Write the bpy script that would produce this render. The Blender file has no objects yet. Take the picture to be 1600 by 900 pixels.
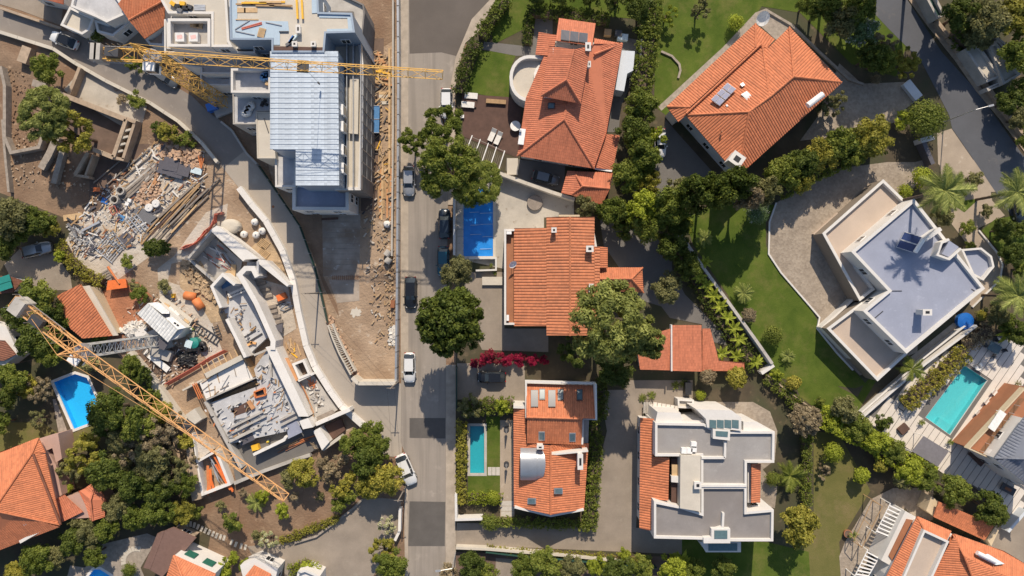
import bpy, bmesh, math, random
import numpy as np
from mathutils import Vector, Matrix
from mathutils.geometry import tessellate_polygon
R = math.radians
rng = random.Random(7)
SC = bpy.context.scene
COL = SC.collection
# ------------------------------------------------------------------ camera, sky, sun, exposure
CAM_H = 100.0
PPM = 1600 / 150.0            # photograph pixels per metre on the ground
cam_d = bpy.data.cameras.new('camera'); cam = bpy.data.objects.new('camera', cam_d); COL.objects.link(cam)
cam.location = (0, 0, CAM_H); cam_d.lens = 24; cam_d.sensor_width = 36; cam_d.clip_end = 2000
SC.camera = cam
SUN_EL, SUN_AZ = 41.0, 4.0    # sun stands up-picture, a little to the right
wd = bpy.data.worlds.new('World'); SC.world = wd; wd.use_nodes = True
nt = wd.node_tree; nt.nodes.clear()
wo = nt.nodes.new('ShaderNodeOutputWorld'); bg = nt.nodes.new('ShaderNodeBackground'); sk = nt.nodes.new('ShaderNodeTexSky')
sk.sky_type = 'NISHITA'; sk.sun_disc = False; sk.sun_elevation = R(SUN_EL); sk.sun_rotation = R(SUN_AZ)
bg.inputs[1].default_value = 0.12
nt.links.new(sk.outputs[0], bg.inputs[0]); nt.links.new(bg.outputs[0], wo.inputs[0])
sd = bpy.data.lights.new('sun', 'SUN'); sd.energy = 4.7; sd.angle = R(0.5); sd.color = (1.0, 0.87, 0.70)
sun = bpy.data.objects.new('sun', sd); COL.objects.link(sun)
sdir = Vector((math.sin(R(SUN_AZ)) * math.cos(R(SUN_EL)), math.cos(R(SUN_AZ)) * math.cos(R(SUN_EL)), math.sin(R(SUN_EL))))
sun.rotation_euler = sdir.to_track_quat('Z', 'Y').to_euler(); sun.location = (0, 60, 80)
SC.view_settings.view_transform = 'Standard'; SC.view_settings.look = 'None'
SC.view_settings.exposure = 0.15; SC.view_settings.gamma = 1
SC.cycles.max_bounces = 6; SC.cycles.diffuse_bounces = 3; SC.cycles.transparent_max_bounces = 8
SC.cycles.use_denoising = True

# ------------------------------------------------------------------ picture frames -> metres
FR = {'p': (0, 0, 1), 'z1': (0, 0, 3), 'z2': (350, 0, 3), 'z3': (0, 200, 3), 'z4': (300, 250, 3), 'z5': (0, 430, 3), 'z6': (250, 430, 3),
      'z7': (0, 600, 3), 'z8': (350, 600, 3), 'r1': (650, 0, 3), 'r2': (950, 0, 3), 'r3': (1250, 0, 3.434), 'r4': (650, 270, 3),
      'r5': (950, 300, 3), 'r6': (1200, 250, 3), 'r7': (650, 560, 2.648), 'r8': (950, 560, 2.648), 'r9': (1200, 500, 2.25),
      's1': (90, 210, 4.615), 's2': (280, 330, 6), 's3': (290, 500, 6), 's4': (400, 520, 6), 's5': (280, 640, 5.625), 's6': (180, 450, 7.088),
      's7': (250, 0, 6), 's8': (520, 60, 7.5)}
def px(f, x, y):
    a, b, s = FR[f]
    return a + x / s, b + y / s
def W(f, x, y, h=0.0):
    """ground position of what the photograph shows at this pixel when it stands h metres high"""
    u, v = px(f, x, y); k = (CAM_H - h) / CAM_H / PPM
    return Vector(((u - 800) * k, (450 - v) * k, h))
def WP(f, pts, h=0.0):
    return [W(f, p[0], p[1], p[2] if len(p) > 2 else h) for p in pts]
def P2(f, pts, h=0.0):
    return [(v.x, v.y) for v in WP(f, pts, h)]

def area2(p):
    return sum(p[i][0] * p[(i + 1) % len(p)][1] - p[(i + 1) % len(p)][0] * p[i][1] for i in range(len(p))) / 2
def ccw(p):
    p = [(q[0], q[1]) for q in p]
    return p if area2(p) > 0 else p[::-1]
def offset(poly, d):
    """inset a ccw outline by d metres (mitred)"""
    p = ccw(poly); n = len(p); out = []
    for i in range(n):
        a, b, c = Vector(p[i - 1]), Vector(p[i]), Vector(p[(i + 1) % n])
        e1 = (b - a).normalized(); e2 = (c - b).normalized()
        n1 = Vector((-e1.y, e1.x)); n2 = Vector((-e2.y, e2.x))
        m = n1 + n2
        k = m.dot(n1)
        m = m / k if abs(k) > 0.15 else n1
        if m.length > 3: m = m.normalized() * 3
        out.append((b.x + m.x * d, b.y + m.y * d))
    return out

# ------------------------------------------------------------------ objects
ORG = {}
def thing(name, label, cat, loc=(0, 0, 0), group=None, rz=0.0):
    o = bpy.data.objects.new(name, None); COL.objects.link(o)
    o.location = loc; o.rotation_euler = (0, 0, rz); o.empty_display_size = 0.3
    tag(o, label, cat, group); ORG[o.name] = Vector(loc)
    return o
def tag(o, label, cat=None, group=None):
    o['label'] = label
    if cat: o['category'] = cat
    if group: o['group'] = group
    return o
def structure(o): o['kind'] = 'structure'; return o
def stuff(o): o['kind'] = 'stuff'; return o
def copy_tree(o, parent=None):
    c = o.copy(); COL.objects.link(c); c.parent = parent
    for ch in o.children: copy_tree(ch, c)
    return c

class MB:
    def __init__(s): s.v = []; s.f = []; s.uv = {}
    def add(s, vs, fs):
        b = len(s.v); s.v += [tuple(v) for v in vs]; s.f += [tuple(i + b for i in f) for f in fs]; return s
    def prism(s, pts, z0, z1, bottom=False):
        p = ccw(pts); n = len(p)
        fs = [tuple(range(n, 2 * n))] + [(i, (i + 1) % n, n + (i + 1) % n, n + i) for i in range(n)]
        if bottom: fs.append(tuple(range(n - 1, -1, -1)))
        return s.add([(x, y, z0) for x, y in p] + [(x, y, z1) for x, y in p], fs)
    def ring(s, pts, w, z0, z1, zi=None):
        """hollow wall ring: outer sides, top band of width w, inner sides down to zi"""
        p = ccw(pts); q = offset(p, w); n = len(p); zi = z0 if zi is None else zi
        vs = [(x, y, z0) for x, y in p] + [(x, y, z1) for x, y in p] + [(x, y, z1) for x, y in q] + [(x, y, zi) for x, y in q]
        fs = []
        for i in range(n):
            j = (i + 1) % n
            fs += [(i, j, n + j, n + i), (n + i, n + j, 2 * n + j, 2 * n + i), (2 * n + i, 2 * n + j, 3 * n + j, 3 * n + i)]
        return s.add(vs, fs)
    def box(s, c, l, w, h, ang=0.0, z0=None):
        """box centred at c (x, y), l along ang, from z0 up h"""
        z = c[2] if z0 is None else z0
        ca, sa = math.cos(ang), math.sin(ang)
        pts = [(c[0] + ca * x - sa * y, c[1] + sa * x + ca * y) for x, y in ((-l / 2, -w / 2), (l / 2, -w / 2), (l / 2, w / 2), (-l / 2, w / 2))]
        return s.prism(pts, z, z + h, True)
    def bar(s, a, b, r, r2=None, n=4):
        a, b = Vector(a), Vector(b); d = b - a
        if d.length < 1e-5: return s
        d.normalize(); u = d.orthogonal().normalized() if abs(d.z) > .98 else d.cross(Vector((0, 0, 1))).normalized(); w = d.cross(u)
        r2 = r if r2 is None else r2; vs = []
        for c, q in ((a, r), (b, r2)):
            for i in range(n):
                t = 2 * math.pi * (i + .5) / n
                vs.append(c + (u * math.cos(t) + w * math.sin(t)) * q)
        fs = [(i, (i + 1) % n, n + (i + 1) % n, n + i) for i in range(n)] + [tuple(range(n - 1, -1, -1)), tuple(range(n, 2 * n))]
        return s.add(vs, fs)
    def path(s, pts, r, n=6):
        for i in range(len(pts) - 1): s.bar(pts[i], pts[i + 1], r, r, n)
        return s
    def strip(s, pts, w, z0, z1, z1b=None):
        """wall along a polyline, mitred, w wide"""
        P = [Vector((p[0], p[1])) for p in pts]; n = len(P); L = []; Q = []
        for i in range(n):
            d1 = (P[i] - P[i - 1]).normalized() if i else (P[1] - P[0]).normalized()
            d2 = (P[i + 1] - P[i]).normalized() if i < n - 1 else d1
            m = Vector((-d1.y, d1.x)) + Vector((-d2.y, d2.x)); m.normalize()
            k = max(.35, m.dot(Vector((-d1.y, d1.x))))
            L.append(P[i] + m * w / 2 / k); Q.append(P[i] - m * w / 2 / k)
        ring = L + Q[::-1]
        return s.prism([(v.x, v.y) for v in ring], z0, z1, True)
    def build(s, name, mat, parent=None, smooth=False, local=False, uv=None, loc=None):
        me = bpy.data.meshes.new(name)
        off = Vector((0, 0, 0)) if (parent is None or local) else ORG.get(parent.name, Vector((0, 0, 0)))
        if loc is not None: off = Vector(loc)
        me.from_pydata([(v[0] - off.x, v[1] - off.y, v[2] - off.z) for v in s.v], [], s.f)
        me.validate(clean_customdata=False); me.update()
        o = bpy.data.objects.new(name, me); COL.objects.link(o); me.materials.append(M(mat))
        if loc is not None: o.location = loc
        if parent is not None: o.parent = parent; ORG[o.name] = off
        if smooth: me.polygons.foreach_set('use_smooth', [True] * len(me.polygons))
        return o

# ------------------------------------------------------------------ materials (procedural)
MATS = {}
def M(m): return MATS[m] if isinstance(m, str) else m
class NT:
    def __init__(s, name):
        s.m = bpy.data.materials.new(name); s.m.use_nodes = True; s.t = s.m.node_tree; s.n = s.t.nodes
        s.b = s.n['Principled BSDF']; s.out = s.n['Material Output']
        MATS[name] = s.m
    def new(s, t, **k):
        x = s.n.new(t)
        for a, v in k.items():
            if isinstance(v, tuple) and v and v[0] == 'in': continue
            setattr(x, a, v)
        return x
    def link(s, a, b): s.t.links.new(a, b)
    def coord(s): return s.new('ShaderNodeNewGeometry').outputs['Position']
    def noise(s, scale, detail=4, vec=None, rough=.6):
        x = s.new('ShaderNodeTexNoise'); x.inputs['Scale'].default_value = scale; x.inputs['Detail'].default_value = detail
        x.inputs['Roughness'].default_value = rough
        s.link(vec if vec is not None else s.coord(), x.inputs['Vector']); return x.outputs['Fac']
    def ramp(s, fac, stops):
        x = s.new('ShaderNodeValToRGB'); e = x.color_ramp.elements
        while len(e) < len(stops): e.new(.5)
        for i, (p, c) in enumerate(stops): e[i].position = p; e[i].color = (*c, 1) if len(c) == 3 else c
        s.link(fac, x.inputs['Fac']); return x.outputs['Color']
    def mix(s, fac, a, b, mode='MIX'):
        x = s.new('ShaderNodeMix'); x.data_type = 'RGBA'; x.blend_type = mode
        for k, v in (('Factor', fac), ('A', a), ('B', b)):
            i = [q for q in x.inputs if q.name == k and q.type == ('VALUE' if k == 'Factor' else 'RGBA')][0]
            if hasattr(v, 'is_output'): s.link(v, i)
            elif k == 'Factor': i.default_value = v
            else: i.default_value = (*v, 1)
        return [q for q in x.outputs if q.type == 'RGBA'][0]
    def math(s, op, a, b=0.0):
        x = s.new('ShaderNodeMath', operation=op)
        for i, v in enumerate((a, b)):
            if hasattr(v, 'is_output'): s.link(v, x.inputs[i])
            else: x.inputs[i].default_value = v
        return x.outputs[0]
    def bump(s, h, strength=.4, dist=.05):
        x = s.new('ShaderNodeBump'); x.inputs['Strength'].default_value = strength; x.inputs['Distance'].default_value = dist
        s.link(h, x.inputs['Height']); s.link(x.outputs[0], s.b.inputs['Normal'])
    def color(s, c):
        if hasattr(c, 'is_output'): s.link(c, s.b.inputs['Base Color'])
        else: s.b.inputs['Base Color'].default_value = (*c, 1)
def sc(c, k): return tuple(min(1, x * k) for x in c)
def surf(name, c, rough=.85, var=.25, scale=.6, fine=6.0, spot=None, metal=0.0, bump=.3, c2=None, dist=.03):
    """plain weathered surface: two noises of colour, fine relief; c2 is a second tint in large blotches"""
    t = NT(name); n1 = t.noise(scale, 5); n2 = t.noise(fine, 3)
    a = t.ramp(n1, [(.3, sc(c, 1 - var)), (.7, sc(c, 1 + var))])
    if c2 is not None: a = t.mix(t.ramp(t.noise(scale * .45, 4), [(.45, (0, 0, 0)), (.62, (1, 1, 1))]), a, c2)
    a = t.mix(t.math('MULTIPLY', n2, .55), a, sc(c, .62))
    if spot is not None: a = t.mix(t.ramp(t.noise(scale * 2.3, 6), [(.6, (0, 0, 0)), (.72, (1, 1, 1))]), a, spot)
    t.color(a); t.b.inputs['Roughness'].default_value = rough; t.b.inputs['Metallic'].default_value = metal
    if bump: t.bump(n2, bump, dist)
    return t
def streaked(name, c, k=.2):
    t = surf(name, c, var=.13, scale=.18, fine=9, spot=sc(c, 1.18), bump=.2); src = t.b.inputs['Base Color'].links[0].from_socket
    m = t.new('ShaderNodeVectorMath', operation='MULTIPLY'); t.link(t.coord(), m.inputs[0]); m.inputs[1].default_value = (1.3, .05, 1)
    a = t.mix(t.ramp(t.noise(1, 4, m.outputs[0]), [(.45, (0, 0, 0)), (.65, (.6, .6, .6))]), src, sc(c, .62)); t.color(a)
def plain(name, c, rough=.5, metal=0.0):
    t = NT(name); n = t.noise(3, 3); t.color(t.ramp(n, [(.3, sc(c, .88)), (.7, sc(c, 1.08))]))
    t.b.inputs['Roughness'].default_value = rough; t.b.inputs['Metallic'].default_value = metal; return t

surf('soil', (.25, .165, .105), var=.35, scale=.3, fine=3, spot=(.38, .27, .18), c2=(.21, .12, .07), bump=.8, dist=.12)
surf('asphalt_mid', (.25, .22, .195), var=.13, scale=.25, fine=8, spot=(.29, .26, .225), bump=.2)
surf('site_soil', (.39, .28, .19), var=.3, scale=.3, fine=2.5, spot=(.52, .44, .35), c2=(.27, .18, .115), bump=.9, dist=.15)
surf('sand_earth', (.46, .33, .20), var=.28, scale=.5, fine=3, spot=(.60, .46, .30), bump=.8, dist=.15)
surf('red_earth', (.40, .17, .09), var=.3, scale=.5, fine=3, bump=.8, dist=.15)
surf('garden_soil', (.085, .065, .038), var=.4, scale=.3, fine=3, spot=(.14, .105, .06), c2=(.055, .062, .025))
surf('dark_earth', (.15, .10, .075), var=.35, scale=.4, fine=3, spot=(.16, .11, .08))
surf('site_pale', (.50, .43, .35), var=.25, scale=.5, fine=3, spot=(.34, .24, .17), c2=(.58, .53, .47), bump=.8, dist=.12)
streaked('asphalt_old', (.31, .27, .23))
surf('asphalt_brown', (.125, .105, .09), var=.15, scale=.2, fine=9, bump=.2)
surf('asphalt_patch', (.115, .104, .095), var=.15, scale=.5, fine=9, bump=.2)
surf('asphalt_blue', (.10, .105, .12), var=.15, scale=.2, fine=9, spot=(.13, .125, .125), bump=.2)
surf('concrete_road', (.40, .35, .295), var=.12, scale=.2, fine=8, spot=(.40, .36, .31), bump=.2)
surf('driveway', (.30, .25, .20), var=.18, scale=.35, fine=5, spot=(.30, .26, .21), bump=.3)
surf('lane_gray', (.165, .155, .145), var=.15, scale=.3, fine=6, bump=.3)
surf('paving_tan', (.40, .325, .25), var=.15, scale=.4, fine=7, spot=(.46, .39, .31))
surf('paving_stain', (.46, .42, .36), var=.2, scale=.35, fine=5, spot=(.22, .17, .12))
surf('kerb', (.42, .355, .285), var=.2, scale=.9, fine=7)
surf('concrete', (.46, .43, .39), var=.2, scale=.6, fine=6, spot=(.33, .30, .27))
surf('concrete_blue', (.50, .50, .51), var=.2, scale=.6, fine=5, spot=(.55, .55, .55))
surf('concrete_white', (.74, .71, .67), var=.08, scale=.5, fine=7, spot=(.55, .52, .48))
surf('concrete_cream', (.58, .53, .45), var=.1, scale=.4, fine=7, spot=(.50, .45, .38))
surf('wall_white', (.69, .665, .63), var=.06, scale=.5, fine=5, bump=.12)
surf('wall_bluewhite', (.62, .66, .70), var=.06, scale=.5, fine=5, bump=.12)
surf('wall_cream', (.62, .50, .34), var=.08, scale=.5, fine=5, bump=.12)
surf('wall_pink', (.50, .32, .26), var=.1, scale=.5, fine=5, bump=.12)
surf('wall_shade_tan', (.27, .225, .18), var=.08, scale=.5, fine=5, bump=.12)  # shadow on the villa's lower walls is put into this colour
surf('wall_shade_gray', (.19, .175, .165), var=.25, scale=.6, fine=5)  # shade below the street-side ledge painted into the bare wall tone
surf('pad', (.36, .30, .245), var=.3, scale=.5, fine=4, spot=(.48, .45, .41), c2=(.24, .165, .11))
surf('wall_old', (.42, .32, .23), var=.25, scale=1.2, fine=5, spot=(.25, .19, .14))
surf('stone', (.34, .29, .24), var=.3, scale=2, fine=6)
surf('deck_blue', (.315, .34, .43), var=.08, spot=(.345, .37, .455), scale=.5, fine=4, bump=.08, rough=.6)
surf('deck_gray', (.33, .315, .305), spot=(.37, .355, .34), var=.14, scale=.35, fine=5, bump=.12, c2=(.29, .27, .26))
surf('deck_gray_dark', (.265, .245, .235), var=.16, scale=.35, fine=5, bump=.12, c2=(.22, .20, .19))
surf('terrace_pink', (.52, .42, .34), var=.08, scale=.4, fine=9)
surf('terrace_orange', (.36, .15, .075), var=.15, scale=.6, fine=8)
surf('membrane', (.42, .53, .63), var=.06, scale=.5, fine=5, bump=.1, rough=.55)
surf('metal_wall', (.30, .37, .46), var=.06, scale=.5, fine=5, bump=.05, rough=.45, metal=.2)
surf('metal_white', (.62, .68, .76), var=.04, scale=.6, fine=4, bump=.05, rough=.5)
surf('shed_white', (.72, .72, .70), var=.05, scale=.6, fine=4, bump=.05, rough=.5)
surf('zinc', (.40, .42, .45), var=.08, scale=.6, fine=4, bump=.05, rough=.4, metal=.4)
surf('gray_sheet', (.20, .215, .25), var=.08, scale=.5, fine=5, rough=.6, bump=.1)
surf('wood', (.42, .27, .14), var=.25, scale=2, fine=12)
surf('wood_pale', (.58, .40, .22), var=.2, scale=2, fine=12)
surf('wood_orange', (.55, .28, .13), var=.2, scale=1.5, fine=12)
surf('wood_gray', (.26, .22, .185), var=.25, scale=2, fine=12)
surf('wood_dark', (.11, .06, .045), var=.25, scale=1, fine=8)
surf('deck_board', (.70, .64, .57), var=.08, scale=.9, fine=10)
surf('bark', (.12, .085, .06), var=.3, scale=3, fine=10)
surf('rubble_mix', (.50, .33, .22), var=.35, scale=3, fine=9, spot=(.62, .55, .48))
surf('rubble_gray', (.42, .40, .38), var=.35, scale=3, fine=9)
surf('stone_white', (.68, .65, .6), var=.12, scale=3, fine=9)
plain('orange_plastic', (.72, .17, .04)); plain('orange_board', (.60, .19, .06), .7); plain('red_mesh', (.55, .15, .10), .7)
plain('crane_yellow', (.68, .40, .10), .6); plain('crane_orange', (.70, .38, .155), .6); plain('crane_gray', (.45, .45, .44), .5, .2)
plain('steel', (.42, .43, .44), .4, .6); plain('steel_dark', (.07, .07, .075), .5, .3); plain('rust', (.28, .11, .05), .8)
plain('black', (.02, .02, .022), .5); plain('rubber', (.022, .022, .022), .8); plain('white', (.78, .77, .75), .5); plain('cushion', (.70, .68, .64), .9)
plain('blue_tarp', (.03, .16, .50), .45); plain('blue_steel', (.09, .23, .45), .4); plain('green_fence', (.025, .075, .06), .6)
plain('green_teal', (.02, .22, .19), .5); plain('pale_sheet', (.55, .66, .70), .5); plain('solar', (.025, .045, .13), .15); plain('solar_pale', (.22, .23, .33), .3); plain('solar_dark', (.03, .035, .055), .2)
plain('alu', (.60, .61, .62), .35, .5); plain('dark_panel', (.10, .095, .11), .5); plain('brown_fabric', (.10, .05, .035), .9)
plain('gray_fabric', (.15, .15, .16), .9); plain('terracotta_pot', (.38, .16, .08), .8); plain('yellow_paint', (.75, .42, .03), .5); plain('shutter_green', (.02, .12, .085), .6)
plain('skin', (.50, .30, .2), .6); plain('hivis', (.62, .75, .08), .7); plain('trousers', (.03, .035, .06), .9); plain('skylight_glass', (.10, .15, .17), .12)
plain('glass_blue', (.10, .165, .18), .12); plain('window_glass', (.025, .032, .04), .08); plain('sack_white', (.66, .65, .63), .9); plain('sack_print', (.70, .45, .42), .9)
plain('shingle_brown', (.17, .10, .08), .8); plain('lamp_metal', (.50, .50, .50), .4, .5); plain('head_lamp', (.8, .8, .8), .1); plain('tail_lamp', (.35, .01, .01), .2)
plain('canopy_gray', (.17, .16, .17), .9); plain('tile_gray', (.52, .48, .43), .8)

def tile_mat(name, c, weather=.25, dark=(.16, .06, .035)):
    t = NT(name); uv = t.new('ShaderNodeUVMap'); uv.uv_map = 'uv'
    fl = t.new('ShaderNodeVectorMath', operation='FLOOR'); t.link(uv.outputs[0], fl.inputs[0])
    wn = t.new('ShaderNodeTexWhiteNoise'); wn.noise_dimensions = '2D'; t.link(fl.outputs[0], wn.inputs['Vector'])
    a = t.ramp(wn.outputs['Value'], [(0, sc(c, .86)), (.5, c), (1, sc(c, 1.12))])
    n = t.noise(.55, 6, rough=.7); a = t.mix(t.math('MULTIPLY', t.ramp(n, [(.48, (0, 0, 0)), (.7, (1, 1, 1))]), weather), a, dark)
    n2 = t.noise(6, 4); a = t.mix(t.math('MULTIPLY', n2, weather * .8), a, sc(dark, 1.3))
    vm = t.new('ShaderNodeVectorMath', operation='MULTIPLY'); t.link(uv.outputs[0], vm.inputs[0]); vm.inputs[1].default_value = (.45, .05, 1)
    a = t.mix(t.math('MULTIPLY', t.ramp(t.noise(1, 5, vm.outputs[0]), [(.5, (0, 0, 0)), (.72, (1, 1, 1))]), weather * 1.3), a, dark)
    sp = t.new('ShaderNodeSeparateXYZ'); t.link(uv.outputs[0], sp.inputs[0]); fr = t.math('FRACT', sp.outputs['Y'])
    t.bump(fr, .5, .05)
    t.color(a); t.b.inputs['Roughness'].default_value = .8
tile_mat('tile_orange', (.53, .18, .085), .25)
tile_mat('tile_bright', (.56, .19, .085), .2)
tile_mat('tile_old', (.52, .185, .085), .4, (.25, .105, .06))
tile_mat('tile_smooth', (.54, .18, .095), .18)
tile_mat('tile_brown', (.22, .085, .05), .3, (.10, .05, .035))
tile_mat('tile_sheet', (.43, .49, .56), .05, (.38, .44, .51))
tile_mat('tile_slate', (.16, .175, .215), .15, (.09, .1, .12))
tile_mat('tile_shed', (.70, .70, .68), .06, (.5, .5, .5))

def lawn_mat(name, c, c2, dry):
    t = NT(name); a = t.ramp(t.noise(.35, 5), [(.3, c), (.7, c2)]); n2 = t.noise(7, 3)
    a = t.mix(t.ramp(t.noise(.23, 6, rough=.75), [(.5, (0, 0, 0)), (.72, (.8, .8, .8))]), a, dry)
    a = t.mix(t.math('MULTIPLY', n2, .5), a, sc(c, .5)); t.color(a); t.bump(n2, .6, .06); t.b.inputs['Roughness'].default_value = .95
    t.b.inputs['Specular IOR Level'].default_value = .15
lawn_mat('lawn', (.06, .10, .014), (.125, .165, .028), (.20, .18, .06))
lawn_mat('lawn_dry', (.13, .13, .04), (.19, .17, .06), (.26, .19, .10))

def water_mat(name, tint, rough=.03):
    t = NT(name); n = t.n; tr = t.new('ShaderNodeBsdfTransparent'); tr.inputs[0].default_value = (*tint, 1)
    gl = t.new('ShaderNodeBsdfGlossy'); gl.inputs['Roughness'].default_value = rough
    b = t.new('ShaderNodeBump'); b.inputs['Strength'].default_value = .15; t.link(t.noise(2.5, 3), b.inputs['Height']); t.link(b.outputs[0], gl.inputs['Normal'])
    mx = t.new('ShaderNodeMixShader'); mx.inputs[0].default_value = .035; t.link(tr.outputs[0], mx.inputs[1]); t.link(gl.outputs[0], mx.inputs[2])
    t.link(mx.outputs[0], t.out.inputs[0])
water_mat('water', (.80, .98, .99)); water_mat('water_teal', (.75, .95, .97)); water_mat('water_blue', (.75, .95, .99))
t = NT('glass_pane'); tr = t.new('ShaderNodeBsdfTransparent'); tr.inputs[0].default_value = (.75, .85, .86, 1)
gl = t.new('ShaderNodeBsdfGlossy'); gl.inputs['Roughness'].default_value = .03; mx = t.new('ShaderNodeMixShader'); mx.inputs[0].default_value = .06
t.link(tr.outputs[0], mx.inputs[1]); t.link(gl.outputs[0], mx.inputs[2]); t.link(mx.outputs[0], t.out.inputs[0])
def pool_tile(name, c):
    t = NT(name); b = t.new('ShaderNodeTexBrick'); b.offset = 0; b.inputs['Scale'].default_value = 3
    b.inputs['Color1'].default_value = (*c, 1); b.inputs['Color2'].default_value = (*sc(c, 1.08), 1); b.inputs['Mortar'].default_value = (*sc(c, .85), 1)
    b.inputs['Brick Width'].default_value = .5; b.inputs['Row Height'].default_value = .5
    t.link(t.coord(), b.inputs['Vector']); t.color(b.outputs[0]); t.b.inputs['Roughness'].default_value = .4
pool_tile('pool_turq', (.13, .53, .56)); pool_tile('pool_blue', (.04, .50, .90)); pool_tile('pool_teal', (.05, .40, .46))
t = NT('pool_cover'); c = t.coord(); n = t.noise(.8, 4)
a = t.ramp(n, [(.3, (.015, .20, .62)), (.7, (.03, .27, .74))]); t.color(a); t.b.inputs['Roughness'].default_value = .28; t.bump(t.noise(1.4, 4), .5, .12)
t = NT('cobble'); v = t.new('ShaderNodeTexVoronoi'); v.inputs['Scale'].default_value = 3.2; t.link(t.coord(), v.inputs['Vector'])
a = t.ramp(t.noise(.4, 5), [(.3, (.26, .215, .17)), (.7, (.37, .31, .245))]); bw_ = t.new('ShaderNodeRGBToBW'); t.link(v.outputs['Color'], bw_.inputs[0]); a = t.mix(.3, a, t.ramp(bw_.outputs[0], [(.2, (.2, .2, .2)), (.8, (.7, .7, .7))]), 'SOFT_LIGHT'); t.color(a)
t.bump(v.outputs['Distance'], .6, .05); t.b.inputs['Roughness'].default_value = .9

def leaf_mat(name, c, c2, back=.42, flower=None):
    c, c2 = sc(c, 2.3), sc(c2, 2.3)
    t = NT(name); at = t.new('ShaderNodeAttribute'); at.attribute_name = 'tint'; oi = t.new('ShaderNodeObjectInfo')
    f = t.math('ADD', t.math('MULTIPLY', at.outputs['Fac'], .75), t.math('MULTIPLY', oi.outputs['Random'], .25))
    st = [(0, sc(c, .72)), (.45, c), (.85, c2), (1, sc(c2, 1.25))]
    if flower: st = [(0, c), (.45, c2), (.62, sc(c2, 1.15)), (.66, flower)]
    a = t.ramp(f, st); t.color(a); t.b.inputs['Roughness'].default_value = .6; t.b.inputs['Specular IOR Level'].default_value = .25
    tl = t.new('ShaderNodeBsdfTranslucent'); t.link(a, tl.inputs[0]); mx = t.new('ShaderNodeMixShader'); mx.inputs[0].default_value = back
    t.link(t.b.outputs[0], mx.inputs[1]); t.link(tl.outputs[0], mx.inputs[2]); t.link(mx.outputs[0], t.out.inputs[0])
leaf_mat('leaf_dark', (.040, .055, .010), (.090, .105, .020))
leaf_mat('leaf_mid', (.062, .080, .013), (.135, .145, .028))
leaf_mat('leaf_yellow', (.125, .120, .020), (.23, .20, .038))
leaf_mat('leaf_lime', (.115, .135, .014), (.22, .24, .030))
leaf_mat('leaf_olive', (.085, .085, .034), (.16, .15, .062))
leaf_mat('leaf_dry', (.13, .105, .065), (.24, .195, .12))
leaf_mat('leaf_pine', (.085, .098, .026), (.17, .18, .052))
leaf_mat('leaf_blossom', (.08, .10, .04), (.20, .20, .10), flower=(.70, .66, .52))
leaf_mat('leaf_whitefl', (.045, .075, .03), (.085, .12, .05), flower=(.65, .66, .60))
leaf_mat('leaf_magenta', (.03, .03, .010), (.13, .006, .022), flower=(.36, .010, .06))
leaf_mat('leaf_palm', (.10, .12, .03), (.22, .23, .07))

# ------------------------------------------------------------------ shared builders
ZL = [0]
def sheet(name, f, pts, mat, z, holes=(), label=None, parent=None):
    """flat ground sheet with real holes"""
    ZL[0] += 1; z += .00012 * ZL[0] if f else 0
    outer = [Vector((x, y, 0)) for x, y in ccw(P2(f, pts) if f else pts)]
    loops = [outer] + [[Vector((x, y, 0)) for x, y in ccw(h)[::-1]] for h in holes]
    flat = [v for l in loops for v in l]; tris = tessellate_polygon(loops)
    b = MB(); b.v = [(v.x, v.y, z) for v in flat]; b.f = []
    for t3 in tris:
        a = area2([(flat[i].x, flat[i].y) for i in t3])
        b.f.append(tuple(t3) if a > 0 else tuple(t3)[::-1])
    o = b.build(name, mat, parent)
    if parent is None: structure(o)
    return o
def clip(poly, ax, val, keep):
    out = []; n = len(poly)
    for i in range(n):
        a, b = poly[i], poly[(i + 1) % n]; da = (a[ax] - val) * keep; db = (b[ax] - val) * keep
        if da >= 0: out.append(a)
        if (da > 0 and db < 0) or (da < 0 and db > 0):
            k = da / (da - db); out.append((a[0] + (b[0] - a[0]) * k, a[1] + (b[1] - a[1]) * k))
    return out
PROF = (0.0, .85, 1.0, .85)
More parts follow.
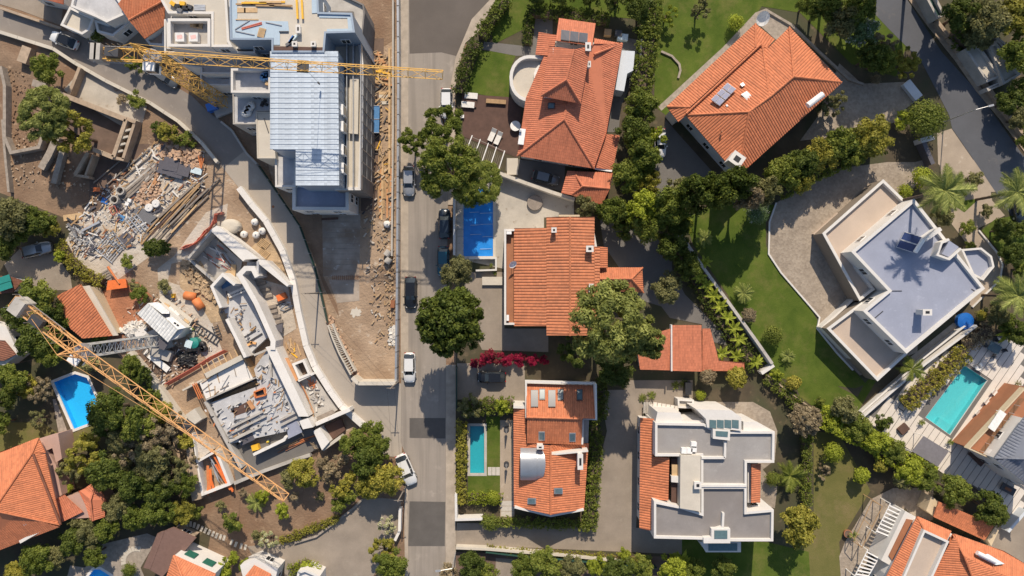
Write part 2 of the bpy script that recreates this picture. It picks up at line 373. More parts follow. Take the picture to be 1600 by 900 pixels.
def tiles(pts3, mat, parent, rib=.30, amp=.055, name='roof_slope', down=None, thick=.14, vlen=.42, label=None):
    """one roof slope of ribbed tile courses running down the fall line"""
    p = [Vector(v) for v in pts3]; n = Vector((0, 0, 0))
    for i in range(len(p)):
        a, b = p[i], p[(i + 1) % len(p)]
        n += Vector(((a.y - b.y) * (a.z + b.z), (a.z - b.z) * (a.x + b.x), (a.x - b.x) * (a.y + b.y)))
    if n.z < 0: n = -n; p = p[::-1]
    n.normalize(); c = sum(p, Vector((0, 0, 0))) / len(p)
    d = Vector(down) if down is not None else Vector((n.x, n.y, 0))
    if d.length < .02: d = Vector((0, -1, 0))
    d = (d - n * d.dot(n)).normalized(); u = d.cross(n) * -1
    q = [((v - c).dot(u), (v - c).dot(d)) for v in p]
    b = MB(); uvs = []; st = rib / 4
    i0 = math.floor(min(x for x, _ in q) / st); i1 = math.ceil(max(x for x, _ in q) / st)
    def pr(x):
        k = x / st; i = math.floor(k + 1e-6); fr = min(1, max(0, k - i))
        return amp * (PROF[i % 4] * (1 - fr) + PROF[(i + 1) % 4] * fr)
    for i in range(i0, i1):
        g = clip(clip(q, 0, i * st, 1), 0, (i + 1) * st, -1)
        if len(g) < 3 or abs(area2(g)) < 1e-5: continue
        base = len(b.v)
        for (x, y) in g:
            b.v.append(tuple(c + u * x + d * y + n * pr(x))); uvs.append((x / rib, y / vlen))
        fc = tuple(range(base, base + len(g)))
        va = [Vector(b.v[k]) for k in fc]; nn = Vector((0, 0, 0))
        for k in range(len(va)):
            a2, b2 = va[k], va[(k + 1) % len(va)]; nn += a2.cross(b2)
        if nn.z < 0: fc = fc[::-1]
        b.f.append(fc)
    m = len(p); base = len(b.v)
    for v in p: b.v.append((v.x, v.y, v.z + amp * .4)); uvs.append((0, 0))
    for v in p: b.v.append((v.x, v.y, v.z - thick)); uvs.append((0, .5))
    b.f += [(base + m + i, base + m + (i + 1) % m, base + (i + 1) % m, base + i) for i in range(m)]
    b.f.append(tuple(base + m + i for i in range(m))[::-1])
    off = ORG.get(parent.name, Vector((0, 0, 0))) if parent is not None else Vector((0, 0, 0))
    me = bpy.data.meshes.new(name); me.from_pydata([(v[0] - off.x, v[1] - off.y, v[2] - off.z) for v in b.v], [], b.f)
    l = me.uv_layers.new(name='uv'); vi = np.empty(len(me.loops), dtype=np.int32); me.loops.foreach_get('vertex_index', vi)
    l.data.foreach_set('uv', np.array(uvs, dtype=np.float32)[vi].ravel()); me.update()
    o = bpy.data.objects.new(name, me); COL.objects.link(o); me.materials.append(M(mat)); o.parent = parent
    if parent is not None: ORG[o.name] = off
    return o
def ridge(a, b, mat, parent, r=.16):
    a, b = Vector(a), Vector(b); L = (b - a).length; n = max(1, int(L / .42)); mb = MB(); d = (b - a) / n
    for i in range(n): mb.bar(a + d * i + Vector((0, 0, .05)), a + d * (i + 1.06) + Vector((0, 0, .05)), r, r * .85, 6)
    o = mb.build('ridge_cap', mat, parent); me = o.data; l = me.uv_layers.new(name='uv')
    uv = []
    for pl in me.polygons:
        for k in pl.loop_indices: uv += [pl.index // 8 + .5, .5]
    l.data.foreach_set('uv', uv); return o
def facing(a, b):
    """outward normal of ccw edge a->b and whether it looks towards the camera's foot"""
    e = Vector((b[0] - a[0], b[1] - a[1])); n = Vector((e.y, -e.x)).normalized(); m = Vector(((a[0] + b[0]) / 2, (a[1] + b[1]) / 2))
    return n, m.dot(n) < -1.0
def windows(root, pts, z, step=3.4, w=1.2, h=1.3, z0=1.0, storey=2.8, skip=()):
    p = ccw(pts); n = len(p)
    for i in range(n):
        a, b = p[i], p[(i + 1) % n]; nn, ok = facing(a, b); L = math.dist(a, b)
        if not ok or L < 2.6 or i in skip: continue
        k = max(1, int(L / step)); ang = math.atan2(b[1] - a[1], b[0] - a[0])
        zz = z0
        while zz + h < z - .15:
            for j in range(k):
                t = (j + .5) / k; c = (a[0] + (b[0] - a[0]) * t + nn.x * .02, a[1] + (b[1] - a[1]) * t + nn.y * .02)
                fr = MB(); fr.box((c[0], c[1], zz), w, .10, h, ang); o = fr.build('window', 'white', root)
                g = MB()
                for s_ in (-1, 1):
                    x = s_ * w * .235; g.box((c[0] + math.cos(ang) * x + nn.x * .03, c[1] + math.sin(ang) * x + nn.y * .03, zz + .08), w * .40, .06, h - .16, ang)
                g.build('pane', 'window_glass', o)
            zz += storey
def walls(root, f, pts, h, inset=.45, mat='wall_white', z0=0.0, win=True, name='wall'):
    p = offset(P2(f, pts, h), inset); b = MB(); b.prism(p, z0, h - .1); o = b.build(name, mat, root)
    if win: windows(root, p, h, z0=z0 + .9)
    return p
def flat_block(root, f, pts, h, deck='deck_gray', wall='wall_white', pw=.32, ph=.45, z0=0.0, win=True, wname='wall', step=3.4, cap=None):
    p = ccw(P2(f, pts, h)); b = MB(); b.ring(p, pw, z0, h, h - ph - .05); b.build(wname, wall, root)
    if cap: b = MB(); b.ring(offset(p, -.04), pw + .08, h - .12, h + .03, h - ph); b.build('coping', cap, root)
    d = MB(); q = offset(p, pw - .02); d.add([(x, y, h - ph) for x, y in q], [tuple(range(len(q)))]); d.build('roof_deck', deck, root)
    if win: windows(root, p, h - ph, z0=z0 + .9, step=step)
    return p
def box_part(root, name, f, x, y, h, l, w, hh, ang, mat):
    """box with its top at height h, centred on the pixel; ang in picture degrees, clockwise"""
    c = W(f, x, y, h); b = MB(); b.box((c.x, c.y, h - hh), l, w, hh, -R(ang)); return b.build(name, mat, root)
def poly_part(root, name, f, pts, h, t, mat):
    b = MB(); b.prism(P2(f, pts, h), h - t, h, True); return b.build(name, mat, root)
def chimney(root, f, x, y, h, w=.7, l=.9, hh=1.4, ang=0, mat='wall_white'):
    c = W(f, x, y, h); b = MB(); b.box((c.x, c.y, h - hh), l, w, hh - .12, -R(ang)); o = b.build('chimney', mat, root)
    b = MB(); b.box((c.x, c.y, h - .12), l + .16, w + .16, .12, -R(ang)); b.build('chimney_cap', mat, o)
    b = MB(); b.box((c.x, c.y, h + .005), l * .5, w * .5, .02, -R(ang)); b.build('flue', 'black', o)
    return o
def skylight(root, f, pts, frame='steel_dark', glass='skylight_glass', name='skylight', lift=.12):
    p = WP(f, pts); c = sum(p, Vector((0, 0, 0))) / 4; b = MB()
    n = (p[1] - p[0]).cross(p[2] - p[0]).normalized(); n = n if n.z > 0 else -n
    def slab(q, z0, z1):
        m = MB(); vs = [v + n * z0 for v in q] + [v + n * z1 for v in q]
        m.add(vs, [(4, 5, 6, 7), (3, 2, 1, 0)] + [(i, (i + 1) % 4, 4 + (i + 1) % 4, 4 + i) for i in range(4)]); return m
    o = slab(p, -.05, lift).build(name, frame, root)
    q = [c + (v - c) * (.95 if 'solar' in name else .8) for v in p]; slab(q, .02, lift + .02).build('pane', glass, o)
    return o
# ------------------------------------------------------------------ vegetation templates
def leaf_cloud(name, cent, rad, n, size, seed, asp=1.6, jit=.42, up=.25, shell=(.55, 1.12)):
    """mesh of n leaf quads spread over the shells of many clumps (cent, rad arrays); tint attribute varies leaf by leaf"""
    g = np.random.default_rng(seed); k = len(cent); w = rad ** 2; w = w / w.sum()
    ci = g.choice(k, n, p=w); d = g.normal(size=(n, 3)); d[:, 2] = np.where(d[:, 2] < -.25, -d[:, 2], d[:, 2]) + up
    d /= np.linalg.norm(d, axis=1, keepdims=True)
    r = rad[ci] * g.uniform(*shell, n); p = cent[ci] + d * r[:, None] * np.array([1, 1, .8])
    nr = d + g.normal(scale=jit, size=(n, 3)); nr /= np.linalg.norm(nr, axis=1, keepdims=True)
    a = np.cross(nr, g.normal(size=(n, 3))); a /= np.linalg.norm(a, axis=1, keepdims=True); b = np.cross(nr, a)
    s = size * g.uniform(.65, 1.35, n)[:, None]; l = a * s * asp * .5; w_ = b * s * .5
    v = np.stack([p - l, p + w_ - l * .1, p + l, p - w_ - l * .1], 1).reshape(-1, 3)
    me = bpy.data.meshes.new(name); me.vertices.add(4 * n); me.loops.add(4 * n); me.polygons.add(n)
    me.vertices.foreach_set('co', v.astype(np.float32).ravel()); me.loops.foreach_set('vertex_index', np.arange(4 * n, dtype=np.int32))
    me.polygons.foreach_set('loop_start', np.arange(0, 4 * n, 4, dtype=np.int32)); me.update(calc_edges=True)
    tint = np.clip(g.uniform(0, 1, n) * .6 + g.uniform(0, 1, k)[ci] * .4, 0, 1)
    at = me.attributes.new('tint', 'FLOAT', 'FACE'); at.data.foreach_set('value', tint.astype(np.float32))
    return me
def clumps(kind, Rm, seed):
    g = np.random.default_rng(seed)
    if kind == 'B':      # broad crown
        k = {0: 16, 1: 38, 2: 80}[size_class(Rm)]
        d = g.normal(size=(k, 3)); d[:, 2] = np.abs(d[:, 2]) * .9 - .25; d /= np.linalg.norm(d, axis=1, keepdims=True)
        c = d * (Rm * g.uniform(.42, .80, k))[:, None]; r = Rm * g.uniform(*((.2, .34), (.15, .30), (.10, .24))[size_class(Rm)], k); c[:, 2] *= .85
        core = np.array([[0, 0, 0]]); return np.vstack([c, core]), np.append(r, Rm * .45)
    if kind == 'P':      # flat spreading pine in plates
        k = {0: 18, 1: 44, 2: 110}[size_class(Rm)]
        a = g.uniform(0, 2 * np.pi, k); q = np.sqrt(g.uniform(0.02, 1, k)) * Rm * .86
        c = np.stack([np.cos(a) * q, np.sin(a) * q, Rm * (.35 - .45 * (q / Rm) ** 2) + g.normal(scale=Rm * .08, size=k)], 1)
        return c, Rm * g.uniform(*((.12, .22), (.10, .20), (.09, .19))[size_class(Rm)], k)
    if kind == 'R':      # dense round shrub
        k = 14; d = g.normal(size=(k, 3)); d[:, 2] = np.abs(d[:, 2]) - .2; d /= np.linalg.norm(d, axis=1, keepdims=True)
        return np.vstack([d * Rm * .38, [[0, 0, 0]]]), np.append(Rm * g.uniform(.5, .62, k), Rm * .85)
    if kind == 'S':      # star: pointed sprays radiating outwards
        k = {0: 26, 1: 70, 2: 190}[size_class(Rm)]
        d = g.normal(size=(k, 3)); d[:, 2] = np.abs(d[:, 2]) * .8 - .1; d /= np.linalg.norm(d, axis=1, keepdims=True)
        c = d * (Rm * g.uniform(.55, .90, k))[:, None]; c[:, 2] *= .8
        return np.vstack([c, [[0, 0, 0]]]), np.append(Rm * g.uniform(.07, .15, k), Rm * .74)
    k = {0: 14, 1: 34, 2: 70}[size_class(Rm)]   # 'O' open, gappy crown
    a = g.uniform(0, 2 * np.pi, k); q = np.sqrt(g.uniform(.03, 1, k)) * Rm * .85
    c = np.stack([np.cos(a) * q, np.sin(a) * q, g.uniform(-.35, .45, k) * Rm], 1)
    return c, Rm * g.uniform(*((.14, .26), (.11, .22), (.09, .18))[size_class(Rm)], k)
def size_class(r): return 0 if r < 1.9 else (1 if r < 3.8 else 2)
BASE_R = (1.3, 2.8, 4.8)
LEAVES = {'B': (1300, 5200, 13000), 'P': (1800, 6500, 19000), 'R': (2200, 6400, 13000), 'S': (1800, 7000, 20000), 'O': (1100, 4000, 10000)}
LSIZE = {'B': (.15, .20, .24), 'P': (.11, .15, .16), 'R': (.12, .15, .18), 'S': (.14, .19, .22), 'O': (.13, .16, .18)}
ASP = {'B': 1.5, 'P': 3.0, 'R': 1.3, 'S': 2.2, 'O': 1.9}
TREE = {}
def tree_proto(kind, cls, var):
    key = (kind, cls, var)
    if key not in TREE:
        Rm = BASE_R[cls]; seed = hash(kind) % 97 if False else 'BPRSO'.index(kind) * 100 + cls * 10 + var + 3
        c, r = clumps(kind, Rm, seed); hc = Rm * (1.15 if kind != 'R' else .75)
        if kind == 'P': hc = Rm * 1.6
        c = c + np.array([0, 0, hc])
        cm = leaf_cloud('crown', c, r, LEAVES[kind][cls], LSIZE[kind][cls], seed, ASP[kind])
        t = MB(); g = random.Random(seed); tr = Rm * .055 + .03
        top = Vector((g.uniform(-.1, .1) * Rm, g.uniform(-.1, .1) * Rm, hc * .8)); t.bar((0, 0, -.15), top, tr * 1.25, tr * .7, 7)
        for i in range(min(14, len(c))):
            e = Vector(c[i]); m = top.lerp(e, .5) + Vector((0, 0, -.05 * Rm)); st = top * g.uniform(.55, 1)
            t.bar(st, m, tr * .5, tr * .35, 5); t.bar(m, e, tr * .35, tr * .12, 5)
        tm = bpy.data.meshes.new('trunk'); tm.from_pydata([tuple(v) for v in t.v], [], t.f); tm.update(); tm.materials.append(M('bark'))
        TREE[key] = (cm, tm, Rm, hc)
    return TREE[key]
NV = [0]
LEAFW = dict(leaf_dark='dark green', leaf_mid='mid green', leaf_yellow='yellow-green', leaf_lime='lime green', leaf_olive='grey-olive', leaf_dry='dry brownish', leaf_pine='pale green')
CM = {}
def tree(name, label, cat, x, y, r, kind='B', leaf='leaf_mid', f='p', tall=1.0, group=None, sy=1.0, rz=None, z=0.0):
    """tree or shrub whose crown shows at this pixel with this radius in pixels"""
    r = r / FR[f][2]; rm = r / PPM; cls = size_class(rm); NV[0] += 1
    if group and name != 'bougainvillea': label = ('small', 'rounded', 'large')[(r > 17) + (r > 27)] + ' ' + LEAFW[leaf] + ' ' + label.replace('dark ', '').replace('olive-green ', '').replace('dense ', '').replace('leafy ', '')
    cm, tm, Rm, hc = tree_proto(kind, cls, NV[0] % 3); s = rm / Rm; h = hc * s * tall + z
    s *= (CAM_H - h) / CAM_H; loc = W(f, x, y, h); loc.z = z
    o = thing(name, label, cat, loc, group, rz if rz is not None else (NV[0] * 2.39996) % 6.283); o.scale = (s, s * sy, s * tall)
    for nm, me in (('trunk', tm), ('crown', cm)):
        k = (id(me), leaf)
        if nm == 'crown':
            if k not in CM:
                m2 = me.copy() if me.materials else me
                m2.materials.clear(); m2.materials.append(M('leaf_' + leaf if not leaf.startswith('leaf') else leaf)); CM[k] = m2
            me = CM[k]
        c = bpy.data.objects.new(nm, me); COL.objects.link(c); c.parent = o
    return o
def hedge(name, label, f, pts, w, h, leaf='leaf_mid', dens=26, size=.2, group=None, cat='hedge', z0=0.0):
    """clipped or loose hedge along a polyline seen at its top"""
    P = WP(f, pts, h); L = sum((P[i + 1] - P[i]).length for i in range(len(P) - 1)); n = int(L * (w + 2 * h) * dens * 1.7); NV[0] += 1
    g = np.random.default_rng(NV[0]); loc = Vector((P[0].x, P[0].y, z0)); cs = []; rs = []
    step = min(w, h, 1.6) * .3
    for i in range(len(P) - 1):
        d = P[i + 1] - P[i]; l = d.length; d /= max(l, 1e-4); nn = Vector((-d.y, d.x, 0)); m = max(1, int(l / step))
        for j in range(m + 1):
            for q in np.arange(-.5, .51, max(.16, .5 * step / w)):
                b = P[i] + d * (l * j / m + g.uniform(-.25, .25)) + nn * (q * max(.1, w - .5) + g.uniform(-.2, .2)); rr = g.uniform(.18, .42)
                cs.append((b.x - loc.x, b.y - loc.y, h - rr * .8 + g.uniform(-.12, .1) * (1 + h * .5))); rs.append(rr)
                if abs(q) > .35: cs.append((b.x - loc.x, b.y - loc.y, h * g.uniform(.25, .7))); rs.append(rr)
    me = leaf_cloud('foliage', np.array(cs), np.array(rs), n, size * .8, NV[0] + 500, 1.5, .7)
    me.materials.append(M(leaf)); o = thing(name, label, cat, loc, group)
    c = bpy.data.objects.new('foliage', me); COL.objects.link(c); c.parent = o
    b = MB(); b.strip([(p.x, p.y) for p in P], max(.1, w * .45), z0, h * .7); b.build('branches', 'bark', o)
    return o
# ---- palms and broad-leaved plants: every frond is a part
def frond_mesh(L, w, droop, n, broad, seed, mat):
    g = random.Random(seed); mb = MB(); pts = []
    for i in range(n + 1):
        t = i / n; pts.append(Vector((L * t * (1 - .12 * droop * t), 0, L * (.42 * t - (.25 + .55 * droop) * t * t))))
    mb.path(pts, .025 * L / 2.2, 4)
    if broad:
        for i in range(n):
            t0, t1 = i / n, (i + 1) / n; w0 = w * math.sin(math.pi * (.12 + .88 * t0)) ** .7 if t0 < 1 else 0; w1 = w * max(0, math.sin(math.pi * min(1, .12 + .88 * t1))) ** .7
            for s in (-1, 1):
                b = len(mb.v); mb.v += [tuple(pts[i]), tuple(pts[i + 1]), tuple(pts[i + 1] + Vector((0, s * w1, w1 * .35))), tuple(pts[i] + Vector((0, s * w0, w0 * .35)))]
                mb.f.append((b, b + 1, b + 2, b + 3))
    else:
        m = n * 3
        for i in range(2, m):
            t = i / m; k = min(n - 1, int(t * n)); p = pts[k].lerp(pts[k + 1], t * n - k); ll = w * (math.sin(math.pi * (.15 + .8 * t)) + .15)
            for s in (-1, 1):
                e = p + Vector((ll * .65, s * ll * .75, -ll * (.15 + .4 * g.random()))); b = len(mb.v); dx = Vector((.05 * L / 2.2, 0, 0))
                mb.v += [tuple(p - dx), tuple(p + dx), tuple(e)]; mb.f.append((b, b + 1, b + 2))
    me = bpy.data.meshes.new('frond'); me.from_pydata(mb.v, [], mb.f); me.update(); me.materials.append(M(mat))
    at = me.attributes.new('tint', 'FLOAT', 'FACE'); at.data.foreach_set('value', [g.uniform(.2, .9) for _ in me.polygons]); return me
FROND = {}
def palm(name, label, x, y, r, f='p', trunk=6.0, n=22, leaf='leaf_palm', broad=False, group=None, cat='palm tree', part='frond', w=None):
    r = r / FR[f][2]; h = trunk; L = r / PPM * (CAM_H - h) / CAM_H; loc = W(f, x, y, h); loc.z = 0; NV[0] += 1; g = random.Random(NV[0])
    o = thing(name, label, cat, loc, group); b = MB(); rt = max(.06, min(.2, L * .08)); k = 6
    for i in range(k): b.bar((0, 0, trunk * i / k - (.1 if i == 0 else 0)), (0, 0, trunk * (i + 1) / k), rt * 1.1, rt * .9, 8)
    b.build('trunk', 'bark', o, local=True)
    for i in range(n):
        key = (broad, leaf, i % 3)
        if key not in FROND: FROND[key] = frond_mesh(2.2, (.34 if broad else .55) if w is None else w, (.2, .6, 1.0)[i % 3], 8, broad, i, leaf)
        c = bpy.data.objects.new(part, FROND[key]); COL.objects.link(c); c.parent = o; c.location = (0, 0, trunk)
        s = L / 2.1 * g.uniform(.8, 1.08); c.scale = (s, s, s); c.rotation_euler = (0, g.uniform(-.55, .15), i * 2.39996 + g.uniform(-.2, .2))
    return o
# ------------------------------------------------------------------ car template
def loft(secs, mb=None, close=True):
    mb = mb or MB(); n = len(secs[0]); b = len(mb.v)
    for s in secs: mb.v += [tuple(v) for v in s]
    for i in range(len(secs) - 1):
        for j in range(n - 1): mb.f.append((b + i * n + j, b + i * n + j + 1, b + (i + 1) * n + j + 1, b + (i + 1) * n + j))
    if close:
        mb.f.append(tuple(b + j for j in range(n))[::-1]); mb.f.append(tuple(b + (len(secs) - 1) * n + j for j in range(n)))
    return mb
def make_car(name, van=False):
    o = thing(name, 'x', 'car'); L = 4.4 if not van else 5.0; hw = .88 if not van else .95
    def sec(x, w, zt, zs):   # body cross-section: sill, belt, shoulder, top
        return [(x, -w * .93, .22), (x, -w, .45), (x, -w * .98, zs), (x, -w * .82, zt), (x, 0, zt + .03), (x, w * .82, zt), (x, w * .98, zs), (x, w, .45), (x, w * .93, .22)]
    h = L / 2
    S = [(-h, .52, .58, .48), (-h + .05, .70, .72, .60), (-h + .16, .86, .86, .74), (-h + .6, .97, .95, .84), (-.6, 1, .97, .88), (.5, 1, .96, .88), (h - 1.1, .99, .93, .84), (h - .4, .93, .80, .68), (h - .16, .82, .71, .58), (h - .04, .66, .62, .50), (h, .48, .56, .46)]
    b = loft([sec(x, w * hw, a, c) for x, w, a, c in S]); body = b.build('body', 'car_white', o, True, True)
    rx0, rx1 = (-h + .55, .45) if not van else (-h + .1, 1.1); zt = 1.46 if not van else 1.9
    fx = h - 1.15 if not van else h - .75; bx = -h + .22 if not van else -h + .05
    lo = lambda x, w: [(x, -w, .90), (x, w, .90)]
    g = MB()   # glass house: belt ring to roof ring
    belt = [(bx, -.70 * hw / .88), (bx, .70 * hw / .88), (bx + .5, .80 * hw / .88), (0, .83 * hw / .88), (fx - .4, .78 * hw / .88), (fx, .62 * hw / .88), (fx, -.62 * hw / .88), (fx - .4, -.78 * hw / .88), (0, -.83 * hw / .88), (bx + .5, -.80 * hw / .88)]
    rx = (fx + bx) / 2; roof = []
    for x, y in belt:
        tx = max(rx0 + .28, min(rx1, x)); roof.append((tx, y * .80))
    n = len(belt); vs = [(x, y, .93) for x, y in belt] + [(x, y, zt - .04) for x, y in roof]
    g.add(vs, [(i, (i + 1) % n, n + (i + 1) % n, n + i) for i in range(n)] + [tuple(range(n, 2 * n))]); g.build('window', 'window_glass', o, False, True)
    r = MB(); q = [(x, y * .97) for x, y in roof]; r.prism([(x, y) for i, (x, y) in enumerate(q) if i == 0 or (x, y) != q[i - 1]], zt - .045, zt, True); r.build('roof', 'car_white', o, False, True)
    p = MB()   # pillars
    for i in (2, 3, 8, 9): p.bar((*belt[i], .93), (*roof[i], zt - .03), .035)
    for i in (5, 6): p.bar((*belt[i], .93), (*roof[i], zt - .03), .04)
    p.build('pillar', 'car_white', o, False, True)
    for sx in (-1, 1):
        for sy in (-1, 1):
            m = MB(); m.bar((sx * L * .30, sy * (hw - .2), .32), (sx * L * .30, sy * (hw - .0), .32), .32, .32, 14); w = m.build('wheel', 'rubber', o, False, True)
            m = MB(); m.bar((sx * L * .30, sy * (hw - .02), .32), (sx * L * .30, sy * (hw + .012), .32), .19, .17, 10); m.build('rim', 'alu', w, False, True)
    for sy in (-1, 1):
        m = MB(); m.box((h - .24, sy * .56 * hw / .88, .62), .22, .20, .1, sy * -.5); m.build('headlight', 'head_lamp', o, False, True)
        m = MB(); m.box((-h + .07, sy * .60 * hw / .88, .62), .14, .26, .14, sy * .2); m.build('tail_light', 'tail_lamp', o, False, True)
        m = MB(); m.box((fx - .45, sy * (hw + .06), .93), .14, .2, .13, 0); m.build('mirror', 'car_white', o, False, True)
    m = MB(); m.box((h + .005, 0, .36), .03, .9, .1, 0); m.build('grille', 'black', o, False, True)
    return o
def paint(name, c, rough=.22, metal=.1):
    t = NT(name); t.color(c); t.b.inputs['Roughness'].default_value = rough; t.b.inputs['Metallic'].default_value = metal; t.b.inputs['Coat Weight'].default_value = .6
paint('car_white', (.72, .72, .71)); paint('car_silver', (.42, .43, .44), .3, .5); paint('car_black', (.012, .013, .015)); paint('car_navy', (.018, .028, .042))
paint('car_teal', (.012, .085, .12)); paint('car_gray', (.12, .13, .14), .3, .4); paint('car_dark', (.03, .032, .036)); paint('car_blue', (.02, .14, .50))
CARS = {}
def car(label, x, y, heading, col, van=False, f='p', scale=1.0, group=None, name='parked_car', cat='car', top=None):
    """heading: picture degrees clockwise from picture right"""
    if van not in CARS: CARS[van] = make_car(name, van); o = CARS[van]
    else: o = copy_tree(CARS[van]); o.name = name
    c = W(f, x, y, 1.2 if not van else 1.6); o.location = (c.x, c.y, .085); o.rotation_euler = (0, 0, -R(heading)); o.scale = (scale,) * 3
    tag(o, label, cat, group)
    for ch in o.children:
        if ch.name.split('.')[0] in ('body', 'roof', 'pillar', 'mirror'):
            ch.material_slots[0].link = 'OBJECT'; ch.material_slots[0].material = M(top if top and ch.name.startswith('roof') else col)
    return o
# ------------------------------------------------------------------ lattice work for cranes
def truss(mb, a, b, w, hgt, n, r=.06, tri=False, taper=1.0, rb=None):
    a, b = Vector(a), Vector(b); d = (b - a).normalized()
    u = Vector((1, 0, 0)) if abs(d.z) > .9 else d.cross(Vector((0, 0, 1))).normalized(); v = u.cross(d) if abs(d.z) > .9 else Vector((0, 0, 1)); rb = rb or r * .55
    cor = [(-.5, -.5), (.5, -.5), (.5, .5), (-.5, .5)] if not tri else [(-.5, 0), (.5, 0), (0, 1)]
    def ring(t):
        k = 1 + (taper - 1) * t; return [a.lerp(b, t) + u * (x * w * k) + v * (y * hgt * k) for x, y in cor]
    rs = [ring(i / n) for i in range(n + 1)]; m = len(cor)
    for j in range(m): mb.bar(rs[0][j], rs[n][j], r, r)
    for i in range(n + 1):
        for j in range(m): mb.bar(rs[i][j], rs[i][(j + 1) % m], rb)
        if i < n:
            for j in range(m):
                if i % 2: mb.bar(rs[i][j], rs[i + 1][(j + 1) % m], rb)
                else: mb.bar(rs[i][(j + 1) % m], rs[i + 1][j], rb)
    return mb
def in_strip(x, a, b): return max(a, min(b, x))
# ------------------------------------------------------------------ person (one continuous skin) for the workers
def person(label, f, x, y, z0, facing_deg, group=None, vest='hivis', helmet='white', bend=0.0):
    c = W(f, x, y, z0 + 1.6); o = thing('person', label, 'person', (c.x, c.y, z0), group, R(facing_deg))
    J = {'pel': (0, 0, .93), 'chest': (bend * .5, 0, 1.25), 'neck': (bend, 0, 1.45), 'head': (bend * 1.15, 0, 1.56), 'crown': (bend * 1.2, 0, 1.72),
         'ls': (bend * .85, .17, 1.40), 'le': (.10 + bend, .27, 1.14), 'lw': (.32 + bend, .22, 1.06), 'lh': (.42 + bend, .20, 1.07),
         'rs': (bend * .85, -.17, 1.40), 're': (.04 + bend, -.28, 1.13), 'rw': (.16 + bend, -.30, .90), 'rh': (.20 + bend, -.30, .81),
         'lk': (.10, .10, .50), 'la': (.02, .11, .08), 'lt': (.17, .12, .04), 'lp': (.0, .09, .88),
         'rk': (-.02, -.10, .50), 'ra': (-.16, -.11, .08), 'rt': (-.01, -.12, .04), 'rp': (0, -.09, .88)}
    E = [('pel', 'chest'), ('chest', 'neck'), ('neck', 'head'), ('head', 'crown'), ('neck', 'ls'), ('ls', 'le'), ('le', 'lw'), ('lw', 'lh'), ('neck', 'rs'), ('rs', 're'), ('re', 'rw'), ('rw', 'rh'),
         ('pel', 'lp'), ('lp', 'lk'), ('lk', 'la'), ('la', 'lt'), ('pel', 'rp'), ('rp', 'rk'), ('rk', 'ra'), ('ra', 'rt')]
    RAD = {'pel': .15, 'chest': .16, 'neck': .065, 'head': .095, 'crown': .075, 'ls': .075, 'rs': .075, 'le': .05, 're': .05, 'lw': .035, 'rw': .035, 'lh': .04, 'rh': .04, 'lp': .10, 'rp': .10, 'lk': .065, 'rk': .065, 'la': .045, 'ra': .045, 'lt': .04, 'rt': .04}
    ks = list(J); me = bpy.data.meshes.new('body'); me.from_pydata([J[k] for k in ks], [(ks.index(a), ks.index(b)) for a, b in E], [])
    b = bpy.data.objects.new('body', me); COL.objects.link(b); b.parent = o; me.materials.append(M('trousers'))
    sk_ = b.modifiers.new('skin', 'SKIN'); lay = me.skin_vertices[0] if me.skin_vertices else None
    if lay is None:
        bm = bmesh.new(); bm.from_mesh(me); bm.verts.layers.skin.verify(); bm.to_mesh(me); bm.free(); lay = me.skin_vertices[0]
    for i, k in enumerate(ks): lay.data[i].radius = (RAD[k], RAD[k]); lay.data[i].use_root = (k == 'pel')
    b.modifiers.new('sub', 'SUBSURF').levels = 1
    v = MB(); v.bar((0, 0, .95), (bend * .5, 0, 1.25), .19, .215, 10); v.bar((bend * .5, 0, 1.25), (bend * .9, 0, 1.44), .215, .13, 10); v.build('vest', vest, o, True, True)
    h = MB()
    for i in range(4):
        a0, a1 = i * math.pi / 8, (i + 1) * math.pi / 8
        h.bar((bend * 1.18, 0, 1.66 + .12 * math.sin(a0)), (bend * 1.18, 0, 1.66 + .12 * math.sin(a1)), .13 * math.cos(a0), max(.01, .13 * math.cos(a1)), 12)
    h.bar((bend * 1.18 + .04, 0, 1.65), (bend * 1.18 + .04, 0, 1.665), .155, .15, 12); h.build('helmet', helmet, o, True, True)
    return o
# ================================================================== THE SETTING
POOLS = {  # outline seen at ground level (frame, points)
    'cover': ('r4', [(218, 72), (362, 72), (362, 392), (218, 392)]), 'left': ('z5', [(250, 502), (352, 462), (408, 480), (458, 590), (430, 690), (346, 722)]),
    'teal': ('r7', [(223, 279), (283, 279), (283, 476), (223, 476)]), 'turq': ('r9', [(690, 158), (772, 212), (640, 405), (552, 342)]), 'small': ('z7', [(415, 900), (440, 868), (470, 868), (520, 900), (520, 940), (415, 940)])}
HOLE = {k: ccw(P2(f, p)) for k, (f, p) in POOLS.items()}
allh = list(HOLE.values())
sheet('ground', None, [(-400, -400), (400, -400), (400, 400), (-400, 400)], 'soil', 0.0, allh)
Z = lambda k: .009 * k
# right-hand gardens, dark soil under the planting
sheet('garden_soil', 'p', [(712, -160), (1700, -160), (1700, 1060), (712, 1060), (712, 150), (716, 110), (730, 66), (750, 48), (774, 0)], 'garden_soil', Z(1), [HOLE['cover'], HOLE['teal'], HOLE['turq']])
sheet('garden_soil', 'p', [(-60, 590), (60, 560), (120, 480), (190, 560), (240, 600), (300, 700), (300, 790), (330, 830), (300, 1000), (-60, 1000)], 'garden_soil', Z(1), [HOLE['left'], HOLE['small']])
sheet('garden_soil', 'p', [(-80, 270), (100, 340), (170, 440), (190, 520), (120, 478), (60, 560), (-80, 590)], 'garden_soil', Z(2))
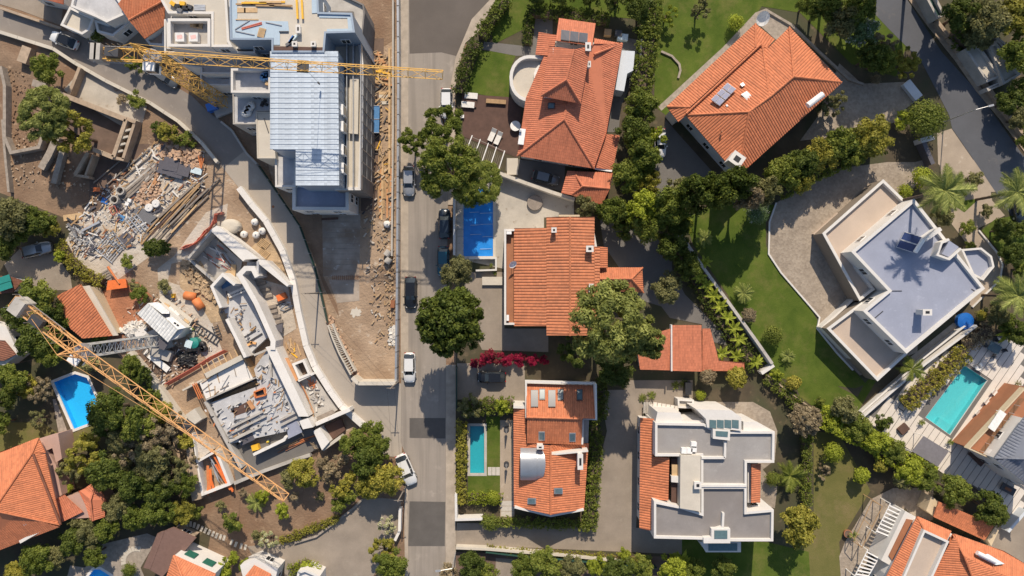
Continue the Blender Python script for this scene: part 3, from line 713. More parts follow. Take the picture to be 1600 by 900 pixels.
# construction ground
sheet('site_ground', 'p', [(150, 470), (200, 230), (330, 230), (400, 310), (470, 500), (560, 670), (500, 700), (300, 780), (240, 600)], 'site_soil', Z(1))
sheet('site_ground', 'p', [(405, 200), (620, 60), (622, 598), (556, 598), (520, 520), (500, 440), (470, 350), (430, 300)], 'site_soil', Z(1))
sheet('site_path', 'p', [(322, 332), (356, 318), (352, 360), (322, 400), (268, 412), (262, 440), (300, 452), (330, 500), (352, 560), (330, 570), (250, 470), (246, 420), (272, 400)], 'site_pale', Z(2))
sheet('rubble_ground', 'p', [(132, 330), (190, 270), (240, 225), (310, 232), (318, 300), (280, 360), (235, 400), (180, 440), (120, 420), (100, 380)], 'site_pale', Z(2))
sheet('earth_patch', 'p', [(280, 425), (310, 400), (345, 440), (352, 500), (330, 505), (310, 470), (282, 450)], 'sand_earth', Z(3))
sheet('earth_patch', 's2', [(640, 370), (730, 290), (820, 250), (900, 330), (1010, 600), (1015, 690), (800, 460)], 'sand_earth', Z(3))
sheet('earth_patch', 'p', [(160, 455), (215, 440), (245, 470), (215, 520), (180, 540), (165, 500)], 'red_earth', Z(2))
sheet('earth_patch', 'p', [(505, 500), (520, 500), (560, 590), (548, 585)], 'red_earth', Z(2))
sheet('dark_ground', 'p', [(140, 245), (215, 225), (235, 225), (150, 335), (140, 330)], 'dark_earth', Z(3))
sheet('dark_ground', 's6', [(170, 690), (600, 600), (900, 760), (900, 900), (300, 960)], 'dark_earth', Z(3))
sheet('dark_ground', 'z1', [(250, 440), (580, 565), (525, 730), (380, 690), (240, 560)], 'dark_earth', Z(2))  # dark fill stands for the shade inside the ruin pit
sheet('dark_ground', 'z4', [(470, 240), (610, 250), (615, 545), (680, 680), (690, 740), (620, 600), (560, 430), (500, 330)], 'soil', Z(2))
sheet('dark_ground', 'p', [(566, 60), (600, 60), (596, 200), (590, 330), (564, 330)], 'dark_earth', Z(2))
sheet('site_pale', 'z6', [(430, 5), (600, 55), (640, 250), (565, 295), (530, 280)], 'site_pale', Z(4))
sheet('yard', 'p', [(100, 140), (128, 108), (230, 165), (222, 195), (195, 200), (110, 150)], 'paving_stain', Z(3))
sheet('foundation_slab', 'z4', [(610, 250), (790, 250), (785, 545), (615, 545)], 'pad', Z(3))
sheet('foundation_slab', 'z4', [(640, 560), (785, 560), (785, 660), (680, 670)], 'pad', Z(3))
gs = random.Random(9); sheet('cement_spill', 'z4', [(768 + (18 + 16 * gs.random()) * math.cos(k * .21), 714 + (14 + 16 * gs.random()) * math.sin(k * .21)) for k in range(30)], 'concrete_cream', Z(4))
# streets
MAIN = [(628, -160), (790, -160), (765, 0), (737, 30), (712, 90), (702, 143), (700, 300), (697, 570), (696, 1060), (637, 1060), (637, 720), (626, 690), (627, 600)]
CURVE_L = [(-160, 2), (0, 50), (83, 75), (118, 98), (165, 125), (235, 160), (278, 188), (315, 222), (345, 258), (373, 293), (413, 343), (440, 390), (457, 437), (466, 487), (478, 540), (490, 570), (533, 633), (567, 663), (590, 690), (600, 712)]
CURVE_R = [(-160, -40), (0, 10), (95, 45), (140, 62), (200, 95), (240, 115), (300, 150), (325, 175), (362, 200), (385, 235), (403, 260), (433, 303), (467, 353), (490, 417), (500, 457), (513, 517), (530, 557), (550, 590), (557, 599), (628, 599), (628, 715)]
sheet('road', 'p', CURVE_L + CURVE_R[::-1], 'concrete_road', Z(5))
sheet('road', 'p', CURVE_L[:9] + [(350, 262), (382, 236), (362, 200), (325, 175), (300, 150), (240, 115), (200, 95), (140, 62), (95, 45), (0, 10), (-160, -40)], 'asphalt_mid', Z(6))
sheet('road', 'p', MAIN, 'asphalt_old', Z(7))
for q in ([(638, -160), (792, -160), (764, 2), (737, 31), (714, 88), (690, 82), (640, 84)], ):
    sheet('asphalt_repair', 'p', q, 'asphalt_brown', Z(8))
for q in ([(640, 653), (696, 653), (696, 685), (640, 684)], [(640, 783), (696, 784), (695, 853), (638, 853)]):
    sheet('asphalt_repair', 'p', q, 'asphalt_patch', Z(8))
sheet('road', 'r3', [(180, -160), (470, -330), (575, 0), (760, 280), (950, 490), (1200, 840), (1700, 1500), (1500, 1700), (960, 900), (815, 690), (800, 620), (650, 330), (470, 150), (330, 0)], 'asphalt_blue', Z(5))
sheet('apron', 'r3', [(735, 715), (812, 690), (958, 900), (1060, 1030), (930, 1030), (740, 880)], 'paving_tan', Z(4))
b = MB(); b.strip(P2('r3', [(575, -40), (700, 130), (850, 320), (960, 480), (1080, 620), (1250, 850)], .1), .9, 0, .12)
structure(b.build('pavement', 'wall_old'))
# raised pavement right of the road, concrete strip left of it
def raised(name, f, pts, mat, h=.12):
    b = MB(); b.prism(P2(f, pts, h), 0, h, True); return structure(b.build(name, mat))
raised('pavement', 'p', [(765, 0), (775, -40), (782, -40), (774, 0), (747, 50), (727, 67), (715, 110), (711, 143), (712, 320), (700, 320), (702, 143), (712, 90), (737, 30)], 'kerb')
raised('pavement', 'p', [(697, 570), (712, 570), (712, 1060), (696, 1060)], 'kerb')
raised('pavement', 'p', [(626, -100), (638, -100), (638, 590), (626, 590)], 'kerb', .1)
b = MB(); b.strip(P2('p', [(637, 725), (634, 800), (637, 1000)], .1), .5, 0, .12); structure(b.build('kerb', 'kerb'))
# lawns, drives, terraces (right half)
sheet('lawn', 'p', [(1026, -100), (1340, -100), (1420, 60), (1400, 120), (1330, 100), (1250, 20), (1190, 10), (1150, 70), (1040, 180), (1022, 165)], 'lawn', Z(3))
sheet('lawn', 'p', [(760, -60), (1000, -60), (1000, 30), (870, 20), (770, 70)], 'lawn', Z(3))
sheet('lawn', 'r1', [(300, 235), (470, 255), (440, 330), (435, 470), (290, 440), (230, 430)], 'lawn', Z(3))
sheet('lawn', 'r5', [(360, 130), (480, 60), (790, 60), (740, 140), (740, 250), (800, 370), (940, 530), (985, 610), (1000, 670), (1210, 900), (1160, 920), (770, 870), (640, 640), (560, 480), (400, 250)], 'lawn', Z(3))
sheet('lawn', 'p', [(1228, 560), (1340, 620), (1350, 600), (1390, 560), (1330, 660), (1290, 650), (1250, 620)], 'lawn', Z(2))
sheet('lawn', 'r9', [(160, 390), (250, 400), (360, 600), (250, 780), (260, 920), (60, 920), (160, 700)], 'lawn_dry', Z(3))
sheet('lawn', 'r8', [(290, 740), (660, 760), (830, 800), (840, 960), (290, 960)], 'lawn', Z(3))
sheet('lawn', 'r7', [(290, 240), (348, 240), (348, 600), (215, 600), (215, 486), (292, 486)], 'lawn', Z(3), [])
sheet('lawn', 'z7', [(0, 180), (200, 180), (270, 230), (0, 340)], 'lawn_dry', Z(3))
sheet('lawn', 'z7', [(320, 240), (440, 190), (440, 300), (330, 340)], 'lawn_dry', Z(3))
sheet('garden_path', 'z7', [(247, 70), (262, 70), (345, 300), (300, 340), (270, 200)], 'stone', Z(4))
sheet('garden_floor', 'z8', [(0, 440), (260, 380), (480, 350), (520, 560), (520, 620), (340, 700), (240, 710), (100, 800), (0, 780)], 'soil', Z(3))
sheet('driveway', 'z8', [(130, 800), (110, 760), (330, 740), (540, 640), (650, 530), (830, 540), (830, 690), (780, 750), (700, 900), (640, 980), (300, 980), (280, 860)], 'driveway', Z(3))
sheet('yard', 'z3', [(20, 640), (100, 560), (230, 550), (330, 690), (340, 760), (190, 760), (60, 720)], 'driveway', Z(3))
DRIVE4 = [(760, -10), (690, 10), (560, 10), (330, 40), (150, 130), (40, 200), (0, 290), (0, 440), (60, 530), (190, 680), (240, 740), (230, 790), (320, 900), (430, 1010), (700, 900), (700, 300), (650, 170), (740, 60)]
sheet('driveway', 'r6', DRIVE4, 'cobble', Z(4))
sheet('terrace', 'r6', [(800, -10), (980, 0), (1030, 60), (1050, 190), (1110, 260), (985, 320), (1085, 440), (1105, 500), (1080, 570), (960, 690), (900, 640), (1010, 560), (1030, 500), (1000, 430), (930, 390), (860, 300), (850, 200), (820, 130)], 'paving_tan', Z(3))
sheet('lawn', 'r6', [(1000, 330), (1060, 280), (1200, 250), (1200, 500), (1110, 470), (1070, 410)], 'lawn', Z(6))
sheet('lawn', 'r6', [(850, 200), (990, 180), (920, 245)], 'lawn', Z(6))
sheet('driveway', 'r2', [(1060, 440), (1130, 400), (1290, 390), (1390, 430), (1400, 560), (1240, 600), (1080, 640), (900, 660)], 'cobble', Z(4))
sheet('driveway', 'r3', [(210, 340), (330, 450), (560, 440), (640, 530), (500, 630), (390, 600), (180, 720), (60, 720)], 'cobble', Z(5))
sheet('terrace', 'r2', [(690, 60), (740, 40), (850, 110), (900, 180), (1100, 380), (1090, 420), (850, 180), (790, 190), (700, 110), (560, 240), (250, 520), (235, 500), (540, 220)], 'stone', Z(5))
sheet('driveway', 'r2', [(270, 560), (340, 640), (520, 840), (330, 880), (160, 960), (120, 900), (240, 700)], 'lane_gray', Z(4))
sheet('side_yard', 'r1', [(960, 170), (1050, 190), (1040, 330), (960, 500), (950, 620), (880, 620)], 'lane_gray', Z(4))
sheet('garden_path', 'r1', [(320, 195), (545, 220), (560, 85), (640, 90), (640, 260), (470, 262), (310, 232)], 'lane_gray', Z(4))
sheet('pool_terrace', 'r4', [(180, 60), (390, -10), (620, 70), (740, 130), (740, 200), (600, 210), (600, 270), (460, 280), (420, 280), (412, 450), (180, 400)], 'paving_stain', Z(4), [HOLE['cover']])
sheet('driveway', 'r4', [(250, 465), (415, 465), (415, 730), (620, 730), (620, 840), (310, 830), (200, 600)], 'driveway', Z(5))
sheet('side_yard', 'r4', [(860, 210), (1200, 330), (1200, 640), (1060, 600), (880, 340)], 'lane_gray', Z(4))
sheet('side_yard', 'r5', [(200, 300), (270, 300), (360, 480), (540, 660), (560, 720), (440, 690), (440, 620), (290, 590), (200, 470)], 'lane_gray', Z(5))
sheet('parking_court', 'r7', [(170, 20), (450, 20), (450, 200), (300, 170), (170, 170)], 'driveway', Z(5))
sheet('terrace', 'r7', [(348, 255), (403, 255), (408, 660), (348, 660)], 'paving_tan', Z(5))
sheet('driveway', 'r7', [(760, 130), (930, 130), (935, 300), (910, 700), (1100, 720), (1100, 810), (160, 770), (170, 680), (750, 690), (740, 500), (790, 300)], 'driveway', Z(4))
sheet('driveway', 'r8', [(60, 90), (350, 90), (350, 190), (170, 200), (120, 260)], 'driveway', Z(5))
sheet('terrace', 'r8', [(390, 180), (600, 180), (670, 220), (700, 300), (690, 420), (640, 460), (700, 530), (690, 620), (620, 600), (620, 300), (380, 220)], 'cobble', Z(4))
sheet('terrace', 'r9', [(250, 830), (270, 780), (360, 630), (440, 590), (580, 590), (580, 700), (540, 720), (480, 660), (300, 920), (255, 900)], 'cobble', Z(5))
sheet('yard', 'r9', [(800, 600), (900, 640), (900, 860), (770, 800), (800, 720)], 'driveway', Z(3))
sheet('pool_terrace', 'r9', [(330, 340), (560, 110), (820, 55), (940, 90), (940, 700), (850, 680), (700, 570), (540, 500), (400, 410)], 'lane_gray', Z(5), [HOLE['turq']])
sheet('driveway', 'r9', [(500, 130), (650, 10), (730, 30), (540, 160), (470, 230), (340, 340), (320, 350), (470, 200)], 'kerb', Z(6))
sheet('lower_yard', 'p', [(700, 862), (1060, 870), (1060, 1000), (700, 1000)], 'dark_earth', Z(3))
sheet('yard', 'r7', [(330, 825), (400, 830), (400, 920), (330, 920)], 'driveway', Z(4))
sheet('deck_floor', 'r1', [(215, 440), (500, 460), (475, 740), (220, 640)], 'wood_dark', Z(5))
sheet('car_court', 'r1', [(425, 740), (700, 775), (690, 900), (520, 850), (420, 800)], 'lane_gray', Z(6))
sheet('yard', 'z1', [(0, -60), (310, -60), (285, 120), (100, 50), (0, 20)], 'driveway', Z(3))
sheet('yard', 'z1', [(560, 150), (780, 100), (780, 220), (560, 210)], 'driveway', Z(3))
sheet('patio', 'z7', [(480, 750), (690, 700), (740, 720), (660, 860), (700, 960), (300, 960), (330, 850), (400, 860)], 'stone', Z(4), [HOLE['small']])

# ------------------------------------------------------------------ pools
def pool(key, label, shell, water, cope='stone_white', depth=1.0, level=-.12, cw=.35):
    p = HOLE[key]; c = Vector((sum(x for x, _ in p) / len(p), sum(y for _, y in p) / len(p), 0))
    o = thing('swimming_pool', label, 'swimming pool', c); b = MB(); n = len(p)
    b.add([(x, y, 0) for x, y in p] + [(x, y, -depth) for x, y in p], [(i, (i + 1) % n, n + (i + 1) % n, n + i)[::-1] for i in range(n)] + [tuple(range(n, 2 * n))])
    b.build('basin', shell, o)
    b = MB(); b.ring(offset(p, -cw), cw + .03, 0, .05, -.12); b.build('coping', cope, o)
    q = offset(p, .0); b = MB(); b.add([(x, y, level) for x, y in q], [tuple(range(n))]); b.build('water', water, o)
    return o
po = pool('turq', 'turquoise rectangular pool set in pale striped board terrace', 'pool_turq', 'water', 'concrete_white')
pool('teal', 'narrow teal lap pool beside yellow-green hedge', 'pool_teal', 'water_teal', 'concrete')
pool('left', 'bright blue angled pool below the crane counterweight', 'pool_blue', 'water_blue', 'concrete_white')
pool('small', 'small blue pool corner with pale rim beside brown roof', 'pool_blue', 'water_blue', 'concrete_white')
o = pool('cover', 'pool under a bright blue cover with white creases beside the tree', 'pool_blue', 'water_blue', 'concrete_cream')
p = HOLE['cover']; xs = [x for x, _ in p]; ys = [y for _, y in p]; b = MB(); nx, ny = 14, 30
for j in range(ny + 1):
    for i in range(nx + 1):
        x = min(xs) + (max(xs) - min(xs)) * i / nx; y = min(ys) + (max(ys) - min(ys)) * j / ny
        b.v.append((x, y, -.03 + .05 * math.sin(x * 2.1 + y * .7) * math.sin(y * 1.9) * (0 < i < nx) * (0 < j < ny) + .02))
b.f = [(j * (nx + 1) + i, j * (nx + 1) + i + 1, (j + 1) * (nx + 1) + i + 1, (j + 1) * (nx + 1) + i) for j in range(ny) for i in range(nx)]
b.build('cover', 'pool_cover', o, True)
for yy, x0, x1 in ((190, 300, 360), (186, 252, 296), (242, 302, 360), (246, 255, 300), (300, 312, 360), (290, 255, 305), (358, 300, 355), (130, 280, 330)):
    a, c = W('r4', x0, yy), W('r4', x1, yy - 2); m = MB(); m.bar((a.x, a.y, .045), (c.x, c.y, .045), .035, .02, 5); m.build('crease', 'pale_sheet', o)
# steps inside the turquoise pool
b = MB(); a = HOLE['turq']; 
b.strip(P2('r9', [(600, 362), (640, 388)], 0), 1.6, -.99, -.45); b.build('step', 'pool_turq', po)

# ------------------------------------------------------------------ board terrace round the turquoise pool: every board a part
deck = thing('board_terrace', 'pale wide-board terrace with dark gaps round the turquoise pool', 'terrace', W('r9', 640, 480))
ax = (W('r9', 640, 405) - W('r9', 772, 212)).normalized(); ay = Vector((-ax.y, ax.x, 0)); c0 = W('r9', 660, 290)
outl = ccw(P2('r9', [(335, 345), (470, 230), (560, 130), (690, 80), (830, 52), (905, 90), (905, 300), (730, 440), (810, 510), (905, 560), (905, 700), (850, 690), (760, 600), (620, 545), (520, 470), (430, 420)]))
hole = offset(HOLE['turq'], -.36)
def inside(pt, poly):
    r = False; n = len(poly)
    for i in range(n):
        a, b = poly[i], poly[(i + 1) % n]
        if (a[1] > pt[1]) != (b[1] > pt[1]) and pt[0] < (b[0] - a[0]) * (pt[1] - a[1]) / (b[1] - a[1]) + a[0]: r = not r
    return r
bw = 1.02; g = random.Random(5); nb = 0
for i in range(-14, 18):
    off = i * bw; run = None; t = -34.0
    while t < 34:
        pt = c0 + ay * off + ax * t
        ok = all(inside((q.x, q.y), outl) and not inside((q.x, q.y), hole) for q in (pt + ay * .45, pt - ay * .45, pt))
        if ok and run is None: run = t; L = g.uniform(9, 20)
        if run is not None and (not ok or t - run > L):
            if t - run > .8:
                m = MB(); c = c0 + ay * off + ax * ((run + t) / 2 - .05); m.box((c.x, c.y, .03), t - run - .05, bw - .1, .07 + .012 * g.random(), math.atan2(ax.y, ax.x)); m.build('board', 'deck_board', deck); nb += 1
            run = None
        t += .1
# ================================================================== HOUSES
def RT(root, f, planes, mat, ridges=(), rib=.30, cap=None, amp=.055):
    for p in planes: tiles(WP(f, p), mat, root, rib, amp)
    for a, b in ridges: ridge(W(f, *a), W(f, *b), cap or mat, root)
def dish(root, f, x, y, h, d=.9, ang=0):
    c = W(f, x, y, h); b = MB(); dv = Vector((.35, -.45, .55)).normalized(); u = dv.orthogonal().normalized(); v = dv.cross(u); n = 14
    rings = [(0, 0), (.5, .06), (1, .22)]; vs = [c]
    for k, z in rings[1:]:
        for i in range(n): a = 2 * math.pi * i / n; vs.append(c + (u * math.cos(a) + v * math.sin(a)) * (k * d / 2) + dv * z * d)
    fs = [(0, 1 + i, 1 + (i + 1) % n) for i in range(n)] + [(1 + i, 1 + (i + 1) % n, 1 + n + (i + 1) % n, 1 + n + i) for i in range(n)]
    b.add(vs, fs); b.bar(c - dv * .02, c + Vector((0, 0, -.9)), .03); b.bar(c, c + dv * .4 * d, .015); return b.build('satellite_dish', 'white', root)

# ---- tiled house beside the covered pool
h = thing('tiled_house', 'house with long weathered orange tile gable roof beside blue covered pool', 'house', W('r4', 650, 480))
E, Rg, E2 = 4.6, 7.0, 5.8
A = [(460, 260, E), (612, 256, E + 1.05), (612, 208, E + 1.05), (722, 208, Rg), (722, 762, Rg), (612, 762, E + 1.05), (612, 718, E + 1.05), (460, 718, E)]
RT(h, 'r4', [[(460, 260, E), (612, 258, 5.99), (612, 718, 5.99), (460, 718, E)], [(612, 208, 5.99), (722, 208, Rg), (722, 762, Rg), (612, 762, 5.99)],
             [(722, 208, Rg), (836, 208, 6.0), (836, 762, 6.0), (722, 762, Rg)], [(836, 346, 6.0), (861, 346, 5.78), (861, 700, 5.78), (836, 700, 6.0)]], 'tile_old', [((722, 206, Rg), (722, 764, Rg))], rib=.42, amp=.09)
walls(h, 'r4', [(462, 262), (610, 262), (610, 210), (834, 210), (860, 350), (860, 700), (834, 760), (614, 760), (614, 716), (462, 716)], 4.5, .3)
b = MB(); b.prism(offset(P2('r4', [(614, 210), (834, 210), (834, 760), (614, 760)], 5.7), .3), 4.35, 5.75); b.build('wall', 'wall_white', h)
poly_part(h, 'terrace_floor', 'r4', [(424, 290), (462, 262), (462, 716), (424, 702)], 3.9, .3, 'terrace_orange')
b = MB(); b.strip(P2('r4', [(462, 268), (418, 268), (418, 708), (462, 708)], 4.7), .28, 0, 4.7); b.build('parapet', 'wall_white', h)
poly_part(h, 'wall', 'r4', [(426, 292), (462, 290), (462, 700), (426, 700)], 3.6, 3.6, 'wall_white')
box_part(h, 'cornice', 'r4', 718, 201, 5.9, 2.9, .25, .4, 0, 'wall_cream')
chimney(h, 'r4', 647, 268, 7.4, .55, .55, 1.6); chimney(h, 'r4', 815, 356, 7.5, .7, .85, 1.8); chimney(h, 'r4', 822, 540, 7.2, 1.0, .5, 1.5)
dish(h, 'r4', 450, 425, 5.2, 1.2)
box_part(h, 'vent_box', 'r4', 436, 281, 5.0, .7, .4, .6, 0, 'white'); box_part(h, 'vent_box', 'r4', 430, 680, 5.0, .35, .8, .6, 0, 'white')
# rear wing
RT(h, 'r4', [[(861, 346, 4.6), (898, 350, 4.3), (898, 446, 4.3), (861, 446, 4.6)], [(862, 444, 3.4), (1060, 444, 3.4), (1010, 497, 4.3), (862, 497, 4.3)],
             [(862, 497, 4.3), (1010, 497, 4.3), (1066, 562, 3.3), (862, 550, 3.3)], [(1060, 444, 3.4), (1066, 562, 3.3), (1010, 497, 4.3)]], 'tile_orange',
   [((862, 497, 4.3), (1010, 497, 4.3)), ((1010, 497, 4.3), (1062, 444, 3.4)), ((1010, 497, 4.3), (1066, 562, 3.3))])
walls(h, 'r4', [(862, 352), (898, 352), (898, 446), (1058, 448), (1062, 556), (862, 548)], 3.3, .3)

# ---- annexe roofs by the banana plants
h = thing('annexe', 'low annexe with flat-pitched plain orange tile roofs split by white line', 'outbuilding', W('r5', 300, 740))
RT(h, 'r5', [[(302, 624, 3.2), (438, 624, 3.2), (440, 842, 2.8), (302, 838, 2.8)], [(130, 690, 3.1), (294, 640, 3.1), (296, 836, 2.7), (150, 832, 2.7)]], 'tile_smooth', rib=.22, amp=.025)
walls(h, 'r5', [(132, 690), (302, 640), (302, 624), (438, 624), (440, 838), (150, 832)], 2.75, .3)
b = MB(); b.strip(P2('r5', [(298, 622), (299, 840)], 3.35), .2, 2.5, 3.35); b.build('parapet', 'wall_white', h)
h = thing('lean_to', 'low broken tile lean-to roof beneath banana plants', 'outbuilding', W('r5', 550, 800))
RT(h, 'r5', [[(442, 640, 2.2), (478, 640, 2.1), (520, 790, 2.0), (640, 800, 2.0), (640, 840, 1.8), (442, 838, 1.9)]], 'tile_smooth', rib=.24, amp=.03)
walls(h, 'r5', [(444, 645), (476, 645), (518, 792), (638, 802), (638, 838), (444, 836)], 1.7, .2, 'wall_old', win=False)

# ---- red house with curved terrace
h = thing('hipped_house', 'rambling red-orange tiled house with round white terrace', 'house', W('r1', 720, 500))
e, r = 4.2, 6.2
P_A, P_B, P_C, P_D = (475, 730, e), (835, 790, e), (893, 622, e), (965, 205, e)
RT(h, 'r1', [[(515, 462, e), (705, 490, r), (695, 560, r), P_A], [P_A, (695, 560, r), P_B],
             [(695, 560, r), (705, 490, r), (775, 300, r), (835, 205, r), (965, 205, e), P_C, P_B],
             [(600, 262, 4.6), (515, 462, e), (705, 490, r), (775, 300, r)]], 'tile_smooth',
   [((695, 560, r), P_A), ((695, 560, r), P_B), ((695, 560, r), (705, 490, r)), (P_D, (835, 255, r))], rib=.28, amp=.05)
RT(h, 'r1', [[(575, 150, 4.0), (660, 165, 4.8), (640, 262, 4.8), (560, 255, 4.0)], [(835, 180, 4.6), (965, 204, 4.2), (835, 262, 5.9)]], 'tile_smooth', rib=.28, amp=.05)
# tower
RT(h, 'r1', [[(625, 215, 7.4), (740, 232, 8.6), (705, 375, 8.6), (586, 450, 7.2)], [(740, 232, 8.6), (818, 215, 7.4), (772, 486, 7.2), (705, 375, 8.6)], [(705, 375, 8.6), (772, 486, 7.2), (586, 450, 7.2)]], 'tile_smooth',
   [((740, 232, 8.6), (705, 375, 8.6)), ((705, 375, 8.6), (772, 486, 7.2)), ((705, 375, 8.6), (586, 450, 7.2))], rib=.28, amp=.05)
walls(h, 'r1', [(626, 218), (816, 220), (770, 482), (588, 448)], 7.2, .35, win=False)
# upper end with panels
RT(h, 'r1', [[(670, 85, 5.4), (842, 110, 5.4), (826, 214, 6.6), (655, 190, 6.6)]], 'tile_smooth', rib=.28, amp=.05)
walls(h, 'r1', [(670, 88), (840, 112), (826, 216), (655, 192)], 5.3, .35)
for k in range(3):
    x0 = 681 + k * 42; skylight(h, 'r1', [(x0, 142 + k * 6, 6.05), (x0 + 40, 147 + k * 6, 6.05), (x0 + 38, 194 + k * 5, 6.65), (x0 - 3, 188 + k * 5, 6.65)], 'steel_dark', 'solar_dark', 'solar_panel')
walls(h, 'r1', [(515, 468), (480, 728), (830, 785), (888, 622), (960, 208), (840, 185), (580, 155), (565, 255), (600, 262)], 4.1, .4)
RT(h, 'r1', [[(852, 625, 3.6), (955, 634, 3.2), (922, 797, 3.0), (842, 786, 3.4)]], 'tile_smooth', rib=.28, amp=.05)
walls(h, 'r1', [(856, 630), (952, 636), (918, 794), (846, 782)], 2.95, .25)
poly_part(h, 'gutter', 'r1', [(840, 785), (920, 797), (918, 806), (838, 794)], 3.1, .15, 'white')
RT(h, 'r4', [[(710, -10, 2.9), (738, -6, 2.9), (782, 62, 3.7), (728, 104, 2.9), (680, 94, 2.9)], [(738, -6, 2.9), (922, -2, 2.9), (908, 75, 3.6), (782, 62, 3.7)], [(782, 62, 3.7), (908, 75, 3.6), (872, 150, 2.8), (728, 104, 2.9)]], 'tile_smooth',
   [((738, -6, 2.9), (782, 62, 3.7)), ((782, 62, 3.7), (728, 104, 2.9)), ((782, 62, 3.7), (908, 75, 3.6))], rib=.3)
walls(h, 'r4', [(712, -6), (918, -2), (905, 75), (870, 146), (684, 92)], 2.75, .3)
chimney(h, 'r1', 655, 238, 7.6, .7, .6, 2.2); chimney(h, 'r1', 807, 218, 8.0, 1.0, .6, 2.2); chimney(h, 'r1', 812, 300, 7.2, .7, .3, 1.0)
skylight(h, 'r1', [(620, 482, 5.55), (652, 482, 5.75), (650, 510, 5.75), (618, 510, 5.45)])
box_part(h, 'air_conditioner', 'r1', 496, 640, 4.9, .8, 2.2, .5, 8, 'white'); box_part(h, 'flue_pipe', 'r1', 490, 612, 5.3, .3, .3, .6, 0, 'alu')
# rounded terrace with fan stair
pts = [(612, 262)]; 
for k in range(13):
    a = R(90 + k * 15); pts.append((530 + 92 * math.cos(a), 362 - 104 * math.sin(a) if k < 7 else 372 - 104 * math.sin(a)))
pts += [(590, 462)]
pp = ccw(P2('r1', pts, 3.8)); b = MB(); b.ring(pp, .45, 0, 3.8, 2.9); b.build('terrace_wall', 'wall_white', h)
q = offset(pp, .43); b = MB(); b.add([(x, y, 2.9) for x, y in q], [tuple(range(len(q)))]); b.build('terrace_floor', 'concrete_cream', h)
cc = W('r1', 625, 355, 3.6)
for k in range(9):
    a0 = R(95 + k * 19); a1 = R(95 + (k + 1) * 19); r_ = 2.2
    m = MB(); m.prism([(cc.x, cc.y), (cc.x + r_ * math.cos(a0), cc.y + r_ * math.sin(a0)), (cc.x + r_ * math.cos(a1), cc.y + r_ * math.sin(a1))], 2.92, 3.15 + .12 * k, True); m.build('stair_tread', 'concrete_white', h)
poly_part(h, 'side_porch', 'r1', [(965, 236), (1026, 240), (1018, 330), (990, 345), (975, 428), (935, 420)], 3.0, 3.0, 'wall_bluewhite')

# ---- large hip roof house with solar panels
h = thing('hipped_house', 'large orange hipped roof house turned diagonally with six-cell solar panel', 'house', W('r2', 680, 500))
e, r = 5.4, 7.8
RT(h, 'r2', [[(275, 500, 4.9), (690, 110, 4.9), (692, 222, 5.7), (385, 502, 5.7)], [(690, 110, 4.9), (780, 186, 4.9), (748, 222, 5.5), (692, 222, 5.7)], [(275, 500, 4.9), (385, 502, 5.7), (364, 540, 5.5), (330, 572, 4.9)],
             [(364, 540, e), (720, 202, e), (757, 455, r), (660, 525, r)], [(720, 202, e), (750, 230, e), (850, 126, e), (870, 360, r), (757, 455, r)], [(850, 126, e), (1096, 386, e), (870, 360, r)],
             [(870, 360, r), (1096, 386, e), (610, 826, e), (660, 525, r), (757, 455, r)], [(660, 525, r), (610, 826, e), (364, 540, e)]], 'tile_bright',
   [((660, 525, r), (757, 455, r)), ((757, 455, r), (870, 360, r)), ((870, 360, r), (1094, 386, e)), ((870, 360, r), (850, 128, e)), ((660, 525, r), (610, 824, e)), ((660, 525, r), (366, 540, e)), ((757, 455, r), (722, 204, e)), ((691, 112, 4.9), (692, 222, 5.7)), ((276, 500, 4.9), (385, 502, 5.7)), ((366, 532, 5.75), (718, 206, 5.75))], rib=.36, amp=.075)
walls(h, 'r2', [(282, 505), (690, 118), (775, 190), (850, 135), (1085, 386), (610, 815), (370, 545), (335, 570)], 4.8, .45, 'wall_bluewhite')
for i in range(3):
    for j in range(2):
        f0 = lambda u, v: (480 + (560 - 480) * u + (522 - 480) * v, 470 + (388 - 470) * u + (500 - 470) * v, 6.35 + .1 * u + .35 * v)
        skylight(h, 'r2', [f0(i / 3 + .02, j / 2 + .02), f0((i + 1) / 3 - .02, j / 2 + .02), f0((i + 1) / 3 - .02, (j + 1) / 2 - .02), f0(i / 3 + .02, (j + 1) / 2 - .02)], 'alu', 'solar_pale', 'solar_panel', .18)
skylight(h, 'r2', [(622, 444, 6.9), (650, 428, 6.9), (680, 458, 7.1), (655, 474, 7.1)], 'steel', 'zinc')
skylight(h, 'r2', [(618, 396, 6.6), (632, 388, 6.6), (642, 400, 6.7), (628, 408, 6.7)], 'steel', 'zinc'); skylight(h, 'r2', [(550, 494, 6.7), (558, 490, 6.7), (564, 498, 6.75), (556, 503, 6.75)], 'steel', 'zinc')
chimney(h, 'r2', 606, 745, 7.6, 1.5, 1.7, 2.4, 35)
c1, c2 = W('r2', 936, 495, 7.2), W('r2', 1006, 442, 7.2); b = MB(); b.bar(c1, c2, .42, .42, 12); b.build('solar_tank', 'white', h)
b = MB(); b.bar(c1 + Vector((.3, .2, 0)), c1 + Vector((.3, .2, -1)), .05); b.bar(c2 - Vector((.3, .2, 0)), c2 - Vector((.3, .2, 1)), .05); b.build('tank_stand', 'steel', h)
for k in range(4): box_part(h, 'roof_vent', 'r2', 535 + k * 70, 615 - k * 58, 6.8, .22, .22, .35, 0, 'terracotta_pot')
t = thing('satellite_dish', 'big white round satellite dish on paved corner behind diagonal house', 'satellite dish', W('r2', 722, 85))
c = W('r2', 722, 85, 2.2); b = MB(); n = 20; vs = [(0, 0, 0)]; dv = Vector((.2, -.55, .8)).normalized(); u = dv.orthogonal().normalized(); v = dv.cross(u)
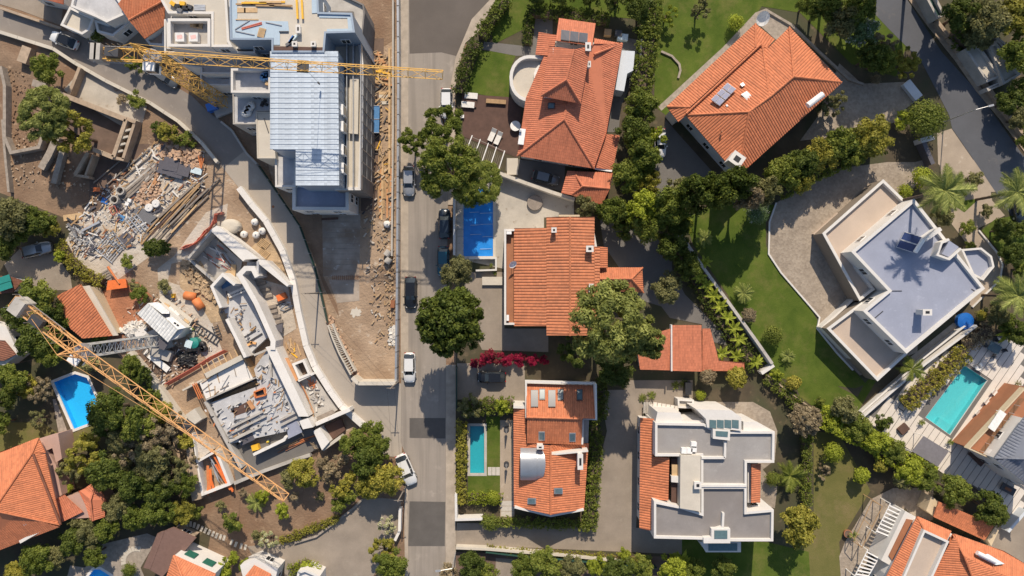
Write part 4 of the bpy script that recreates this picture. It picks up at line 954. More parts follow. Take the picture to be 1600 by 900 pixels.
vs = [c] + [c + (u * math.cos(2 * math.pi * i / n) + v * math.sin(2 * math.pi * i / n)) * (k * 1.05) + dv * z for k, z in ((.5, .08), (1, .3)) for i in range(n)]
b.add(vs, [(0, 1 + i, 1 + (i + 1) % n) for i in range(n)] + [(1 + i, 1 + (i + 1) % n, 1 + n + (i + 1) % n, 1 + n + i) for i in range(n)]); b.build('reflector', 'white', t)
b = MB(); b.bar((c.x, c.y, 0), c, .08, .06, 8); b.build('mast', 'steel', t); b = MB(); b.bar(c + u * .9 + dv * .25, c + dv * 1.0, .02); b.bar(c - u * .9 + dv * .25, c + dv * 1.0, .02); b.build('feed_arm', 'steel', t)

# ---- modern villa with blue-grey roof
h = thing('modern_villa', 'modern white villa with flat blue-grey roof and stepped terraces', 'house', W('r6', 640, 520))
flat_block(h, 'r6', [(390, 430), (685, 180), (1018, 602), (650, 908), (445, 708), (562, 612)], 6.0, 'deck_blue', pw=.42, ph=.5, step=4)
flat_block(h, 'r6', [(256, 344), (540, 92), (660, 208), (400, 440), (420, 500), (500, 606), (430, 660)], 3.5, 'terrace_pink', 'wall_shade_tan', pw=.3, ph=.6, win=False, cap='wall_white')
flat_block(h, 'r9', [(208, 30), (330, -62), (350, -30), (490, 118), (385, 214)], 3.4, 'terrace_pink', 'wall_shade_tan', pw=.3, ph=.6, win=False, cap='wall_white')
b = MB(); b.strip(P2('r6', [(330, 475), (455, 605), (255, 785), (395, 930)], 1.6), .3, 0, 1.6); b.build('garden_wall', 'wall_white', h)
b = MB(); b.strip(P2('r6', [(500, 612), (296, 796), (415, 910)], 2.2), .3, 0, 2.2); b.build('garden_wall', 'wall_white', h)
poly_part(h, 'entrance_step', 'r6', [(212, 346), (325, 245), (336, 262), (262, 340), (286, 410)], .6, .6, 'terrace_pink')
# solar water heater
sp = thing('solar_water_heater', 'twin-panel blue solar water heater with white tank on blue-grey roof', 'solar heater', W('r6', 660, 390, 5.9))
for k in range(2):
    u = lambda s, q: (640 + (735 - 640) * s + (600 - 640) * q, 335 + (365 - 335) * s + (410 - 335) * q, 5.8 + 1.0 * s)
    p = WP('r6', [u(.0, k * .5 + .02), u(.85, k * .5 + .02), u(.85, k * .5 + .48), u(.0, k * .5 + .48)]); m = MB(); m.add(p + [v - Vector((0, 0, .12)) for v in p], [(0, 1, 2, 3), (7, 6, 5, 4)] + [(i, (i + 1) % 4, 4 + (i + 1) % 4, 4 + i) for i in range(4)])
    m.build('panel', 'solar', sp)
    m = MB(); [m.bar(p[i] + Vector((0, 0, .02)), p[(i + 1) % 4] + Vector((0, 0, .02)), .04) for i in range(4)]; m.build('panel_frame', 'alu', sp)
m = MB(); m.bar(W('r6', 728, 372, 7.3), W('r6', 690, 432, 7.3), .3, .3, 12); m.build('tank', 'white', sp)
m = MB(); [m.bar(W('r6', x, y, 7.1), W('r6', x, y, 7.1) * 1 - Vector((0, 0, 1.2)), .04) for x, y in ((722, 380), (696, 424))]; m.build('stand', 'steel', sp)
chimney(h, 'r6', 748, 714, 7.7, .7, 1.1, 1.8)
b = MB(); b.strip(P2('r6', [(738, 375), (812, 322)], 7.4), .5, 5.5, 7.4); b.build('chimney', 'wall_white', h)
b = MB(); b.strip(P2('r6', [(850, 372), (815, 388), (795, 445), (850, 465), (905, 415)], 6.9), .28, 5.5, 6.9); b.build('parapet', 'wall_white', h)
poly_part(h, 'roof_hatch', 'r6', [(850, 378), (895, 408), (848, 455), (815, 440)], 6.6, 1.1, 'deck_blue')
for x0, y0, x1, y1 in ((570, 614, 628, 614), (500, 742, 540, 708), (955, 605, 985, 625)):
    m = MB(); m.strip(P2('r6', [(x0, y0), (x1, y1)], 5.55), .12, 5.45, 5.55); m.build('roof_joint', 'steel_dark', h)
pts = [(905, 418), (1000, 410), (1050, 450), (1062, 500), (1010, 565), (960, 540)]
flat_block(h, 'r6', pts, 4.6, 'deck_blue', pw=.28, ph=.6)
t = thing('water_tank', 'bright blue covered tub beside villa wall', 'tub', W('r6', 928, 755)); c = W('r6', 928, 755, .8)
b = MB(); b.bar((c.x, c.y, 0), (c.x, c.y, .75), 1.15, 1.2, 18); b.build('shell', 'blue_tarp', t)
for k in range(1): b = MB(); b.bar((c.x, c.y, .75), (c.x, c.y, .95), 1.22, .55, 18); b.build('cover', 'car_blue', t)

# ---- white flat-roof apartment house
h = thing('apartment_house', 'white flat-roofed house with stepped grey decks and orange tile side roof', 'house', W('r8', 420, 510))
H = 7.0
flat_block(h, 'r8', [(195, 266), (400, 270), (420, 285), (500, 302), (690, 302), (688, 432), (575, 432), (575, 530), (385, 528), (385, 405), (195, 405)], H, 'deck_gray', step=4)
flat_block(h, 'r8', [(386, 530), (574, 530), (574, 635), (686, 625), (684, 757), (500, 757), (395, 750), (190, 745), (190, 590), (298, 612), (386, 640)], H - .02, 'deck_gray_dark', step=4)
poly_part(h, 'roof_slab', 'r8', [(300, 400), (383, 402), (383, 634), (298, 620)], H + .5, H + .5, 'concrete_cream')
for pl in ([(388, 412), (484, 412)], [(486, 345), (484, 412)], [(478, 640), (475, 700), (432, 712)], [(386, 528), (574, 528)]):
    b = MB(); b.strip(P2('r8', pl, H + .15), .3, H - .5, H + .15); b.build('parapet', 'wall_white', h)
poly_part(h, 'white_block', 'r8', [(205, 222), (300, 225), (310, 262), (395, 255), (400, 268), (196, 262)], H - .6, H - .6, 'wall_white')
poly_part(h, 'white_block', 'r8', [(365, 210), (512, 215), (552, 245), (552, 300), (410, 286), (405, 250)], H + .3, H + .3, 'wall_white')
poly_part(h, 'white_block', 'r8', [(560, 262), (615, 262), (675, 300), (560, 300)], H - .8, H - .8, 'wall_white')
for k in range(4): poly_part(h, 'glass_roof', 'r8', [(420 + k * 31, 254), (448 + k * 31, 256), (448 + k * 31, 290), (420 + k * 31, 286)], H + .38, .06, 'glass_blue')
poly_part(h, 'skylight_box', 'r8', [(434, 292), (506, 298), (504, 340), (434, 332)], H + .55, 1.0, 'wall_white'); poly_part(h, 'glass_roof', 'r8', [(446, 300), (497, 303), (495, 325), (446, 321)], H + .62, .06, 'glass_blue')
poly_part(h, 'skylight_box', 'r8', [(428, 705), (506, 705), (506, 765), (396, 765), (395, 742), (428, 740)], H + .3, 1.0, 'wall_white'); poly_part(h, 'glass_roof', 'r8', [(440, 712), (494, 712), (494, 746), (440, 746)], H + .38, .06, 'glass_blue')
poly_part(h, 'balcony', 'r8', [(380, 760), (550, 760), (550, 802), (405, 802)], 4.4, .3, 'wall_white'); poly_part(h, 'balcony_glass', 'r8', [(416, 766), (535, 766), (535, 796), (416, 796)], 4.5, .08, 'glass_blue')
RT(h, 'r8', [[(134, 246, 4.4), (190, 250, 5.4), (188, 408, 5.4), (255, 410, 6.4), (250, 588, 6.4), (190, 582, 5.4), (185, 713, 5.4), (130, 702, 4.4)]], 'tile_bright', rib=.36, amp=.075)
walls(h, 'r8', [(136, 250), (200, 254), (198, 408), (252, 410), (248, 588), (198, 584), (192, 708), (133, 700)], 4.3, .3)
RT(h, 'r8', [[(593, 436, 6.3), (632, 436, 5.7), (629, 597, 5.7), (592, 597, 6.3)]], 'tile_orange')
poly_part(h, 'wall', 'r8', [(578, 436), (622, 438), (620, 595), (578, 597)], 5.5, 5.5, 'wall_white')
chimney(h, 'r8', 372, 526, 8.2, .8, .8, 1.2)
t = [(306, 370), (342, 370), (344, 352), (366, 356), (366, 396), (306, 396)]
for k, (x, y) in enumerate(((316, 383), (338, 383), (356, 376), (356, 358))): box_part(h, 'air_conditioner', 'r8', x, y, H + .25, .75, .75, .7, 4, 'white')
poly_part(h, 'light_well', 'r8', [(262, 415), (298, 412), (296, 600), (262, 598)], 5.8, .2, 'wood_dark'); poly_part(h, 'well_awning', 'r8', [(264, 440), (298, 440), (298, 486), (264, 484)], 6.2, .1, 'wood_pale')
poly_part(h, 'well_sill', 'r8', [(262, 488), (300, 488), (300, 515), (262, 512)], 6.6, .8, 'wall_white')
for k in range(6): box_part(h, 'stair_tread', 'r8', 194 + k * 18, 204 + k * 3, 1.6 + .1 * k, .55, 1.5, .3, 4, 'deck_board')
for k in range(5): box_part(h, 'stair_tread', 'r8', 150 + k * 7, 204, 1.1 - .2 * k, .2, 1.6, .2, 2, 'concrete')
for x, y in ((430, 756), (545, 770), (395, 775)): box_part(h, 'pillar', 'r8', x, y, 4.3, .35, .35, 4.3, 0, 'wall_white')

# ---- skylight house by the lap pool
h = thing('skylight_house', 'orange tiled house with five skylights, zinc barrel dormer and lap pool', 'house', W('r7', 570, 380))
RT(h, 'r7', [[(457, 104, 4.8), (740, 112, 4.8), (745, 250, 6.8), (457, 242, 6.8)], [(459, 245, 6.7), (688, 252, 6.7), (686, 356, 5.2), (459, 350, 5.2)]], 'tile_bright', [((457, 243, 6.8), (690, 250, 6.8))], rib=.32, amp=.065)
walls(h, 'r7', [(457, 104), (740, 112), (742, 250), (690, 252), (686, 352), (459, 348)], 4.7, .15)
b = MB(); b.strip(P2('r7', [(456, 246), (455, 96), (740, 104), (746, 252), (692, 250), (688, 356)], 5.6), .25, 4.6, 5.6); b.build('parapet', 'wall_white', h)
b = MB(); b.strip(P2('r7', [(744, 106), (746, 252)], 7.0), .25, 4.6, 7.0); b.build('parapet', 'wall_white', h)
for x in (490, 562):
    f0 = lambda u, v: (x - 15 + 30 * u, 132 + 70 * v, 5.25 + 1.0 * v)
    skylight(h, 'r7', [f0(0, 0), f0(1, 0), f0(1, 1), f0(0, 1)], 'steel_dark', 'solar_dark', 'solar_panel', .2)
for x, y in ((522, 150), (598, 152), (677, 152)):
    skylight(h, 'r7', [(x - 12, y - 24, 5.15), (x + 12, y - 24, 5.15), (x + 12, y + 22, 5.85), (x - 12, y + 22, 5.85)], 'steel_dark', 'skylight_glass')
for x, y, z in ((520, 320, 5.72), (647, 325, 5.65)):
    skylight(h, 'r7', [(x - 13, y - 18, z + .27), (x + 13, y - 18, z + .27), (x + 13, y + 18, z - .27), (x - 13, y + 18, z - .27)], 'steel', 'skylight_glass')
RT(h, 'r7', [[(403, 205, 3.9), (455, 207, 4.6), (457, 352, 4.6), (557, 362, 6.2), (557, 646, 6.2), (406, 612, 3.9)], [(557, 400, 6.2), (712, 386, 4.0), (694, 624, 4.0), (557, 646, 6.2)], [(557, 356, 5.0), (716, 352, 4.4), (712, 384, 4.0), (557, 396, 4.9)]], 'tile_bright',
   [((557, 362, 6.2), (557, 646, 6.2))], rib=.32, amp=.065)
walls(h, 'r7', [(406, 208), (456, 210), (560, 352), (712, 354), (710, 386), (692, 622), (557, 642), (410, 610)], 3.8, .25)
b = MB(); b.strip(P2('r7', [(408, 616), (557, 652), (694, 626)], 4.6), .3, 3.0, 4.6); b.build('parapet', 'wall_white', h)
b = MB(); b.strip(P2('r7', [(560, 398), (712, 383)], 6.0), .25, 3.5, 6.0); b.build('parapet', 'wall_white', h)
b = MB(); b.strip(P2('r7', [(403, 201), (452, 203)], 4.6), .35, 0, 4.6); b.build('parapet', 'wall_white', h)
chimney(h, 'r7', 680, 428, 7.0, 2.0, .6, 2.6); chimney(h, 'r7', 514, 368, 7.0, .4, .8, 1.8)
for x, y, z, s in ((480, 590, 5.25, .35), (588, 548, 6.05, -.35)):
    skylight(h, 'r7', [(x - 17, y - 12, z - s), (x + 17, y - 12, z + s), (x + 17, y + 12, z + s), (x - 17, y + 12, z - s)], 'steel', 'skylight_glass')
# zinc barrel dormer with standing seams
b = MB(); secs = []
for i in range(10):
    t_ = i / 9; y = 370 + 134 * t_; hh = 4.6 + 1.5 * math.sin(math.pi * t_) ** .6 + .5; secs.append([tuple(W('r7', x, y, hh + (.25 if x < 500 else 0))) for x in (432, 460, 490, 520 - 20 * abs(t_ - .5), 536 - 60 * abs(t_ - .5) ** 2)])
loft(secs, b, False); b.build('barrel_dormer', 'zinc', h, True)
for x in (446, 474, 502):
    m = MB(); m.path([W('r7', x, 370 + 134 * i / 9, 4.6 + 1.5 * math.sin(math.pi * i / 9) ** .6 + .72) for i in range(10)], .03, 4); m.build('seam', 'zinc', h)
box_part(h, 'side_porch', 'r7', 704, 300, 3.2, .7, 3.4, 3.2, 2, 'deck_gray')

# ---- big hip roof at the left edge
h = thing('hipped_house', 'big smooth orange hip roof house with pink terrace and little side gable', 'house', W('z7', 60, 520))
e, r = 4.6, 8.0
RT(h, 'z7', [[(-200, 420, e), (-60, 340, e + .3), (180, 252, e), (152, 322, 5.6), (-10, 560, r), (-300, 640, r)], [(180, 252, e), (212, 322, e), (152, 322, 5.6)], [(152, 322, 5.6), (212, 330, 4.8), (286, 660, e), (-10, 597, r), (-10, 560, r)], [(-300, 640, r), (-10, 597, r), (286, 660, e), (-30, 790, e), (-300, 900, e)]], 'tile_bright',
   [((152, 322, 5.6), (-10, 560, r)), ((180, 254, e), (152, 322, 5.6)), ((-10, 597, r), (284, 660, e))], rib=.28, amp=.05)
ridge(W('z7', 156, 328, 5.6), W('z7', 284, 656, e + .1), 'tile_brown', h, .18)
walls(h, 'z7', [(-200, 430), (180, 262), (205, 325), (278, 655), (-30, 785), (-250, 870)], 4.5, .45, 'wall_pink')
poly_part(h, 'dormer_front', 'z7', [(88, 735), (185, 682), (192, 692), (95, 748)], 5.0, 1.2, 'wall_white')
poly_part(h, 'terrace_floor', 'z7', [(185, 255), (272, 232), (290, 350), (262, 368), (245, 300), (200, 320)], 3.2, 3.2, 'wall_pink'); poly_part(h, 'terrace_floor', 'z7', [(172, 345), (232, 330), (262, 380), (290, 520), (252, 545)], 3.0, 3.0, 'wall_pink')
RT(h, 'z7', [[(252, 545, 3.4), (300, 520, 3.4), (388, 600, 3.2), (290, 648, 3.2)], [(368, 500, 3.0), (452, 460, 3.0), (424, 545, 4.2), (436, 640, 4.0)], [(452, 460, 3.0), (496, 545, 3.0), (490, 622, 3.0), (436, 640, 4.0), (424, 545, 4.2)]], 'tile_smooth', [((450, 463, 3.0), (424, 545, 4.2)), ((424, 545, 4.2), (436, 640, 4.0))], rib=.28, amp=.05)
walls(h, 'z7', [(255, 548), (300, 524), (370, 505), (450, 465), (492, 545), (486, 618), (436, 635), (292, 644)], 2.9, .25, 'wall_pink')
skylight(h, 'z7', [(108, 655, 5.9), (126, 650, 5.9), (128, 658, 5.75), (112, 664, 5.75)], 'white', 'pale_sheet')

# ---- white-fronted house at the bottom with green shutters
h = thing('shuttered_house', 'white-fronted house with two green shuttered windows and orange roof', 'house', W('z7', 900, 870))
e = 5.0
RT(h, 'z7', [[(815, 802, e), (855, 905, 6.4), (800, 980, 5.6), (760, 960, e)], [(815, 802, e), (1010, 890, e), (990, 980, 6.4), (855, 905, 6.4)]], 'tile_bright', [((815, 804, e), (855, 905, 6.4))], rib=.34)
b = MB(); b.prism(P2('z7', [(822, 800), (1010, 886), (980, 1000), (770, 960)], e - .1), 0, e - .1); b.build('wall', 'wall_white', h)
for x, y in ((892, 808), (975, 848)):
    c = W('z7', x, y, 3.4); a = W('z7', 822, 800, e); d = (W('z7', 1010, 886, e) - a).normalized(); q = a + d * (c - a).dot(d); n_ = Vector((-d.y, d.x, 0))
    m = MB(); m.box((q.x + n_.x * .04, q.y + n_.y * .04, 2.5), 1.5, .1, 1.5, math.atan2(d.y, d.x)); w = m.build('window_shutter', 'shutter_green', h)
    for k in range(6): m = MB(); m.box((q.x + n_.x * .11, q.y + n_.y * .11, 2.58 + k * .23), 1.4, .04, .13, math.atan2(d.y, d.x)); m.build('slat', 'shutter_green', w)
h = thing('terrace_roof', 'brown flat terrace roof with ribbed edge beside white shuttered house', 'outbuilding', W('z7', 790, 780))
poly_part(h, 'roof', 'z7', [(758, 692), (810, 672), (918, 722), (800, 860), (760, 905), (700, 870)], 3.2, .3, 'shingle_brown')
for k in range(4): m = MB(); m.strip(P2('z7', [(742 + k * 8, 702 - k * 4), (676 + k * 8, 862 + k * 2)], 3.0 + .08 * k), .28, 2.7, 3.0 + .08 * k); m.build('roof_board', 'shingle_brown', h)
walls(h, 'z7', [(745, 705), (812, 680), (910, 724), (760, 895), (690, 865)], 2.9, .3, 'wall_old')
h = thing('small_house', 'small orange roof with white walls below the blossoming tree', 'house', W('z8', 150, 880))
RT(h, 'z8', [[(140, 850, 3.6), (220, 892, 3.6), (200, 960, 4.4), (95, 905, 4.2)]], 'tile_bright', rib=.34)
walls(h, 'z8', [(140, 818), (255, 866), (225, 985), (90, 935), (70, 850), (100, 835)], 3.3, .1); 
flat_block(h, 'z8', [(345, 880), (380, 870), (450, 900), (450, 960), (330, 960)], 3.2, 'concrete_white')

# ---- low shed roof near the crane foot, houses at the upper left
h = thing('tiled_shed', 'low shed with ribbed orange tile roof under the crane arm', 'shed', W('z5', 380, 190))
RT(h, 'z5', [[(266, 96, 2.7), (378, 42, 3.1), (526, 284, 3.1), (390, 296, 2.4), (330, 250, 2.5)]], 'tile_bright', rib=.36, amp=.075)
walls(h, 'z5', [(270, 98), (376, 46), (430, 50), (540, 280), (392, 292), (335, 246)], 2.35, .2, 'wall_cream')
poly_part(h, 'side_roof', 'z5', [(384, 52), (418, 48), (552, 282), (528, 284)], 2.6, .25, 'concrete_cream')
h = thing('tiled_house', 'orange ribbed tile roof house wedged beside the unfinished building', 'house', W('z1', 670, 80))
RT(h, 'z1', [[(560, 20, 5.2), (640, -90, 6.6), (785, -160, 6.6), (770, 0, 6.0), (605, 95, 5.2)], [(605, 95, 5.4), (772, 0, 6.2), (772, 118, 4.8), (678, 182, 4.4)]], 'tile_bright', [((605, 95, 5.4), (770, 2, 6.2))], rib=.36, amp=.075)
walls(h, 'z1', [(565, 20), (640, -80), (785, -150), (770, 115), (680, 178), (606, 96)], 4.3, .2)
flat_block(h, 'z1', [(680, 185), (770, 122), (770, 215), (700, 210)], 3.0, 'terrace_pink')
h = thing('flat_house', 'white flat-roofed house with grey decks at the top of the curved road', 'house', W('z1', 430, 60))
flat_block(h, 'z1', [(330, 30), (360, -90), (500, -90), (600, 60), (500, 105), (450, 80)], 5.0, 'concrete_blue'); flat_block(h, 'z1', [(282, 118), (326, 30), (440, 85), (420, 140), (385, 162)], 3.2, 'concrete_cream')
flat_block(h, 'z1', [(440, 90), (505, 110), (600, 66), (615, 100), (530, 170), (455, 150)], 3.0, 'deck_gray')
h = thing('red_roof_house', 'red-roofed house corner at the top of the street', 'house', W('z1', 260, -20))
RT(h, 'z1', [[(110, -60, 4.6), (300, -60, 4.6), (296, 20, 4.0), (230, 2, 4.0), (120, -20, 4.0)]], 'tile_smooth'); walls(h, 'z1', [(112, -58), (298, -58), (292, 16), (230, 0), (122, -22)], 3.9, .2)
h = thing('tiled_house', 'dark red roof house corner with white wall at picture edge by dense trees', 'house', W('z5', 20, 330))
RT(h, 'z5', [[(-150, 300, 3.8), (20, 306, 3.4), (75, 372, 3.0), (20, 400, 3.2), (-150, 420, 3.8)]], 'tile_brown'); walls(h, 'z5', [(-140, 200), (30, 240), (90, 370), (20, 425), (-140, 430)], 2.9, .1)
h = thing('tiled_house', 'dark red tile roof end beside two green loungers', 'house', W('z3', 50, 740))
RT(h, 'z3', [[(-100, 690, 3.0), (40, 695, 3.0), (110, 715, 3.0), (60, 770, 2.6), (-100, 790, 2.6)]], 'tile_brown'); walls(h, 'z3', [(-100, 694), (40, 698), (104, 716), (58, 766), (-100, 786)], 2.5, .15)
for k, (x, y) in enumerate(((15, 712), (22, 742))):
    t = thing('green_lounger', 'green fabric lounger on the dark red roof end', 'sun shade', W('z3', x, y, 3.1), 'green loungers on the roof end'); c = W('z3', x, y, 3.4)  # green loungers standing on short frames
    m = MB(); m.box((c.x, c.y, 3.3), 2.0, 1.0, .08, R(18)); m.build('fabric', 'green_teal', t); m = MB(); [m.box((c.x + a, c.y + .2, 2.7), .06, .06, .6) for a in (-.7, .7)]; m.build('frame', 'steel', t)

# ---- orange house lower right, neighbour with grey roof, terraced house upper right
h = thing('courtyard_house', 'orange tiled house with roof terrace, white pergolas and solar tank', 'house', W('r9', 640, 850))
e, r = 5.0, 6.4
RT(h, 'r9', [[(415, 905, e), (525, 690, e), (550, 738, 6.0), (470, 915, 6.0)], [(525, 690, e), (645, 742, e), (628, 775, 6.0), (550, 738, 6.0)], [(576, 905, e + .4), (650, 752, e + .4), (690, 830, r + .6), (740, 960, r + .6), (600, 1000, e)], [(650, 752, e + .4), (830, 812, e), (960, 890, e), (960, 960, r), (690, 830, r + .6)], [(690, 830, r + .6), (960, 960, r), (960, 1060, r), (740, 960, r + .6)]], 'tile_bright',
   [((650, 754, e + .4), (690, 830, r + .6)), ((690, 830, r + .6), (740, 960, r + .6)), ((525, 692, e), (550, 738, 6.0))], rib=.32, amp=.065)
walls(h, 'r9', [(420, 902), (525, 698), (640, 745), (655, 756), (830, 818), (950, 890), (950, 1000), (400, 1000)], 4.8, .35)
poly_part(h, 'terrace_floor', 'r9', [(552, 742), (626, 778), (576, 905), (476, 920)], 5.6, .3, 'terrace_pink')
b = MB(); b.strip(P2('r9', [(474, 915), (550, 742), (632, 780), (572, 912)], 6.3), .3, 5.0, 6.3); b.build('parapet', 'wall_white', h)
poly_part(h, 'porch', 'r9', [(398, 845), (482, 672), (520, 692), (428, 862)], 3.6, 3.6, 'wall_white'); poly_part(h, 'porch_roof', 'r9', [(425, 830), (488, 700), (510, 704), (440, 850)], 3.75, .2, 'terrace_orange')
m = MB(); m.bar(W('r9', 735, 818, 6.9), W('r9', 800, 850, 6.9), .3, .3, 12); m.build('solar_tank', 'white', h); skylight(h, 'r9', [(738, 832, 6.6), (800, 862, 6.6), (830, 858, 6.2), (770, 822, 6.2)], 'alu', 'pale_sheet', 'solar_panel')
for nm, pts_, n_ in (('white slatted pergola beside the porch steps', [(430, 645), (476, 668), (428, 768), (378, 748)], 8), ('cream slatted pergola over the lower terrace door', [(350, 808), (392, 832), (350, 905), (305, 900)], 7)):
    t = thing('pergola', nm, 'pergola', W('r9', *pts_[3])); q = WP('r9', pts_, 2.6)
    for k in range(n_):
        s = (k + .5) / n_; a = q[0].lerp(q[3], s); b_ = q[1].lerp(q[2], s); m = MB(); m.bar(a, b_, .13); m.build('slat', 'white', t)
    for v in q: m = MB(); m.bar((v.x, v.y, 0), v, .08); m.build('post', 'white', t)
    m = MB(); m.bar(q[0], q[3], .07); m.build('beam', 'white', t); m = MB(); m.bar(q[1], q[2], .07); m.build('beam', 'white', t)
t = thing('timber_pergola', 'open brown timber frame standing on the cobbled terrace', 'pergola', W('r9', 350, 700)); q = WP('r9', [(368, 632), (402, 655), (330, 800), (305, 770)], 2.6)
for i in range(4):
    m = MB(); m.bar((q[i].x, q[i].y, 0), q[i], .07); m.build('post', 'wood', t); m = MB(); m.bar(q[i], q[(i + 1) % 4], .06); m.build('beam', 'wood', t)
m = MB(); m.bar(q[0].lerp(q[3], .5), q[1].lerp(q[2], .5), .06); m.build('beam', 'wood', t)
h = thing('garden_pavilion', 'long low orange roof between board terrace and orange house', 'outbuilding', W('r9', 680, 700))
RT(h, 'r9', [[(600, 638, 3.4), (795, 720, 3.4), (762, 775, 2.8), (582, 692, 2.8)]], 'tile_bright', rib=.28, amp=.04); walls(h, 'r9', [(598, 642), (795, 724), (760, 772), (584, 690)], 2.7, .2, 'wall_cream')
poly_part(h, 'side_wall', 'r9', [(575, 620), (600, 638), (582, 690), (556, 670)], 2.4, 2.4, 'wall_cream'); poly_part(h, 'side_wall', 'r9', [(770, 770), (798, 728), (812, 740), (785, 795)], 2.2, 2.2, 'wall_cream')
h = thing('slate_roof_house', 'house with dark grey ribbed roof and orange balcony by the pool', 'house', W('r9', 870, 470))
e = 7.0
RT(h, 'r9', [[(797, 484, e), (905, 335, e + .4), (1000, 400, 9), (1000, 470, 9), (900, 488, 8.6)], [(797, 486, e), (900, 488, 8.6), (1000, 470, 9), (1000, 640, e), (905, 575, e)]], 'tile_slate', [((797, 485, e), (900, 488, 8.6))], rib=.42, amp=.08)
walls(h, 'r9', [(797, 488), (905, 340), (1000, 400), (1000, 640), (905, 578)], 6.9, .2)
poly_part(h, 'balcony_floor', 'r9', [(712, 450), (905, 235), (960, 260), (960, 330), (905, 335), (790, 485)], 4.2, 4.2, 'terrace_orange')
b = MB(); b.strip(P2('r9', [(905, 240), (708, 452), (795, 492)], 4.9), .18, 3.9, 4.9); b.build('balcony_wall', 'wall_cream', h)
for k in range(7):
    s = k / 7; a = W('r9', 762 + (905 - 762) * s, 465 + (275 - 465) * s, 5.2); c = W('r9', 762 + (905 - 762) * (s + .13), 465 + (275 - 465) * (s + .13), 5.2)
    m = MB(); m.add([(a.x, a.y, 4.2), (c.x, c.y, 4.2), (c.x, c.y, 5.2), (a.x, a.y, 5.2)], [(0, 1, 2, 3)]); m.build('glass_panel', 'glass_pane', h); m = MB(); m.bar((a.x, a.y, 4.2), (a.x, a.y, 5.3), .04); m.build('post', 'alu', h)
t = thing('garden_table', 'long white table on the orange balcony', 'table', W('r9', 806, 354, 4.2)); c = W('r9', 806, 354, 4.95); an = math.atan2(*(lambda d: (d.y, d.x))(W('r9', 830, 320) - W('r9', 785, 386)))
m = MB(); m.box((c.x, c.y, 4.9), 3.0, 1.1, .06, an); m.build('table_top', 'white', t)
for a, b_ in ((-1.3, -.4), (1.3, -.4), (-1.3, .4), (1.3, .4)): m = MB(); m.box((c.x + a * math.cos(an) - b_ * math.sin(an), c.y + a * math.sin(an) + b_ * math.cos(an), 4.2), .08, .08, .7, an); m.build('leg', 'white', t)
box_part(h, 'vent_box', 'r9', 790, 468, 5.2, .7, .7, .9, 35, 'white')
h = thing('terraced_building', 'pale terraced building stepping down beside the shaded road', 'house', W('r3', 1020, 360))
flat_block(h, 'r3', [(885, 262), (958, 232), (1078, 412), (1005, 442)], 2.2, 'concrete_cream', 'concrete', win=False); flat_block(h, 'r3', [(1018, 248), (1055, 228), (1185, 400), (1092, 455)], 2.6, 'concrete_cream', 'concrete', win=False); flat_block(h, 'r3', [(960, 225), (1040, 185), (1120, 240), (1110, 280), (1060, 226), (1016, 246)], 2.4, 'gray_sheet', 'concrete')
flat_block(h, 'r3', [(1000, 470), (1070, 440), (1150, 400), (1160, 420), (1010, 490)], 1.8, 'gray_sheet', 'concrete')
flat_block(h, 'r3', [(650, -60), (700, -80), (780, 80), (735, 100)], 2.2, 'green_fence', 'concrete', win=False)
# ================================================================== UNFINISHED BUILDING (upper left)
h = thing('unfinished_building', 'unfinished building with pale blue metal roof and open concrete terraces', 'building', W('z2', 380, 500))
HT = 12.4
# ribbed metal roof, one part per course
rows = 26; y0, y1 = 240.0, 868.0
for k in range(rows):
    a = y0 + (y1 - y0) * k / rows; b_ = y0 + (y1 - y0) * (k + 1) / rows; xl = 216 if a < 690 else 336; xr = 535 + 5 * k / rows
    z = HT + .35 - .5 * k / rows
    tiles(WP('z2', [(xl, a, z - .02), (xr, a, z - .02), (xr, b_ + 1, z + .025), (xl, b_ + 1, z + .025)]), 'tile_sheet', h, .42, .022, 'roof_panel', down=(0, -1, 0), thick=.08)
wp = P2('z2', [(217, 242), (534, 242), (539, 866), (337, 864), (337, 707), (232, 704), (218, 690)], HT - .2)
b = MB(); b.prism(wp, 0, HT - .15); b.build('wall', 'metal_wall', h)
a, c = Vector((*P2('z2', [(534, 242)], HT)[0], 0)), Vector((*P2('z2', [(539, 866)], HT)[0], 0))
for yy in (500, 580, 690, 778):   # dormer windows on the street side
    t_ = (yy - 242) / 624; q = a.lerp(c, t_); m = MB(); m.box((q.x + .05, q.y, 9.4), .5, 1.35, 1.7); w = m.build('window', 'white', h); m = MB(); m.box((q.x + .1, q.y, 9.55), .46, 1.05, 1.4); m.build('pane', 'window_glass', w)
for k in range(13):  # wall panel joints
    q = a.lerp(c, (k + .5) / 13); m = MB(); m.box((q.x + .02, q.y, 8.5), .06, .05, HT - 8.8); m.build('wall_seam', 'metal_wall', h)
# street-side ledge, lower body
flat_block(h, 'z2', [(500, 190), (640, 190), (652, 300), (650, 640), (640, 890), (520, 890)], 8.4, 'concrete_cream', 'wall_shade_gray', ph=.35, win=False, cap='wall_white')
flat_block(h, 'z2', [(590, 365), (632, 365), (628, 628), (585, 625)], 8.8, 'concrete_cream', 'concrete_cream', ph=.1, win=False)
for x in (575, 605, 640): m = MB(); m.strip(P2('z2', [(x, 200), (x, 885)], 9.1), .12, 8.1, 9.1); m.build('terrace_rail', 'steel', h)
